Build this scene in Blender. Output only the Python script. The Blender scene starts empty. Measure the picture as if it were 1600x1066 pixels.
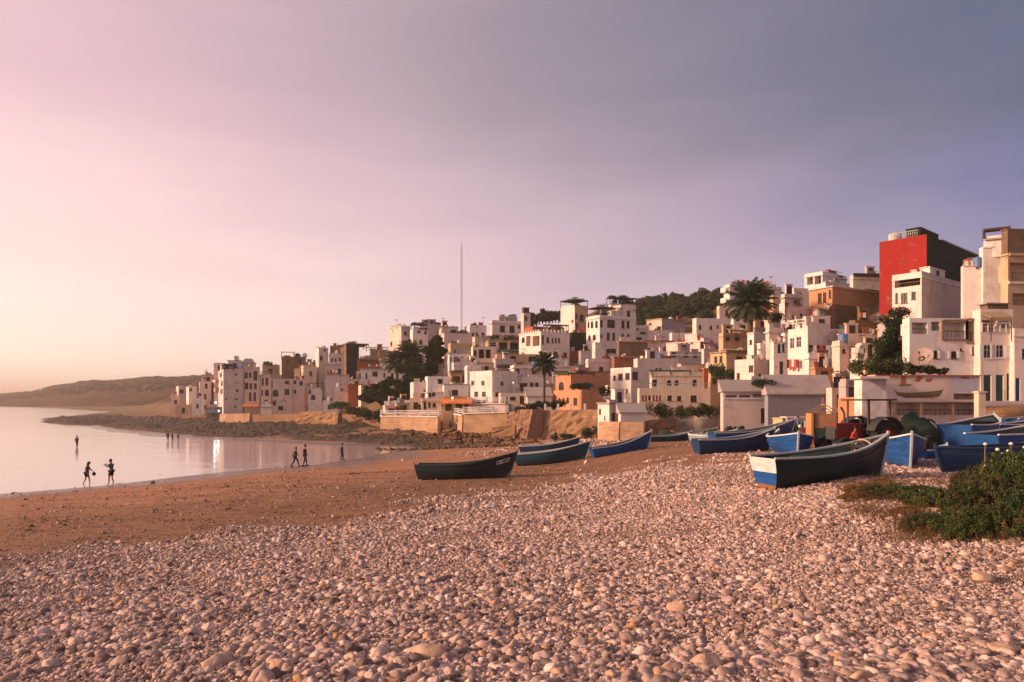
import bpy, math, random
import numpy as np
from mathutils import Vector, Matrix
random.seed(7); np.random.seed(7)
R = math.radians
F, CX, HY, H = 1066.67, 800.0, 628.0, 6.2        # focal length in photo pixels, principal column, horizon row, eye height
def lin(r, g, b, k=1.0):
    f = lambda c: ((c/255+0.055)/1.055)**2.4 if c > 10 else c/255/12.92
    return (f(r)*k, f(g)*k, f(b)*k, 1)
# ------------------------------------------------------------------ camera
sc = bpy.context.scene
cam = bpy.data.objects.new('camera', bpy.data.cameras.new('camera')); sc.collection.objects.link(cam)
cam.location = (0, 0, H); cam.rotation_euler = (R(90), 0, 0)
cam.data.sensor_width = 36; cam.data.lens = 24; cam.data.shift_y = (HY-533)/1600
cam.data.clip_start = 0.1; cam.data.clip_end = 12000
sc.camera = cam
sc.view_settings.view_transform = 'Standard'; sc.view_settings.look = 'None'
sc.view_settings.exposure = 0.42; sc.view_settings.gamma = 1
# ------------------------------------------------------------------ world sky
world = bpy.data.worlds.new('World'); sc.world = world; world.use_nodes = True
wn, wl = world.node_tree.nodes, world.node_tree.links
wn.clear()
def WN(t, **k):
    n = wn.new(t)
    for a, b in k.items(): setattr(n, a, b)
    return n
def wmath(op, a, b=None):
    n = WN('ShaderNodeMath', operation=op)
    for i, v in enumerate((a, b)):
        if v is None: continue
        if isinstance(v, (int, float)): n.inputs[i].default_value = v
        else: wl.new(v, n.inputs[i])
    return n.outputs[0]
tc = WN('ShaderNodeTexCoord'); nrm = WN('ShaderNodeVectorMath', operation='NORMALIZE'); wl.new(tc.outputs['Generated'], nrm.inputs[0])
sep = WN('ShaderNodeSeparateXYZ'); wl.new(nrm.outputs[0], sep.inputs[0])
noi = WN('ShaderNodeTexNoise'); noi.inputs['Scale'].default_value = 1.6; noi.inputs['Detail'].default_value = 5; noi.inputs['Roughness'].default_value = .55
mp = WN('ShaderNodeMapping'); mp.inputs['Scale'].default_value = (1, 1, 5.0); mp.inputs['Rotation'].default_value = (0, R(-17), 0)
wl.new(nrm.outputs[0], mp.inputs[0]); wl.new(mp.outputs[0], noi.inputs['Vector'])
nz = wmath('SUBTRACT', noi.outputs[0], .5)
elev = wmath('DIVIDE', wmath('ARCSINE', sep.outputs[2]), math.pi/2)
elev = wmath('ADD', elev, wmath('MULTIPLY', nz, .085))
hyp = wmath('SQRT', wmath('ADD', wmath('MULTIPLY', sep.outputs[0], sep.outputs[0]), wmath('MULTIPLY', sep.outputs[1], sep.outputs[1])))
side = wmath('ADD', wmath('DIVIDE', sep.outputs[0], wmath('ADD', hyp, 1e-4)), wmath('MULTIPLY', nz, .30))
def ramp(keys):
    r = WN('ShaderNodeValToRGB'); e = r.color_ramp.elements
    r.color_ramp.interpolation = 'EASE' if False else 'LINEAR'
    for i, (p, c) in enumerate(keys):
        el = e[i] if i < 2 else e.new(p)
        el.position = p/90.0; el.color = c
    wl.new(elev, r.inputs[0]); return r.outputs[0]
K_ = .86
sky_glow = ramp([(0, lin(255,214,180,1.7)), (90, lin(150,138,150)), (12, lin(255,208,185,1.4)), (35, lin(228,186,186))])
sky_left = ramp([(0, lin(255,238,216,K_*1.14)), (90, lin(160,145,158,K_)), (4, lin(255,232,216,K_*1.13)), (9, lin(250,222,213,K_*1.1)), (15, lin(240,205,204,K_*1.05)), (21, lin(226,188,195,K_*1.0)), (28, lin(206,172,182,K_))])
sky_mid = ramp([(0, lin(238,210,204,K_)), (90, lin(112,112,128,K_)), (8, lin(226,198,202,K_)), (13, lin(208,181,190,K_)), (18, lin(184,163,175,K_)), (24, lin(149,138,151,K_)), (31, lin(118,115,130,K_))])
sky_right = ramp([(0, lin(188,166,180,K_)), (90, lin(96,100,116,K_)), (7, lin(165,150,174,K_)), (11, lin(134,132,168,K_)), (15, lin(98,108,150,K_)), (19, lin(88,99,126,K_)), (26, lin(80,90,104,K_))])
def mixw(a, b, lo, hi):
    mr = WN('ShaderNodeMapRange', interpolation_type='LINEAR'); mr.inputs[1].default_value = lo; mr.inputs[2].default_value = hi
    wl.new(side, mr.inputs[0]); m = WN('ShaderNodeMixRGB'); wl.new(mr.outputs[0], m.inputs[0]); wl.new(a, m.inputs[1]); wl.new(b, m.inputs[2]); return m.outputs[0]
col = mixw(mixw(mixw(sky_glow, sky_left, -1.0, -.62), sky_mid, -.6, 0.0), sky_right, .0, .6)
SUN_AZ, SUN_EL = -100.0, 16.0                      # degrees from the view direction, above the horizon
sky = WN('ShaderNodeTexSky', sky_type='NISHITA', sun_disc=False); sky.sun_elevation = R(SUN_EL); sky.sun_rotation = R(SUN_AZ)
bg1 = WN('ShaderNodeBackground'); bg1.inputs[1].default_value = .006; wl.new(sky.outputs[0], bg1.inputs[0])
bg2 = WN('ShaderNodeBackground'); bg2.inputs[1].default_value = 1.0; wl.new(col, bg2.inputs[0])
ad = WN('ShaderNodeAddShader'); wl.new(bg1.outputs[0], ad.inputs[0]); wl.new(bg2.outputs[0], ad.inputs[1])
wo = WN('ShaderNodeOutputWorld'); wl.new(ad.outputs[0], wo.inputs[0])
# ------------------------------------------------------------------ sun
sd = bpy.data.lights.new('sun', 'SUN'); sun = bpy.data.objects.new('sun', sd); sc.collection.objects.link(sun)
sd.energy = 4.8; sd.angle = R(8); sd.color = (1, .63, .41)
sdir = Vector((math.sin(R(SUN_AZ))*math.cos(R(SUN_EL)), math.cos(R(SUN_AZ))*math.cos(R(SUN_EL)), math.sin(R(SUN_EL))))
sun.rotation_euler = sdir.to_track_quat('Z', 'Y').to_euler(); sun.location = (-60, 0, 60)

# ------------------------------------------------------------------ helpers
def put(o, parent=None):
    sc.collection.objects.link(o)
    if parent: o.parent = parent
    return o
def tag(o, label=None, cat=None, group=None, kind=None):
    if label: o['label'] = label
    if cat: o['category'] = cat
    if group: o['group'] = group
    if kind: o['kind'] = kind
    return o
def empty(name, loc, label=None, cat=None, group=None, rz=0):
    o = bpy.data.objects.new(name, None); o.location = loc; o.rotation_euler = (0, 0, rz); o.empty_display_size = .3
    put(o); return tag(o, label, cat, group)
def copy_tree(o, parent=None):
    c = o.copy(); sc.collection.objects.link(c)
    if parent: c.parent = parent
    for ch in o.children: copy_tree(ch, c)
    return c
class MB:
    def __init__(s): s.v = []; s.f = []; s.m = []
    def face(s, pts, m=0):
        n = len(s.v); s.v += [tuple(p) for p in pts]; s.f.append(tuple(range(n, n+len(pts)))); s.m.append(m)
    def box(s, c, size, rz=0, m=0, M=None):
        hx, hy, hz = size[0]/2, size[1]/2, size[2]/2
        n = len(s.v); ca, sa = math.cos(rz), math.sin(rz)
        for z in (-hz, hz):
            for x, y in ((-hx, -hy), (hx, -hy), (hx, hy), (-hx, hy)):
                p = Vector((c[0]+x*ca-y*sa, c[1]+x*sa+y*ca, c[2]+z))
                s.v.append(tuple(M @ p if M else p))
        for f in ((0,3,2,1), (4,5,6,7), (0,1,5,4), (1,2,6,5), (2,3,7,6), (3,0,4,7)):
            s.f.append(tuple(n+i for i in f)); s.m.append(m)
    def bar(s, a, b, w, h=None, m=0, up=Vector((0, 0, 1))):
        a, b = Vector(a), Vector(b); h = h or w; d = (b-a)
        if d.length < 1e-5: return
        d.normalize(); x = d.cross(up)
        if x.length < 1e-3: x = Vector((1, 0, 0))
        x.normalize(); y = x.cross(d).normalized(); n = len(s.v)
        for p in (a, b):
            for i, j in ((-1,-1), (1,-1), (1,1), (-1,1)): s.v.append(tuple(p+x*i*w/2+y*j*h/2))
        for f in ((0,1,2,3), (7,6,5,4), (0,4,5,1), (1,5,6,2), (2,6,7,3), (3,7,4,0)):
            s.f.append(tuple(n+i for i in f)); s.m.append(m)
    def tube(s, pts, rad, seg=8, m=0, cap=True):
        n0 = len(s.v); pts = [Vector(p) for p in pts]; k = len(pts)
        if not hasattr(rad, '__len__'): rad = [rad]*k
        px = None
        for i, p in enumerate(pts):
            d = (pts[min(i+1, k-1)]-pts[max(i-1, 0)]).normalized()
            x = d.cross(Vector((0, 0, 1))) if px is None else px - d*px.dot(d)
            if x.length < 1e-3: x = d.cross(Vector((0, 1, 0)))
            x.normalize(); y = d.cross(x); px = x
            for j in range(seg):
                a = 2*math.pi*j/seg; s.v.append(tuple(p+(x*math.cos(a)+y*math.sin(a))*rad[i]))
        for i in range(k-1):
            for j in range(seg):
                a, b = n0+i*seg+j, n0+i*seg+(j+1) % seg
                s.f.append((a, b, b+seg, a+seg)); s.m.append(m)
        if cap:
            s.f.append(tuple(n0+j for j in range(seg))[::-1]); s.m.append(m)
            s.f.append(tuple(n0+(k-1)*seg+j for j in range(seg))); s.m.append(m)
    def ball(s, c, r, seg=10, rings=7, m=0, sc_=(1,1,1)):
        n0 = len(s.v)
        for i in range(rings+1):
            t = math.pi*i/rings
            for j in range(seg):
                a = 2*math.pi*j/seg
                s.v.append((c[0]+r*sc_[0]*math.sin(t)*math.cos(a), c[1]+r*sc_[1]*math.sin(t)*math.sin(a), c[2]+r*sc_[2]*math.cos(t)))
        for i in range(rings):
            for j in range(seg):
                a, b = n0+i*seg+j, n0+i*seg+(j+1) % seg
                s.f.append((a, b, b+seg, a+seg)); s.m.append(m)
    def build(s, name, mats, parent=None, origin=(0,0,0), smooth=False):
        me = bpy.data.meshes.new(name); o3 = Vector(origin)
        me.from_pydata([(v[0]-o3.x, v[1]-o3.y, v[2]-o3.z) for v in s.v], [], s.f)
        for mt in (mats if isinstance(mats, (list, tuple)) else [mats]): me.materials.append(mt)
        me.polygons.foreach_set('material_index', s.m)
        if smooth: me.polygons.foreach_set('use_smooth', [True]*len(s.f))
        me.update(); o = bpy.data.objects.new(name, me)
        if parent is None: o.location = o3
        return put(o, parent)
def mesh_np(name, V, Fc, mat, parent=None, smooth=False, loc=None):
    me = bpy.data.meshes.new(name); k = Fc.shape[1]
    me.vertices.add(len(V)); me.vertices.foreach_set('co', np.asarray(V, dtype=np.float32).ravel())
    me.loops.add(Fc.size); me.loops.foreach_set('vertex_index', Fc.astype(np.int32).ravel())
    me.polygons.add(len(Fc)); me.polygons.foreach_set('loop_start', np.arange(0, Fc.size, k, dtype=np.int32))
    me.polygons.foreach_set('loop_total', np.full(len(Fc), k, dtype=np.int32))
    me.update(calc_edges=True); me.materials.append(mat)
    if smooth: me.polygons.foreach_set('use_smooth', np.ones(len(Fc), dtype=bool))
    o = bpy.data.objects.new(name, me)
    if loc is not None: o.location = loc
    return put(o, parent)
def grid_faces(nr, nc, wrap=False):
    i = np.arange(nr-1)[:, None]*nc; j = np.arange(nc-1)[None, :]; a = (i+j).ravel()
    return np.stack([a, a+1, a+nc+1, a+nc], 1)

# ------------------------------------------------------------------ materials
MT = {}
class NT:
    def __init__(s, name):
        s.m = bpy.data.materials.new(name); s.m.use_nodes = True; s.n = s.m.node_tree.nodes; s.l = s.m.node_tree.links
        s.b = s.n['Principled BSDF']; s.tc = s.n.new('ShaderNodeTexCoord'); s.geo = s.n.new('ShaderNodeNewGeometry')
        s.pos = s.geo.outputs['Position']
    def new(s, t, **k):
        n = s.n.new(t)
        for a, b in k.items(): setattr(n, a, b)
        return n
    def set(s, inp, v):
        if isinstance(v, (int, float, tuple, list)): inp.default_value = v
        else: s.l.new(v, inp)
    def noise(s, scale, detail=4, rough=.55, vec=None, stretch=None, dist=0):
        n = s.new('ShaderNodeTexNoise'); n.inputs['Scale'].default_value = scale; n.inputs['Detail'].default_value = detail
        n.inputs['Roughness'].default_value = rough; n.inputs['Distortion'].default_value = dist; v = vec or s.pos
        if stretch:
            mp = s.new('ShaderNodeMapping'); mp.inputs['Scale'].default_value = stretch; s.l.new(v, mp.inputs[0]); v = mp.outputs[0]
        s.l.new(v, n.inputs['Vector']); return n.outputs[0]
    def vor(s, scale, feat='F1', out=0, stretch=None, vec=None):
        n = s.new('ShaderNodeTexVoronoi', feature=feat); n.inputs['Scale'].default_value = scale; v = vec or s.pos
        if stretch:
            mp = s.new('ShaderNodeMapping'); mp.inputs['Scale'].default_value = stretch; s.l.new(v, mp.inputs[0]); v = mp.outputs[0]
        s.l.new(v, n.inputs['Vector']); return n.outputs[out]
    def rng(s, v, a, b, c=0, d=1):
        n = s.new('ShaderNodeMapRange'); s.l.new(v, n.inputs[0])
        for i, x in enumerate((a, b, c, d)): n.inputs[i+1].default_value = x
        return n.outputs[0]
    def math(s, op, a, b=0.0):
        n = s.new('ShaderNodeMath', operation=op); s.set(n.inputs[0], a); s.set(n.inputs[1], b); return n.outputs[0]
    def mix(s, f, a, b, mode='MIX'):
        n = s.new('ShaderNodeMixRGB', blend_type=mode); s.set(n.inputs[0], f); s.set(n.inputs[1], a); s.set(n.inputs[2], b); return n.outputs[0]
    def bump(s, h, strength=.5, dist=.05):
        n = s.new('ShaderNodeBump'); n.inputs['Strength'].default_value = strength; n.inputs['Distance'].default_value = dist
        s.l.new(h, n.inputs['Height']); s.l.new(n.outputs[0], s.b.inputs['Normal']); return n
    def done(s, col, rough=.8, spec=None):
        s.set(s.b.inputs['Base Color'], col); s.set(s.b.inputs['Roughness'], rough)
        if spec is not None: s.b.inputs['Specular IOR Level'].default_value = spec
        return s.m
def c4(c, k=1.0): return (c[0]*k, c[1]*k, c[2]*k, 1)
def plaster(key, c, dirt=.35, stain=(.22,.14,.10), rough=.9):
    t = NT(key+'_plaster'); n1 = t.noise(.45, 5, .6); n2 = t.noise(6, 5, .65)
    streak = t.noise(1.6, 4, .6, stretch=(1.3, 1.3, .16))
    base = t.mix(t.rng(n1, .35, .7), c4(c), c4(c, .84))
    base = t.mix(t.math('MULTIPLY', t.rng(n2, .5, .75), .18), base, c4(c, .6))
    oi = t.new('ShaderNodeObjectInfo'); base = t.mix(t.math('MULTIPLY', oi.outputs['Random'], .55), base, c4((c[0]*.93, c[1]*.80, c[2]*.70))); patch = t.noise(.55, 2, .4, dist=1.2); base = t.mix(t.rng(patch, .60, .63, 0, .5), base, c4((c[0]*.72+.02, c[1]*.62+.02, c[2]*.56+.02))); base = t.mix(t.math('MULTIPLY', t.rng(t.noise(1.1, 6, .75, dist=.6), .60, .66), dirt*1.2), base, c4((.30,.22,.17)))
    base = t.mix(t.math('MULTIPLY', t.rng(streak, .52, .8), dirt), base, c4(stain))
    t.bump(n2, .25, .03); MT[key] = t.done(base, rough, .15); return MT[key]
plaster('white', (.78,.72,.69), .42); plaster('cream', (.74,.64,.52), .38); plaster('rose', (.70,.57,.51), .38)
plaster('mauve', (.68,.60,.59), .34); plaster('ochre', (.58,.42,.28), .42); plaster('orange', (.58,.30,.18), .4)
plaster('terracotta', (.42,.13,.065), .5); plaster('red', (.31,.024,.020), .5, stain=(.25,.02,.015)); plaster('concrete', (.34,.30,.28), .5)
plaster('slate_blue', (.27,.29,.36), .3); plaster('greystucco', (.45,.41,.43), .3); plaster('yellow', (.64,.49,.29), .3); plaster('bluewash', (.52,.56,.68), .3)
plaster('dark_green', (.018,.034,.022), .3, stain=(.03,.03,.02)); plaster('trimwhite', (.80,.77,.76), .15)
def masonry(key, c1, c2, mortar, scale=1.0, bw=.42, bh=.2, bump=.5):
    t = NT(key+'_masonry'); sp = t.new('ShaderNodeSeparateXYZ'); t.l.new(t.pos, sp.inputs[0])
    cb = t.new('ShaderNodeCombineXYZ'); t.l.new(t.math('ADD', sp.outputs[0], sp.outputs[1]), cb.inputs[0]); t.l.new(sp.outputs[2], cb.inputs[1])
    bt = t.new('ShaderNodeTexBrick'); t.l.new(cb.outputs[0], bt.inputs['Vector']); bt.inputs['Scale'].default_value = scale
    bt.inputs['Color1'].default_value = c4(c1); bt.inputs['Color2'].default_value = c4(c2); bt.inputs['Mortar'].default_value = c4(mortar)
    bt.inputs['Brick Width'].default_value = bw; bt.inputs['Row Height'].default_value = bh; bt.inputs['Mortar Size'].default_value = .015
    n1 = t.noise(.6, 5); n2 = t.noise(7, 4)
    base = t.mix(t.rng(n1, .38, .68, 0, .75), bt.outputs[0], c4(c1, .5)); base = t.mix(t.rng(t.noise(2.4, 6, .75), .5, .68, 0, .6), base, c4(mortar, 1.25)); base = t.mix(t.rng(n2, .5, .8, 0, .4), base, c4(mortar))
    t.bump(t.math('ADD', bt.outputs[1], t.math('MULTIPLY', n2, -.8)), bump, -.03); MT[key] = t.done(base, .92, .1)
masonry('brick', (.36,.12,.06), (.28,.09,.05), (.30,.20,.15)); masonry('block', (.22,.14,.09), (.18,.115,.075), (.25,.18,.13))
masonry('stone', (.42,.25,.14), (.33,.19,.11), (.22,.14,.09), bw=.55, bh=.3, bump=.8); masonry('seastone', (.54,.34,.22), (.44,.27,.17), (.34,.22,.14), bw=.8, bh=.4)
def plain(key, c, rough=.6, metal=0, var=.25, scale=8, spec=.3, bump=.15):
    t = NT(key); n = t.noise(scale, 5, .6); t.bump(n, bump, .01)
    MT[key] = t.done(t.mix(t.rng(n, .35, .7, 0, 1), c4(c), c4(c, 1-var)), rough, spec); t.b.inputs['Metallic'].default_value = metal
for k, c, r in (('frame_white', (.75,.73,.72), .5), ('frame_brown', (.16,.08,.045), .6), ('frame_blue', (.05,.14,.38), .5), ('frame_grey', (.3,.3,.31), .5), ('frame_red', (.42,.05,.04), .5),
                ('door_green', (.04,.10,.08), .6), ('door_blue', (.035,.09,.30), .5), ('wood', (.26,.15,.09), .7), ('reed', (.42,.28,.15), .9), ('dark_wood', (.07,.045,.035), .8),
                ('rail_white', (.72,.70,.70), .6), ('rail_pale', (.42,.45,.46), .7), ('iron', (.08,.06,.05), .6), ('dish', (.34,.25,.22), .6), ('tank', (.55,.52,.50), .5), ('tank_blue', (.10,.2,.4), .5),
                ('cloth_red', (.55,.07,.06), .9), ('cloth_orange', (.85,.28,.08), .8), ('cloth_cream', (.72,.66,.6), .9), ('cloth_green', (.03,.09,.06), .9), ('cloth_blue', (.08,.16,.4), .9),
                ('net', (.025,.045,.035), .95), ('rubber', (.018,.018,.018), .85), ('tractor_red', (.22,.03,.022), .6), ('metal_dark', (.05,.05,.05), .5), ('rope', (.5,.42,.3), .9), ('paper', (.75,.7,.65), .7),
                ('float_white', (.8,.78,.76), .5), ('interior', (.06,.04,.03), .9), ('interior_warm', (.38,.24,.12), .9), ('tile_red', (.40,.13,.07), .8), ('skin_tone', (.30,.16,.10), .6), ('hair', (.02,.015,.012), .7),
                ('black_cloth', (.02,.02,.024), .9), ('grey_cloth', (.10,.10,.12), .9), ('brown_cloth', (.12,.06,.04), .9), ('pot', (.4,.16,.08), .8), ('roof_felt', (.40,.35,.33), .95)):
    plain(k, c, r)
t = NT('window_glass'); MT['glass'] = t.done(t.mix(t.rng(t.noise(1.2, 2), .4, .6), (.02,.02,.022,1), (.045,.038,.036,1)), .3, .25)
t = NT('blue_glass'); MT['glass_blue'] = t.done((.06,.12,.2,1), .1, .5)
def hullpaint(key, c, c2=None, rough=.45):
    t = NT(key+'_hull_paint'); oc = t.tc.outputs['Object']; n = t.noise(2.2, 6, .65, vec=oc, stretch=(.6, 1, 2.5)); n2 = t.noise(14, 5, .7, vec=oc)
    base = t.mix(t.rng(n, .4, .75), c4(c), c4(c2 or c, .55)); base = t.mix(t.rng(n2, .64, .8, 0, .35), base, (.25,.24,.22,1))
    sp = t.new('ShaderNodeSeparateXYZ'); t.l.new(oc, sp.inputs[0])
    low = t.math('MULTIPLY', t.rng(sp.outputs[2], .35, .0, 0, .55), t.rng(n, .3, .6)); base = t.mix(low, base, (.10,.08,.06,1))
    plank = t.math('FRACT', t.math('MULTIPLY', sp.outputs[2], 6.5)); t.bump(t.math('ADD', t.rng(plank, 0, .08), t.math('MULTIPLY', n2, .4)), .35, .02)
    MT[key] = t.done(base, rough, .3)
hullpaint('hull_black', (.009,.022,.028), (.014,.034,.04)); hullpaint('hull_blue', (.012,.085,.27)); hullpaint('hull_bright', (.016,.10,.34), (.013,.07,.22)); hullpaint('hull_teal', (.012,.055,.095)); hullpaint('hull_navy', (.012,.048,.12))
hullpaint('hull_grey', (.30,.36,.42)); hullpaint('hull_white', (.72,.70,.70)); hullpaint('hull_inside', (.035,.05,.05)); hullpaint('hull_wood', (.30,.13,.05)); hullpaint('hull_pink', (.5,.33,.3))
def foliage(key, c1, c2, c3):
    t = NT(key+'_foliage'); n = t.noise(.9, 3, .6); n2 = t.noise(9, 2)
    base = t.mix(t.rng(n, .35, .65), c4(c1), c4(c2)); base = t.mix(t.rng(n2, .5, .75, 0, .7), base, c4(c3))
    m = t.done(base, .75, .15); tr = t.new('ShaderNodeBsdfTranslucent'); t.set(tr.inputs[0], base)
    mx = t.new('ShaderNodeMixShader'); mx.inputs[0].default_value = .25; t.l.new(t.b.outputs[0], mx.inputs[1]); t.l.new(tr.outputs[0], mx.inputs[2])
    t.l.new(mx.outputs[0], t.n['Material Output'].inputs[0]); MT[key] = m
foliage('leaf_dark', (.022,.045,.022), (.04,.065,.028), (.07,.085,.03)); foliage('leaf_palm', (.035,.06,.03), (.055,.08,.035), (.10,.11,.05))
foliage('leaf_olive', (.045,.06,.028), (.075,.085,.035), (.12,.10,.04)); foliage('leaf_dry', (.20,.11,.045), (.27,.16,.07), (.36,.2,.08)); foliage('leaf_scrub', (.035,.06,.022), (.085,.12,.038), (.20,.20,.065)); foliage('petal', (.45,.12,.12), (.5,.2,.16), (.6,.3,.25))
foliage('leaf_brown', (.028,.022,.010), (.045,.032,.014), (.07,.045,.02))
def bark(): 
    t = NT('bark'); n = t.noise(5, 5, .6, stretch=(1,1,3)); t.bump(n, .8, .05); MT['bark'] = t.done(t.mix(t.rng(n,.3,.7), (.07,.045,.03,1), (.17,.11,.07,1)), .95, .1)
bark()

# ------------------------------------------------------------------ terrain height
def PW(px, py):                       # a sea-level point seen at px,py
    d = F*H/(py-HY); return ((px-CX)/F*d, d)
WATER = [PW(*p) for p in ((-2500,900), (-600,815), (0,771), (170,756), (320,740), (400,732), (480,726), (560,716), (620,706), (655,700), (600,697), (520,696), (420,691), (320,686), (220,681), (160,674), (120,664), (60,655.5), (120,648), (158,644.6), (90,639), (0,635.6), (-800,633.5), (-2500,633))]
WA = np.array(WATER); WB = np.roll(WA, -1, 0)
def sdist(x, y):                      # positive on land, negative over water
    x = np.asarray(x, float); y = np.asarray(y, float); dmin = np.full(x.shape, 1e9); inside = np.zeros(x.shape, bool)
    for (ax, ay), (bx, by) in zip(WA, WB):
        ex, ey = bx-ax, by-ay; tt = np.clip(((x-ax)*ex+(y-ay)*ey)/(ex*ex+ey*ey+1e-9), 0, 1)
        dmin = np.minimum(dmin, np.hypot(x-ax-tt*ex, y-ay-tt*ey))
        c = ((ay > y) != (by > y)) & (x < (bx-ax)*(y-ay)/(by-ay+1e-12)+ax); inside ^= c
    return np.where(inside, -dmin, dmin)
def sm(v, a, b): t_ = np.clip((v-a)/(b-a), 0, 1); return t_*t_*(3-2*t_)
def vnoise(x, y, s, seed=0):          # smooth value noise, -1..1
    x = x/s+seed*17.13; y = y/s+seed*9.71; xi = np.floor(x); yi = np.floor(y); fx = x-xi; fy = y-yi; fx = fx*fx*(3-2*fx); fy = fy*fy*(3-2*fy)
    h = lambda i, j: np.modf(np.abs(np.sin(i*127.1+j*311.7+seed*3.3)*43758.5453))[0]
    return 2*((h(xi,yi)*(1-fx)+h(xi+1,yi)*fx)*(1-fy)+(h(xi,yi+1)*(1-fx)+h(xi+1,yi+1)*fx)*fy)-1
KA = [-600, 150, 300, 500, 600, 700, 850, 1000, 1100, 1200, 1300, 1400, 1600, 2400]
KD0 = [420, 270, 195, 172, 132, 122, 118, 106, 102, 95, 82, 60, 54, 54]
KD1 = [900, 500, 215, 210, 205, 205, 200, 240, 240, 160, 130, 115, 105, 105]
KZ1 = [2, 2, 7, 9, 15, 24, 30, 38, 40, 33, 26, 24, 24, 24]
KZF = [2, 2, 2.2, 2.6, 4.2, 4.3, 4.3, 4.1, 4.1, 4.0, 4.6, 5.7, 5.9, 5.9]
def T(x, y):
    x = np.asarray(x, float); y = np.asarray(y, float); t_ = sdist(x, y)
    z = np.interp(t_, [-60, -20, -6, 0, 4, 10, 28, 45, 80, 200], [-3.5, -1.1, -.28, 0, .12, .35, 1.2, 1.85, 2.3, 2.8])
    z = z + 1.7*np.exp(-(x*x+y*y)/256) + 1.2*sm(x, 2, 14)*sm(y, 10, 22)*(1-sm(y, 58, 90)) + .03*np.clip(x-20, 0, 30)*sm(y, 10, 30)
    z = z + np.where(t_ > 0, np.minimum(t_/6, 1)*(.06*vnoise(x, y, 3.1)+.10*vnoise(x, y, 9, 1)), 0) + .05*vnoise(x, y, 14, 2)*sm(t_, -15, 4)
    a = np.where(y > 1, x/np.maximum(y, 1)*F+CX, 2400); ki = lambda q: sum(np.interp(a+o_, KA, q) for o_ in (-36, -18, 0, 18, 36))/5
    d0, d1, z1, zf = ki(KD0), ki(KD1), ki(KZ1), ki(KZF)
    s = np.clip((y-d0-7)/(d1-d0-7), 0, 1); shelf = sm(y, 0, 1)*0+sm((y-d0+3)/3, 0, 1)*np.maximum(zf-z, 0)
    hill = shelf + s*(z1-zf)*(1+.07*vnoise(x, y, 17, 31)) - np.clip((y-d1)/500, 0, 1)*(z1-2)*.6 + s*(.9*vnoise(x, y, 5, 33)+1.2*vnoise(x, y, 13, 34))
    return z + np.where(y > 1, hill*sm(a, 170, 265), 0)
def Tz(x, y): return float(T(np.array([x]), np.array([y]))[0])
DS = np.concatenate([np.arange(2.5, 60, .1), np.arange(60, 400, .5)])
def G(px, py):                        # the ground point that the photo shows at px,py
    xs = (px-CX)/F*DS; zr = H+(HY-py)/F*DS; k = np.argmax(T(xs, DS) >= zr)
    return Vector((xs[k], DS[k], zr[k]))
def W(px, py, d): return Vector(((px-CX)/F*d, d, H+(HY-py)/F*d))
def PX(x, y, z): return CX+x/y*F, HY-(z-H)/y*F
# ------------------------------------------------------------------ ground, sea, far hills, reef
PEB = ([-3000, 0, 100, 200, 300, 400, 500, 560, 640, 700, 760, 850, 1000, 1100, 1700, 4000], [1200, 884, 862, 850, 840, 832, 836, 818, 806, 790, 772, 760, 736, 728, 690, 690])
def pebmask(x, y, z):
    yy = np.maximum(y, .5); px = CX+x/yy*F; py = HY-(z-H)/yy*F
    ex = np.exp(-((px-452)/80)**2-((py-825)/8)**2)*26+np.exp(-((px-700)/70)**2-((py-806)/9)**2)*24
    return np.clip((py+ex-np.interp(px, *PEB))/30+.45+vnoise(x, y, 1.4, 5)*.55+vnoise(x, y, 5, 6)*.55, 0, 1)*np.where(y > 1, 1, 1)
rad = np.concatenate([[.01], np.geomspace(1.2, 60, 190), np.geomspace(61, 420, 150), np.geomspace(440, 1500, 30)])
ang = np.concatenate([np.linspace(-math.pi, -.95, 40)[:-1], np.linspace(-.95, .85, 460), np.linspace(.85, math.pi, 40)[1:]])
RR, AA = np.meshgrid(rad, ang, indexing='ij'); X, Y = RR*np.sin(AA), RR*np.cos(AA); Z = T(X.ravel(), Y.ravel()).reshape(X.shape)
V = np.stack([X.ravel(), Y.ravel(), Z.ravel()], 1)
t = NT('beach_ground'); at = t.new('ShaderNodeAttribute', attribute_name='pebble'); hi = t.new('ShaderNodeAttribute', attribute_name='hill')
sp = t.new('ShaderNodeSeparateXYZ'); t.l.new(t.pos, sp.inputs[0])
n1 = t.noise(.35, 5, .65, stretch=(.6,1.6,1)); n2 = t.noise(3.0, 5, .65); n3 = t.noise(18, 4, .7); n4 = t.noise(.9, 4, .6, stretch=(.5,1.5,1))
sand = t.mix(t.rng(n1, .35, .65), (.50,.245,.125,1), (.34,.155,.075,1)); sand = t.mix(t.rng(n3, .4, .7, 0, .5), sand, (.20,.10,.055,1))
wrack = t.math('MULTIPLY', t.rng(sp.outputs[2], .55, 1.1), t.rng(sp.outputs[2], 3.2, 2.6)); grit = t.noise(42, 3, .75); sand = t.mix(t.math('MULTIPLY', t.rng(grit, .42, .62, .1, .9), wrack), sand, (.17,.085,.042,1)); sand = t.mix(t.math('MULTIPLY', t.rng(t.noise(7, 4, .7), .5, .64, 0, .8), wrack), sand, (.12,.066,.034,1))
sand = t.mix(t.math('MULTIPLY', t.math('MULTIPLY', t.rng(n2, .48, .6), t.rng(n4, .4, .6)), t.rng(wrack, 0, 1, .35, 1)), sand, (.085,.05,.028,1))
gravel = t.mix(t.rng(t.vor(11), .1, .6), (.36,.235,.18,1), (.15,.095,.07,1))
hillc = t.mix(t.rng(n2, .35, .65), (.26,.15,.08,1), (.10,.075,.035,1))
colr = t.mix(at.outputs['Fac'], sand, gravel); colr = t.mix(hi.outputs['Fac'], colr, hillc)
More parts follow.
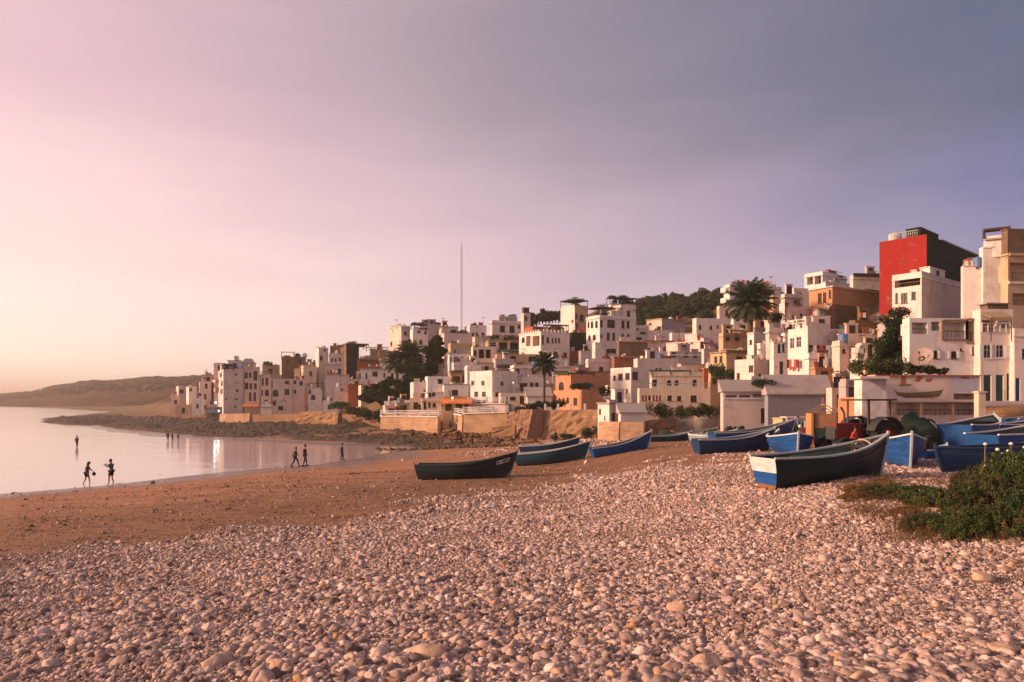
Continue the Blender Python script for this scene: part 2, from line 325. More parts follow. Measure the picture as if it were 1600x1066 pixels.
wetn = t.math('ADD', sp.outputs[2], t.math('MULTIPLY', t.math('SUBTRACT', n1, .5), .25)); wet = t.rng(wetn, .32, .08)
colr = t.mix(wet, colr, (.17,.10,.07,1))
t.bump(t.math('ADD', t.math('MULTIPLY', n3, .3), n2), .9, .10)
t.done(colr, t.rng(wet, 0, 1, .95, .16), .35)
ground = mesh_np('ground', V, grid_faces(*X.shape), t.m, smooth=True); tag(ground, kind='structure')
a1 = ground.data.attributes.new('pebble', 'FLOAT', 'POINT'); a1.data.foreach_set('value', pebmask(V[:,0], V[:,1], V[:,2]).astype(np.float32))
aa = np.where(V[:,1] > 1, V[:,0]/np.maximum(V[:,1], 1)*F+CX, 2400); hm = sm(V[:,1]-np.interp(aa, KA, KD0), -6, 4)
a2 = ground.data.attributes.new('hill', 'FLOAT', 'POINT'); a2.data.foreach_set('value', hm.astype(np.float32))
# sea
t = NT('sea_water'); n1 = t.noise(.12, 4, .55, stretch=(.35,1.6,1)); n2 = t.noise(1.1, 3, .5, stretch=(.5,1.4,1)); sp = t.new('ShaderNodeSeparateXYZ'); t.l.new(t.pos, sp.inputs[0])
far = t.rng(sp.outputs[1], 50, 230, .30, 1)
t.bump(t.math('MULTIPLY', t.math('ADD', t.math('MULTIPLY', n1, 1.4), t.math('MULTIPLY', n2, .10)), far), .30, .30)
lines = t.rng(t.noise(.11, 3, .5, stretch=(.12,1.5,1), dist=.4), .56, .59, 0, .75); foam = t.math('MAXIMUM', t.math('MULTIPLY', lines, t.rng(sp.outputs[1], 90, 130)), t.math('MULTIPLY', t.rng(t.noise(.05, 5, .6, stretch=(.25,1.8,1)), .54, .60, 0, .7), t.rng(sp.outputs[1], 85, 170)))
t.done(t.mix(foam, (.55,.42,.39,1), (.85,.75,.72,1)), .12); t.b.inputs['IOR'].default_value = 1.9
mb = MB(); mb.face([(-9000, -300, 0), (60, -300, 0), (60, 9000, 0), (-9000, 9000, 0)])
# sea stops under the beach, where the ground rises above it
tag(mb.build('sea', t.m), kind='structure')
# far hills beyond the bay
px = np.linspace(-1700, 620, 330); s = np.linspace(0, 1, 34); PXg, Sg = np.meshgrid(px, s, indexing='ij')
sky_y = np.interp(px, [-1700, -600, -250, 0, 45, 80, 110, 150, 200, 250, 310, 620], [632, 629, 625, 617.5, 614, 606, 601, 596.5, 593.5, 591, 590, 583])
d0 = np.interp(px, [-1700, -600, 0, 150, 300, 620], [2600, 1700, 860, 640, 520, 480]); d1 = d0+np.interp(px, [-1700, 0, 620], [600, 560, 420])
D = d0[:, None]+(d1-d0)[:, None]*Sg; Xh = (PXg-CX)/F*D; ztop = H+(HY-sky_y)/F*d1
Zh = -1.0+(ztop[:, None]+1)*(Sg**.62*.55+.45*Sg) + sm(Sg, .05, .3)*(1.5*vnoise(Xh, D, 60, 3)+.8*vnoise(Xh, D, 14, 4)+.7*vnoise(Xh, D, 5, 8))
t = NT('far_hillside'); n1 = t.noise(.012, 5, .6, stretch=(1,1,3)); n2 = t.noise(.09, 4, .7)
cc = t.mix(t.rng(n1, .4, .65), (.10,.052,.026,1), (.17,.088,.044,1)); cc = t.mix(t.rng(n2, .40, .56, 0, .9), cc, (.03,.02,.01,1)); t.bump(n2, .8, 1.5)
hills = mesh_np('hills', np.stack([Xh.ravel(), D.ravel(), Zh.ravel()], 1), grid_faces(*Xh.shape), t.done(cc, .95, .05)); tag(hills, kind='structure')
foliage_brown = None
# woodland along the hill crest: one far-off mass
def leafcloud(cx, cy, cz, rx, ry, rz, n, size, rng=np.random):
    d = rng.normal(size=(n, 3)); d /= np.linalg.norm(d, axis=1)[:, None]; r = rng.rand(n)**.4
    c = np.stack([cx+d[:,0]*rx*r, cy+d[:,1]*ry*r, cz+d[:,2]*rz*r], 1)
    u = rng.normal(size=(n, 3)); u /= np.linalg.norm(u, axis=1)[:, None]; w = np.cross(u, rng.normal(size=(n, 3))); w /= np.linalg.norm(w, axis=1)[:, None]
    sz = (size*(.6+.8*rng.rand(n)))[:, None]
    return np.stack([c+u*sz, c+w*sz*.7, c-u*sz, c-w*sz*.7], 1).reshape(-1, 3)
def quads(V): return np.arange(len(V)).reshape(-1, 4)
vs = []
for i in range(3600):
    a = random.uniform(-250, 440); k = int(np.clip(np.searchsorted(px, a), 0, len(px)-1)); j = random.randrange(12, 34) if random.random() < .6 else 33
    vs.append(leafcloud(Xh[k, j]+random.uniform(-4,4), D[k, j], Zh[k, j]+1, random.uniform(2, 4.5), 3, random.uniform(.9, 1.9), 22, .9))
V = np.concatenate(vs); tag(mesh_np('woodland', V, quads(V), MT['leaf_brown']), 'scrubby brown woodland scattered over the far coastal hill', 'woodland', kind='stuff')
# seaweed covered reef
px = np.linspace(40, 860, 420); vv = np.linspace(0, 1, 60)
bot = np.interp(px, [40, 80, 150, 220, 300, 400, 500, 600, 640, 720, 860], [657, 660, 665, 673, 680, 685, 688, 692, 695, 697, 700]); top = np.interp(px, [40, 80, 110, 200, 270, 350, 450, 550, 640, 720, 860], [655, 651, 647.5, 646.5, 648, 655, 660, 664, 670, 672, 684])
Pg, Vg = np.meshgrid(px, vv, indexing='ij'); Yp = bot[:, None]+(top-bot)[:, None]*Vg; D = F*(H-.4)/(Yp-HY); D = np.minimum(D, np.interp(px, KA, KD0)[:, None]-3-9*(1-Vg)); Xr = (Pg-CX)/F*D
env = sm(Vg, 0, .12)*(1-sm(Vg, .85, 1))*sm(Pg, 40, 110)*(1-.75*sm(Pg, 560, 800)); Tg = T(Xr.ravel(), D.ravel()).reshape(Xr.shape)
nn = .45*vnoise(Xr, D, 6, 11)+.5*np.abs(vnoise(Xr, D*1.4, 2.4, 12))+.35*np.abs(vnoise(Xr, D, .9, 13))
Zr = np.maximum(Tg, np.minimum(Tg+.3, .15))-.35+env*(.5+nn*.9)+.35*vnoise(Xr, D, 16, 14)*env
t = NT('reef_rock'); n1 = t.noise(.5, 5, .65, stretch=(.5,1.2,1)); n2 = t.noise(4, 5, .7); cc = t.mix(t.rng(n1, .4, .65), (.055,.045,.02,1), (.16,.08,.04,1)); cc = t.mix(t.rng(n2, .45, .65), cc, (.035,.035,.016,1)); t.bump(n2, 1, .3)
tag(mesh_np('rocky_reef', np.stack([Xr.ravel(), D.ravel(), Zr.ravel()], 1), grid_faces(*Xr.shape), t.done(cc, .7, .3)), kind='structure')
# pebbles: points on the ground, a stone instanced on each
def pebble_points(bands):
    P = []; S = []
    for y0, y1, dens, r0 in bands:
        n = int((y1-y0)*(.80*(y0+y1)+3)*dens); y = np.sqrt(np.random.rand(n)*(y1*y1-y0*y0)+y0*y0); x = (np.random.rand(n)*2-1)*(.80*y+1.5)
        z = T(x, y); keep = np.random.rand(n) < pebmask(x, y, z)*(.90+.26*vnoise(x, y*1.8, 2.2, 43)+.14*vnoise(x, y, .8, 44))+.012; x, y, z = x[keep], y[keep], z[keep]
        r = r0*(1+.38*vnoise(x, y, .9, 41)+.34*vnoise(x, y*2.2, 4, 42))*np.exp(np.random.normal(size=len(x))*.46); r = np.where(np.random.rand(len(x)) < .05, r*2.2, r); r = np.minimum(r, r0*5.5); P.append(np.stack([x, y, z+r*.18+np.random.rand(len(x))*r0*.5], 1)); S.append(r)
    return np.concatenate(P), np.concatenate(S)
t = NT('pebble_stone'); ia = t.new('ShaderNodeAttribute', attribute_name='tint', attribute_type='INSTANCER'); cr = t.new('ShaderNodeValToRGB'); e = cr.color_ramp.elements
e[0].position = 0; e[0].color = (.135,.092,.078,1); e[1].position = 1; e[1].color = (.55,.29,.14,1)
for p, c in ((.22, (.29,.205,.175,1)), (.5, (.46,.325,.275,1)), (.72, (.59,.425,.365,1)), (.9, (.74,.575,.50,1)), (.955, (.56,.37,.25,1))): el = e.new(p); el.color = c
t.l.new(ia.outputs['Fac'], cr.inputs[0]); nn = t.noise(26, 4, .65); t.bump(nn, .35, .01); MT['pebble'] = t.done(t.mix(t.rng(nn, .4, .7, 0, .35), cr.outputs[0], (.22,.14,.10,1)), .85, .2)
def stone_nodes(name, mat, sub=3):
    ng = bpy.data.node_groups.new(name, 'GeometryNodeTree'); ng.interface.new_socket('Geometry', in_out='INPUT', socket_type='NodeSocketGeometry'); ng.interface.new_socket('Geometry', in_out='OUTPUT', socket_type='NodeSocketGeometry')
    n, l = ng.nodes, ng.links; gi = n.new('NodeGroupInput'); go = n.new('NodeGroupOutput'); ip = n.new('GeometryNodeInstanceOnPoints'); jn = n.new('GeometryNodeJoinGeometry')
    for k in range(8):
        ico = n.new('GeometryNodeMeshIcoSphere'); ico.inputs['Subdivisions'].default_value = sub; ps = n.new('GeometryNodeInputPosition')
        ad_ = n.new('ShaderNodeVectorMath'); ad_.operation = 'ADD'; ad_.inputs[1].default_value = (k*7.3, k*3.1, k*1.7); l.new(ps.outputs[0], ad_.inputs[0])
        vo = n.new('ShaderNodeTexNoise'); vo.inputs['Scale'].default_value = .85; vo.inputs['Detail'].default_value = 2.2; l.new(ad_.outputs[0], vo.inputs['Vector'])
        sb = n.new('ShaderNodeMath'); sb.operation = 'MULTIPLY_ADD'; sb.inputs[1].default_value = 1.7; sb.inputs[2].default_value = .15; l.new(vo.outputs[0], sb.inputs[0])
        scv = n.new('ShaderNodeVectorMath'); scv.operation = 'SCALE'; l.new(ps.outputs[0], scv.inputs[0]); l.new(sb.outputs[0], scv.inputs['Scale'])
        sp_ = n.new('GeometryNodeSetPosition'); l.new(ico.outputs['Mesh'], sp_.inputs['Geometry']); l.new(scv.outputs[0], sp_.inputs['Position'])
        ss = n.new('GeometryNodeSetShadeSmooth'); l.new(sp_.outputs[0], ss.inputs[0]); ss.inputs['Shade Smooth'].default_value = True
        sm_ = n.new('GeometryNodeSetMaterial'); sm_.inputs['Material'].default_value = mat; l.new(ss.outputs[0], sm_.inputs['Geometry'])
        gt = n.new('GeometryNodeGeometryToInstance'); l.new(sm_.outputs[0], gt.inputs[0]); l.new(gt.outputs[0], jn.inputs[0])
    l.new(gi.outputs[0], ip.inputs['Points']); l.new(jn.outputs[0], ip.inputs['Instance']); ip.inputs['Pick Instance'].default_value = True
    for nm, ty, so in (('vr', 'INT', 'Instance Index'), ('rot', 'FLOAT_VECTOR', 'Rotation'), ('scl', 'FLOAT_VECTOR', 'Scale')):
        na = n.new('GeometryNodeInputNamedAttribute'); na.data_type = ty; na.inputs[0].default_value = nm; l.new(na.outputs[0], ip.inputs[so])
    l.new(ip.outputs[0], go.inputs[0]); return ng
def stone_field(name, P, S, ng, label, cat, flat=(.6, .85)):
    n = len(P); me = bpy.data.meshes.new(name); me.vertices.add(n); me.vertices.foreach_set('co', P.astype(np.float32).ravel())
    def at(nm, ty, key, arr): a = me.attributes.new(nm, ty, 'POINT'); a.data.foreach_set(key, arr.ravel())
    at('rot', 'FLOAT_VECTOR', 'vector', np.stack([np.random.normal(size=n)*.35, np.random.normal(size=n)*.35, np.random.rand(n)*6.28], 1).astype(np.float32))
    at('scl', 'FLOAT_VECTOR', 'vector', np.stack([S*(.9+.5*np.random.rand(n)), S*(.7+.35*np.random.rand(n)), S*(flat[0]+(flat[1]-flat[0])*np.random.rand(n))], 1).astype(np.float32))
    at('vr', 'INT', 'value', np.random.randint(0, 8, n).astype(np.int32)); at('tint', 'FLOAT', 'value', np.random.rand(n).astype(np.float32))
    o = put(bpy.data.objects.new(name, me)); md = o.modifiers.new('stones', 'NODES'); md.node_group = ng; me.materials.append(MT['pebble']); tag(o, label, cat, kind='stuff'); return o
ng3 = stone_nodes('stone_instancer', MT['pebble'], 3); ng2 = stone_nodes('stone_instancer_far', MT['pebble'], 2)
P, S = pebble_points([(2.6, 9, 1150, .0185), (9, 16, 900, .0185)]); stone_field('pebbles', P, S, ng3, 'pale rounded pebbles covering the near beach', 'pebbles')
P, S = pebble_points([(16, 28, 600, .0195), (28, 48, 250, .025), (48, 75, 34, .04)]); stone_field('pebbles', P, S, ng2, 'small pebbles covering the middle beach up to the boats', 'pebbles')
# tide wrack: countless bits of weed and shell on the sand
n = 60000; y = np.sqrt(np.random.rand(n)*(62**2-14**2)+14**2); x = (np.random.rand(n)*1.1-.85)*.85*y; z = T(x, y); keep = (pebmask(x, y, z) < .6) & (z > .45) & (z < 3) & (np.random.rand(n) < .12+1.2*np.clip(vnoise(x*.6, y*1.5, 1.6, 71)+.15, 0, 1)); x, y, z = x[keep], y[keep], z[keep]
t = NT('wrack_bits'); ia = t.new('ShaderNodeAttribute', attribute_name='tint', attribute_type='INSTANCER'); cr = t.new('ShaderNodeValToRGB'); e = cr.color_ramp.elements; e[0].color = (.05,.03,.018,1); e[1].color = (.5,.34,.25,1); e[1].position = 1; el = e.new(.8); el.color = (.17,.09,.05,1); t.l.new(ia.outputs['Fac'], cr.inputs[0]); t.done(cr.outputs[0], .9, .1)
ngw = stone_nodes('wrack_instancer', t.m, 1); S = .022*np.exp(np.random.normal(size=len(x))*.5); o = stone_field('tide_wrack', np.stack([x, y, z+S*.1], 1), S, ngw, 'dried seaweed and shell bits scattered over the brown sand', 'tide wrack', (.25, .5)); o.data.materials[0] = t.m
# rubble below the houses
n = 26000; rp = np.random.uniform(690, 1330, n); d = np.random.uniform(66, 104, n); x = (rp-CX)/F*d; z = T(x, d); keep = (np.random.rand(n) < (.10+.55*(vnoise(x, d, 5, 21) > .1))*np.clip((rp-700)/120, 0, 1)*np.clip((d-60)/14, 0, 1)) & (d < np.interp(rp, KA, KD0)); x, d, z = x[keep], d[keep], z[keep]
S = .062*np.exp(np.random.normal(size=len(x))*.5); stone_field('rubble', np.stack([x, d, z+S*.2], 1), S, ng2, 'broken stones and rubble between the boats and the lowest houses', 'rubble')
# angular ledge rocks at the foot of the sea walls
n = 2600; rp = np.random.uniform(590, 850, n); d = np.random.uniform(86, 116, n); x = (rp-CX)/F*d; z = T(x, d); keep = (vnoise(x*.35, d*1.6, 2.5, 91) > .05) & (d < np.interp(rp, KA, KD0)-5); x, d, z = x[keep], d[keep], z[keep]
t = NT('ledge_rock'); n2 = t.noise(3, 5, .7); t.bump(n2, .8, .1); t.done(t.mix(t.rng(n2, .4, .65), (.20,.11,.06,1), (.07,.05,.028,1)), .9, .1); ngl = stone_nodes('ledge_instancer', t.m, 2)
S = .30*np.exp(np.random.normal(size=len(x))*.4); o = stone_field('ledge_rocks', np.stack([x, d, z], 1), S, ngl, 'low brown weed covered rock ledges on the sand below the sea walls', 'rocks', (.3, .5)); o.data.materials[0] = t.m
# individual large stones on the near beach
def stone_mesh(seed, r, stretch):
    rs = np.random.RandomState(seed); bm_v = []; mb = MB(); mb.ball((0,0,0), 1, 22, 16); V = np.array(mb.v); V = V/np.linalg.norm(V, axis=1)[:, None]
    k = rs.normal(size=(9, 3)); k /= np.linalg.norm(k, axis=1)[:, None]; dd = np.min(np.stack([np.clip((.72+.25*rs.rand())/np.maximum(V@q, .05), 0, 1.1) for q in k]), 0)
    V = V*dd[:, None]*(1+.04*np.sin(V[:,[0]]*7+seed)+.03*np.sin(V[:,[1]]*11)); mb.v = [tuple(v) for v in V*np.array(stretch)*r]; return mb
t = NT('large_stone'); nn = t.noise(14, 5, .65); n1 = t.noise(3, 4); t.bump(nn, .5, .02); oi = t.new('ShaderNodeObjectInfo')
MT['stone_big'] = t.done(t.mix(t.rng(nn, .4, .7, 0, .6), t.mix(oi.outputs['Random'], (.62,.45,.36,1), (.55,.33,.2,1)), (.33,.2,.14,1)), .88, .2)
for i, (px_, py_, w_, lab) in enumerate(((668,1028,62,'large flat pale stone, the broadest near the bottom centre'), (672,1003,34,'upright pinkish stone just behind the broadest flat stone'), (622,1040,46,'long tan stone lying against the left end of the broad flat stone'),
      (340,1042,44,'blocky ochre stone alone in the lower left pebbles'), (432,1046,36,'dark grey brown stone right of the blocky ochre stone'), (1102,1048,52,'big pale rounded stone near the bottom right of centre'), (1350,1062,50,'wide pale stone cut by the bottom edge at the right'),
      (1220,994,30,'orange tan stone standing alone among grey pebbles'), (1248,972,26,'round cream stone above the orange tan stone'), (1060,958,38,'long flat pink stone lying left of the cream stone'), (1535,908,38,'elongated orange stone near the right edge'), (1447,1034,34,'rounded tan stone low on the right with a dark base'),
      (1565,1020,48,'angular tan stone at the lower right corner'), (1288,878,30,'low yellowish stone in the middle of the right beach'), (377,916,20,'small orange stone high in the left pebbles'), (1402,1024,28,'wedge shaped orange stone between two rounded tan stones'))):
    g = G(px_, py_); r = w_/2*g.y/F; o = stone_mesh(i+3, r, (1, .75, (.36,.6,.5,.62,.55,.6)[i % 6])).build('beach_stone', MT['stone_big'], None, smooth=True); o.location = g+Vector((0, 0, r*.25)); o.rotation_euler = (.1*(i % 3), -.12*(i % 2), i*1.3); tag(o, lab, 'stone')
# ------------------------------------------------------------------ houses
FRM = {'white': 'frame_white', 'brown': 'frame_brown', 'blue': 'frame_blue', 'grey': 'frame_grey', 'red': 'frame_red'}
class House:
    pass
def house(name, label, mat, xl, xm, xr, yt, yb, d, th=25, dep=8, dep2=None, matR=None, wins=(), auto=None, frame='brown', par=.55, roofmat='roof_felt', cat='house', seed=None, ext=True, slope=0):
    """xl,xm,xr: columns of the left, near and right upright edges; yt,yb: rows of the near edge; d: its distance; th: yaw of the right-hand face."""
    h = House(); a = R(th); h.r = Vector((math.cos(a), math.sin(a), 0)); h.l = Vector((-math.sin(a), math.cos(a), 0)); P = W(xm, yb, d); top = W(xm, yt, d).z
    def width(dirv, px):
        k = (px-CX)/F; den = dirv.x-k*dirv.y
        return (k*P.y-P.x)/den if abs(den) > 1e-4 else 0
    wr = width(h.r, xr) if xr > xm else (dep2 or dep); wl = width(h.l, xl) if xl < xm else dep
    wr = min(max(wr, 1.0), 40) ; wl = min(max(wl, 1.0), 24)
    cen = P+h.r*wr/2+h.l*wl/2; zb = P.z
    if ext: zb = min(P.z, Tz(P.x, P.y)-.4, Tz(*(P+h.r*wr).xy)-.4, Tz(*(P+h.l*wl).xy)-.4) if True else P.z
    h.P = Vector((P.x, P.y, zb)); h.top = top; h.wr, h.wl, h.zb = wr, wl, zb; h.mat = mat; h.d = d; h.label = label
    root = empty(name, (cen.x, cen.y, zb), label, cat); h.root = root; o0 = root.location; h.o0 = o0
    h.nR = Vector((math.sin(a), -math.cos(a), 0)); h.nL = Vector((-math.cos(a), -math.sin(a), 0)); H_ = top-zb
    def uv(face, px_, py_):
        dv = h.r if face == 'R' else h.l; k = (px_-CX)/F; u = (k*P.y-P.x)/(dv.x-k*dv.y); Y = P.y+u*dv.y
        return u, H+(HY-py_)/F*Y-zb
    h.uv = uv
    def pt(face, px_, py_, out=0):
        u, v = uv(face, px_, py_); dv = h.r if face == 'R' else h.l; n = h.nR if face == 'R' else h.nL
        return h.P+dv*u+Vector((0, 0, v))+n*out
    h.pt = pt
    wl_list = list(wins)
    rs = random.Random(seed if seed is not None else int(xl*13+yt*7))
    if auto:
        for face, w_ in (('R', wr), ('L', wl)):
            if face not in auto: continue
            nc = max(1, int(w_/3.0)); hv = top-P.z; nr = max(1, int(hv/3.0))
            for i in range(nc):
                for j in range(nr):
                    if rs.random() < .2: continue
                    uc = w_*(i+.5)/nc+rs.uniform(-.3,.3); vc = (P.z-zb)+hv*(j+.55)/nr; ww = rs.choice((.7, .9, 1.2)); hh = rs.choice((1.0, 1.2, 1.5))
                    if ww/2+.15 < uc < w_-ww/2-.15: wl_list.append((face, uc-ww/2, vc-hh/2, uc+ww/2, vc+hh/2, rs.choice('wwwwa') , 'uv'))
    holes = {'R': [], 'L': []}
    for w_ in wl_list:
        face, kind = w_[0], w_[5]
        if len(w_) > 6 and w_[6] == 'uv': u0, v0, u1, v1 = w_[1:5]
        else:
            ua, va = uv(face, w_[1], w_[4]); ub, vb = uv(face, w_[3], w_[4]); um, vt = uv(face, (w_[1]+w_[3])/2, w_[2]); _, vm = uv(face, (w_[1]+w_[3])/2, w_[4])
            u0, u1 = min(ua, ub), max(ua, ub); v0, v1 = vm, vt
        W_ = wr if face == 'R' else wl; u0, u1 = max(u0, .08), min(u1, W_-.08); v0, v1 = max(v0, .02), min(v1, H_-.12)
        if u1-u0 < .15 or v1-v0 < .15: continue
        if any(u0 < b[2] and u1 > b[0] and v0 < b[3] and v1 > b[1] for b in holes[face]): continue
        holes[face].append((u0, v0, u1, v1, kind))
    mb = MB()
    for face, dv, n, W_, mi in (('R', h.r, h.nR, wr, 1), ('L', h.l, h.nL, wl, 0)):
        O = h.P; hs = holes[face]; q = lambda u, v, s=0: O+dv*u+Vector((0, 0, v))-n*s
        us = sorted({0, W_} | {x for b in hs for x in (b[0], b[2])}); vs_ = sorted({0, H_} | {x for b in hs for x in (b[1], b[3])})
        for i in range(len(us)-1):
            for j in range(len(vs_)-1):
                cu, cv = (us[i]+us[i+1])/2, (vs_[j]+vs_[j+1])/2
                if any(b[0] < cu < b[2] and b[1] < cv < b[3] for b in hs): continue
                mb.face([q(us[i], vs_[j]), q(us[i+1], vs_[j]), q(us[i+1], vs_[j+1]), q(us[i], vs_[j+1])], mi)
        for (u0, v0, u1, v1, kind) in hs:
            dp = 1.6 if kind in 'oO' else .22; mm = mi
            for A, B in (((u0,v0),(u1,v0)), ((u1,v0),(u1,v1)), ((u1,v1),(u0,v1)), ((u0,v1),(u0,v0))):
                mb.face([q(*A), q(*B), q(*B, dp), q(*A, dp)], mm)
            if kind in 'oO': mb.face([q(u0,v0,dp), q(u1,v0,dp), q(u1,v1,dp), q(u0,v1,dp)], 2 if kind == 'o' else 3)
            if kind in 'aA':       # arched head: spandrels fill the corners
                r_ = (u1-u0)/2; uc = (u0+u1)/2; vc = max(v1-r_, v0); ry = v1-vc
                for sgn in (-1, 1):
                    prev = (uc+sgn*r_, vc); corner = (uc+sgn*r_, v1)
                    for s_ in range(1, 7):
                        an = s_*math.pi/12; cur = (uc+sgn*r_*math.cos(an), vc+ry*math.sin(an)); mb.face([q(*corner), q(*prev), q(*cur)], mi); prev = cur
    A, B, C_, D_ = h.P, h.P+h.r*wr, h.P+h.r*wr+h.l*wl, h.P+h.l*wl; up = Vector((0, 0, H_)); h.corners = (A, B, C_, D_)
    mb.face([B, C_, C_+up, B+up], 0); mb.face([C_, D_, D_+up, C_+up], 1)
    if par:      # parapet: rim and inner faces down to the roof deck
        tk = .22; ring = [A, B, C_, D_]; inn = [A+(h.r+h.l)*tk, B+(h.l-h.r)*tk, C_-(h.r+h.l)*tk, D_+(h.r-h.l)*tk]; dn = Vector((0, 0, H_-par))
        for i in range(4):
            j = (i+1) % 4; mb.face([ring[i]+up, ring[j]+up, inn[j]+up, inn[i]+up], 0); mb.face([inn[i]+up, inn[j]+up, inn[j]+dn, inn[i]+dn], 0)
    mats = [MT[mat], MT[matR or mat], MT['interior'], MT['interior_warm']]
    mb.build('wall', mats, root, o0)
    if par and mat != 'red' and dep != 8.01 and rs.random() < .62:      # moulding below the parapet, or a string course at a floor line
        zc = Vector((0, 0, H_-.10)) if rs.random() < .55 else Vector((0, 0, H_-par-.12)); cb = MB(); o_ = rs.choice((.1, .16, .3)); hh_ = rs.choice((.12, .18))
        cb.bar(A+zc-h.l*(o_/2-.003)+h.r*-o_, B+zc-h.l*(o_/2-.003), o_, hh_); cb.bar(A+zc-h.r*(o_/2-.003)+h.l*.002, D_+zc-h.r*(o_/2-.003), o_, hh_); cb.build('cornice', MT[rs.choice((mat, mat, 'trimwhite', 'ochre', 'concrete'))], root, o0)
    rb = MB()
    if par: rb.face([p+dn for p in inn])
    else:
        e_ = .25; ov = [A-(h.r+h.l)*e_, B+(h.r-h.l)*e_, C_+(h.r+h.l)*e_, D_+(h.l-h.r)*e_]
        lo_, hi_ = [p+up+Vector((0,0,.004)) for p in ov], [p+up+Vector((0,0,.16+(slope if i in (2, 3) else 0))) for i, p in enumerate(ov)]
        rb.face(lo_[::-1]); rb.face(hi_)
        for i in range(4): j = (i+1) % 4; rb.face([lo_[i], lo_[j], hi_[j], hi_[i]])
    rb.build('roof', MT[roofmat], root, o0)
    h.deck = top-(par or -.16)
    # windows and doors
    for face, dv, n in (('R', h.r, h.nR), ('L', h.l, h.nL)):
        for (u0, v0, u1, v1, kind) in holes[face]:
            q = lambda u, v, s=0: h.P+dv*u+Vector((0, 0, v))-n*s
            if kind in 'oO':
                rl = MB(); hh = min(1.0, (v1-v0)*.45)
                rl.bar(q(u0, v0+hh, .08), q(u1, v0+hh, .08), .07)
                k = max(2, int((u1-u0)/.35))
                for i in range(k+1): uu = u0+.03+(u1-u0-.06)*i/k; rl.bar(q(uu, v0+.003, .08), q(uu, v0+hh-.04, .08), .035)
                rl.build('railing', MT[FRM[frame]], root, o0); continue
            fm = MB(); t_ = .07; s_ = .12; big = (u1-u0) > .5
            fk = 'frame_red' if kind == 'r' else ('frame_blue' if kind in 'bB' else FRM[frame])
            if kind in 'dB' or kind == 'g':
                dr = MB(); dr.bar(q((u0+u1)/2, v0+.01, s_), q((u0+u1)/2, v1-.01, s_), u1-u0-.02, .05, up=n) if False else dr.face([q(u0+.01, v0, s_), q(u1-.01, v0, s_), q(u1-.01, v1-.01, s_), q(u0+.01, v1-.01, s_)])
                for f_ in (.08, .5, .92): dr.bar(q(u0+(u1-u0)*f_, v0+.02, s_-.02), q(u0+(u1-u0)*f_, v1-.02, s_-.02), .06, .03)
                for f_ in (.04, .45, .96): dr.bar(q(u0+.05, v0+(v1-v0)*f_, s_-.02), q(u1-.05, v0+(v1-v0)*f_, s_-.02), .06, .028)
                dr.build('door', MT['door_blue' if kind == 'B' else ('door_green' if kind == 'g' else 'dark_wood')], root, o0); continue
            for A_, B_ in (((u0+t_/2, v0), (u0+t_/2, v1)), ((u1-t_/2, v0), (u1-t_/2, v1))): fm.bar(q(*A_, s_-.03), q(*B_, s_-.03), t_, .06)
            fm.bar(q(u0+t_, v0+t_/2, s_-.03), q(u1-t_, v0+t_/2, s_-.03), t_, .055); fm.bar(q(u0+t_, v1-t_/2, s_-.03), q(u1-t_, v1-t_/2, s_-.03), t_, .055)
            if big: fm.bar(q((u0+u1)/2, v0+t_, s_-.03), q((u0+u1)/2, v1-t_, s_-.03), .05, .05); fm.bar(q(u0+t_, v0+(v1-v0)*.62, s_-.033), q(u1-t_, v0+(v1-v0)*.62, s_-.033), .04, .045)
            if kind not in 'aA': fm.bar(q(u0-.06, v0-.05, -.04), q(u1+.06, v0-.05, -.04), .08, .10)
            f_o = fm.build('window', MT[fk], root, o0)
            gp = MB(); gp.face([q(u0, v0, s_+.02), q(u1, v0, s_+.02), q(u1, v1, s_+.02), q(u0, v1, s_+.02)]); gp.build('pane', MT['cloth_red' if kind == 'r' else ('glass_blue' if kind == 'b' else 'glass')], f_o, o0)
            if kind == 's':
                for u_a, u_b in ((u0-.05-(u1-u0)*.48, u0-.05), (u1+.05, u1+.05+(u1-u0)*.48)):
                    sh = MB(); sh.bar(q((u_a+u_b)/2, v0, -.05), q((u_a+u_b)/2, v1, -.05), u_b-u_a, .05, up=n.cross(Vector((0,0,1))) if False else n)
                    for kk in range(1, 6): vv_ = v0+(v1-v0)*kk/6; sh.bar(q(u_a+.06, vv_, -.085), q(u_b-.06, vv_, -.085), .03, .02)
                    sh.build('shutter', MT['frame_white' if frame != 'blue' else 'frame_blue'], root, o0)
    if auto and rs.random() < .5 and wr > 3.5:
        z_ = zb+(H_*rs.choice((.45, .62))); u0_ = rs.uniform(0, wr*.3); u1_ = rs.uniform(wr*.6, wr); bb = MB(); pa, pb = h.P+h.r*u0_, h.P+h.r*u1_; dz_ = Vector((0, 0, z_-zb)); bb.bar(pa+dz_+h.nR*.46, pb+dz_+h.nR*.46, .9, .14); bb.build('balcony', MT[mat], root, o0)
        bb = MB(); bb.bar(pa+dz_+h.nR*.87+Vector((0,0,.5)), pb+dz_+h.nR*.87+Vector((0,0,.5)), .08, .85); bb.build('parapet', MT[rs.choice((mat, 'frame_brown', 'rail_pale'))], root, o0)
    return h
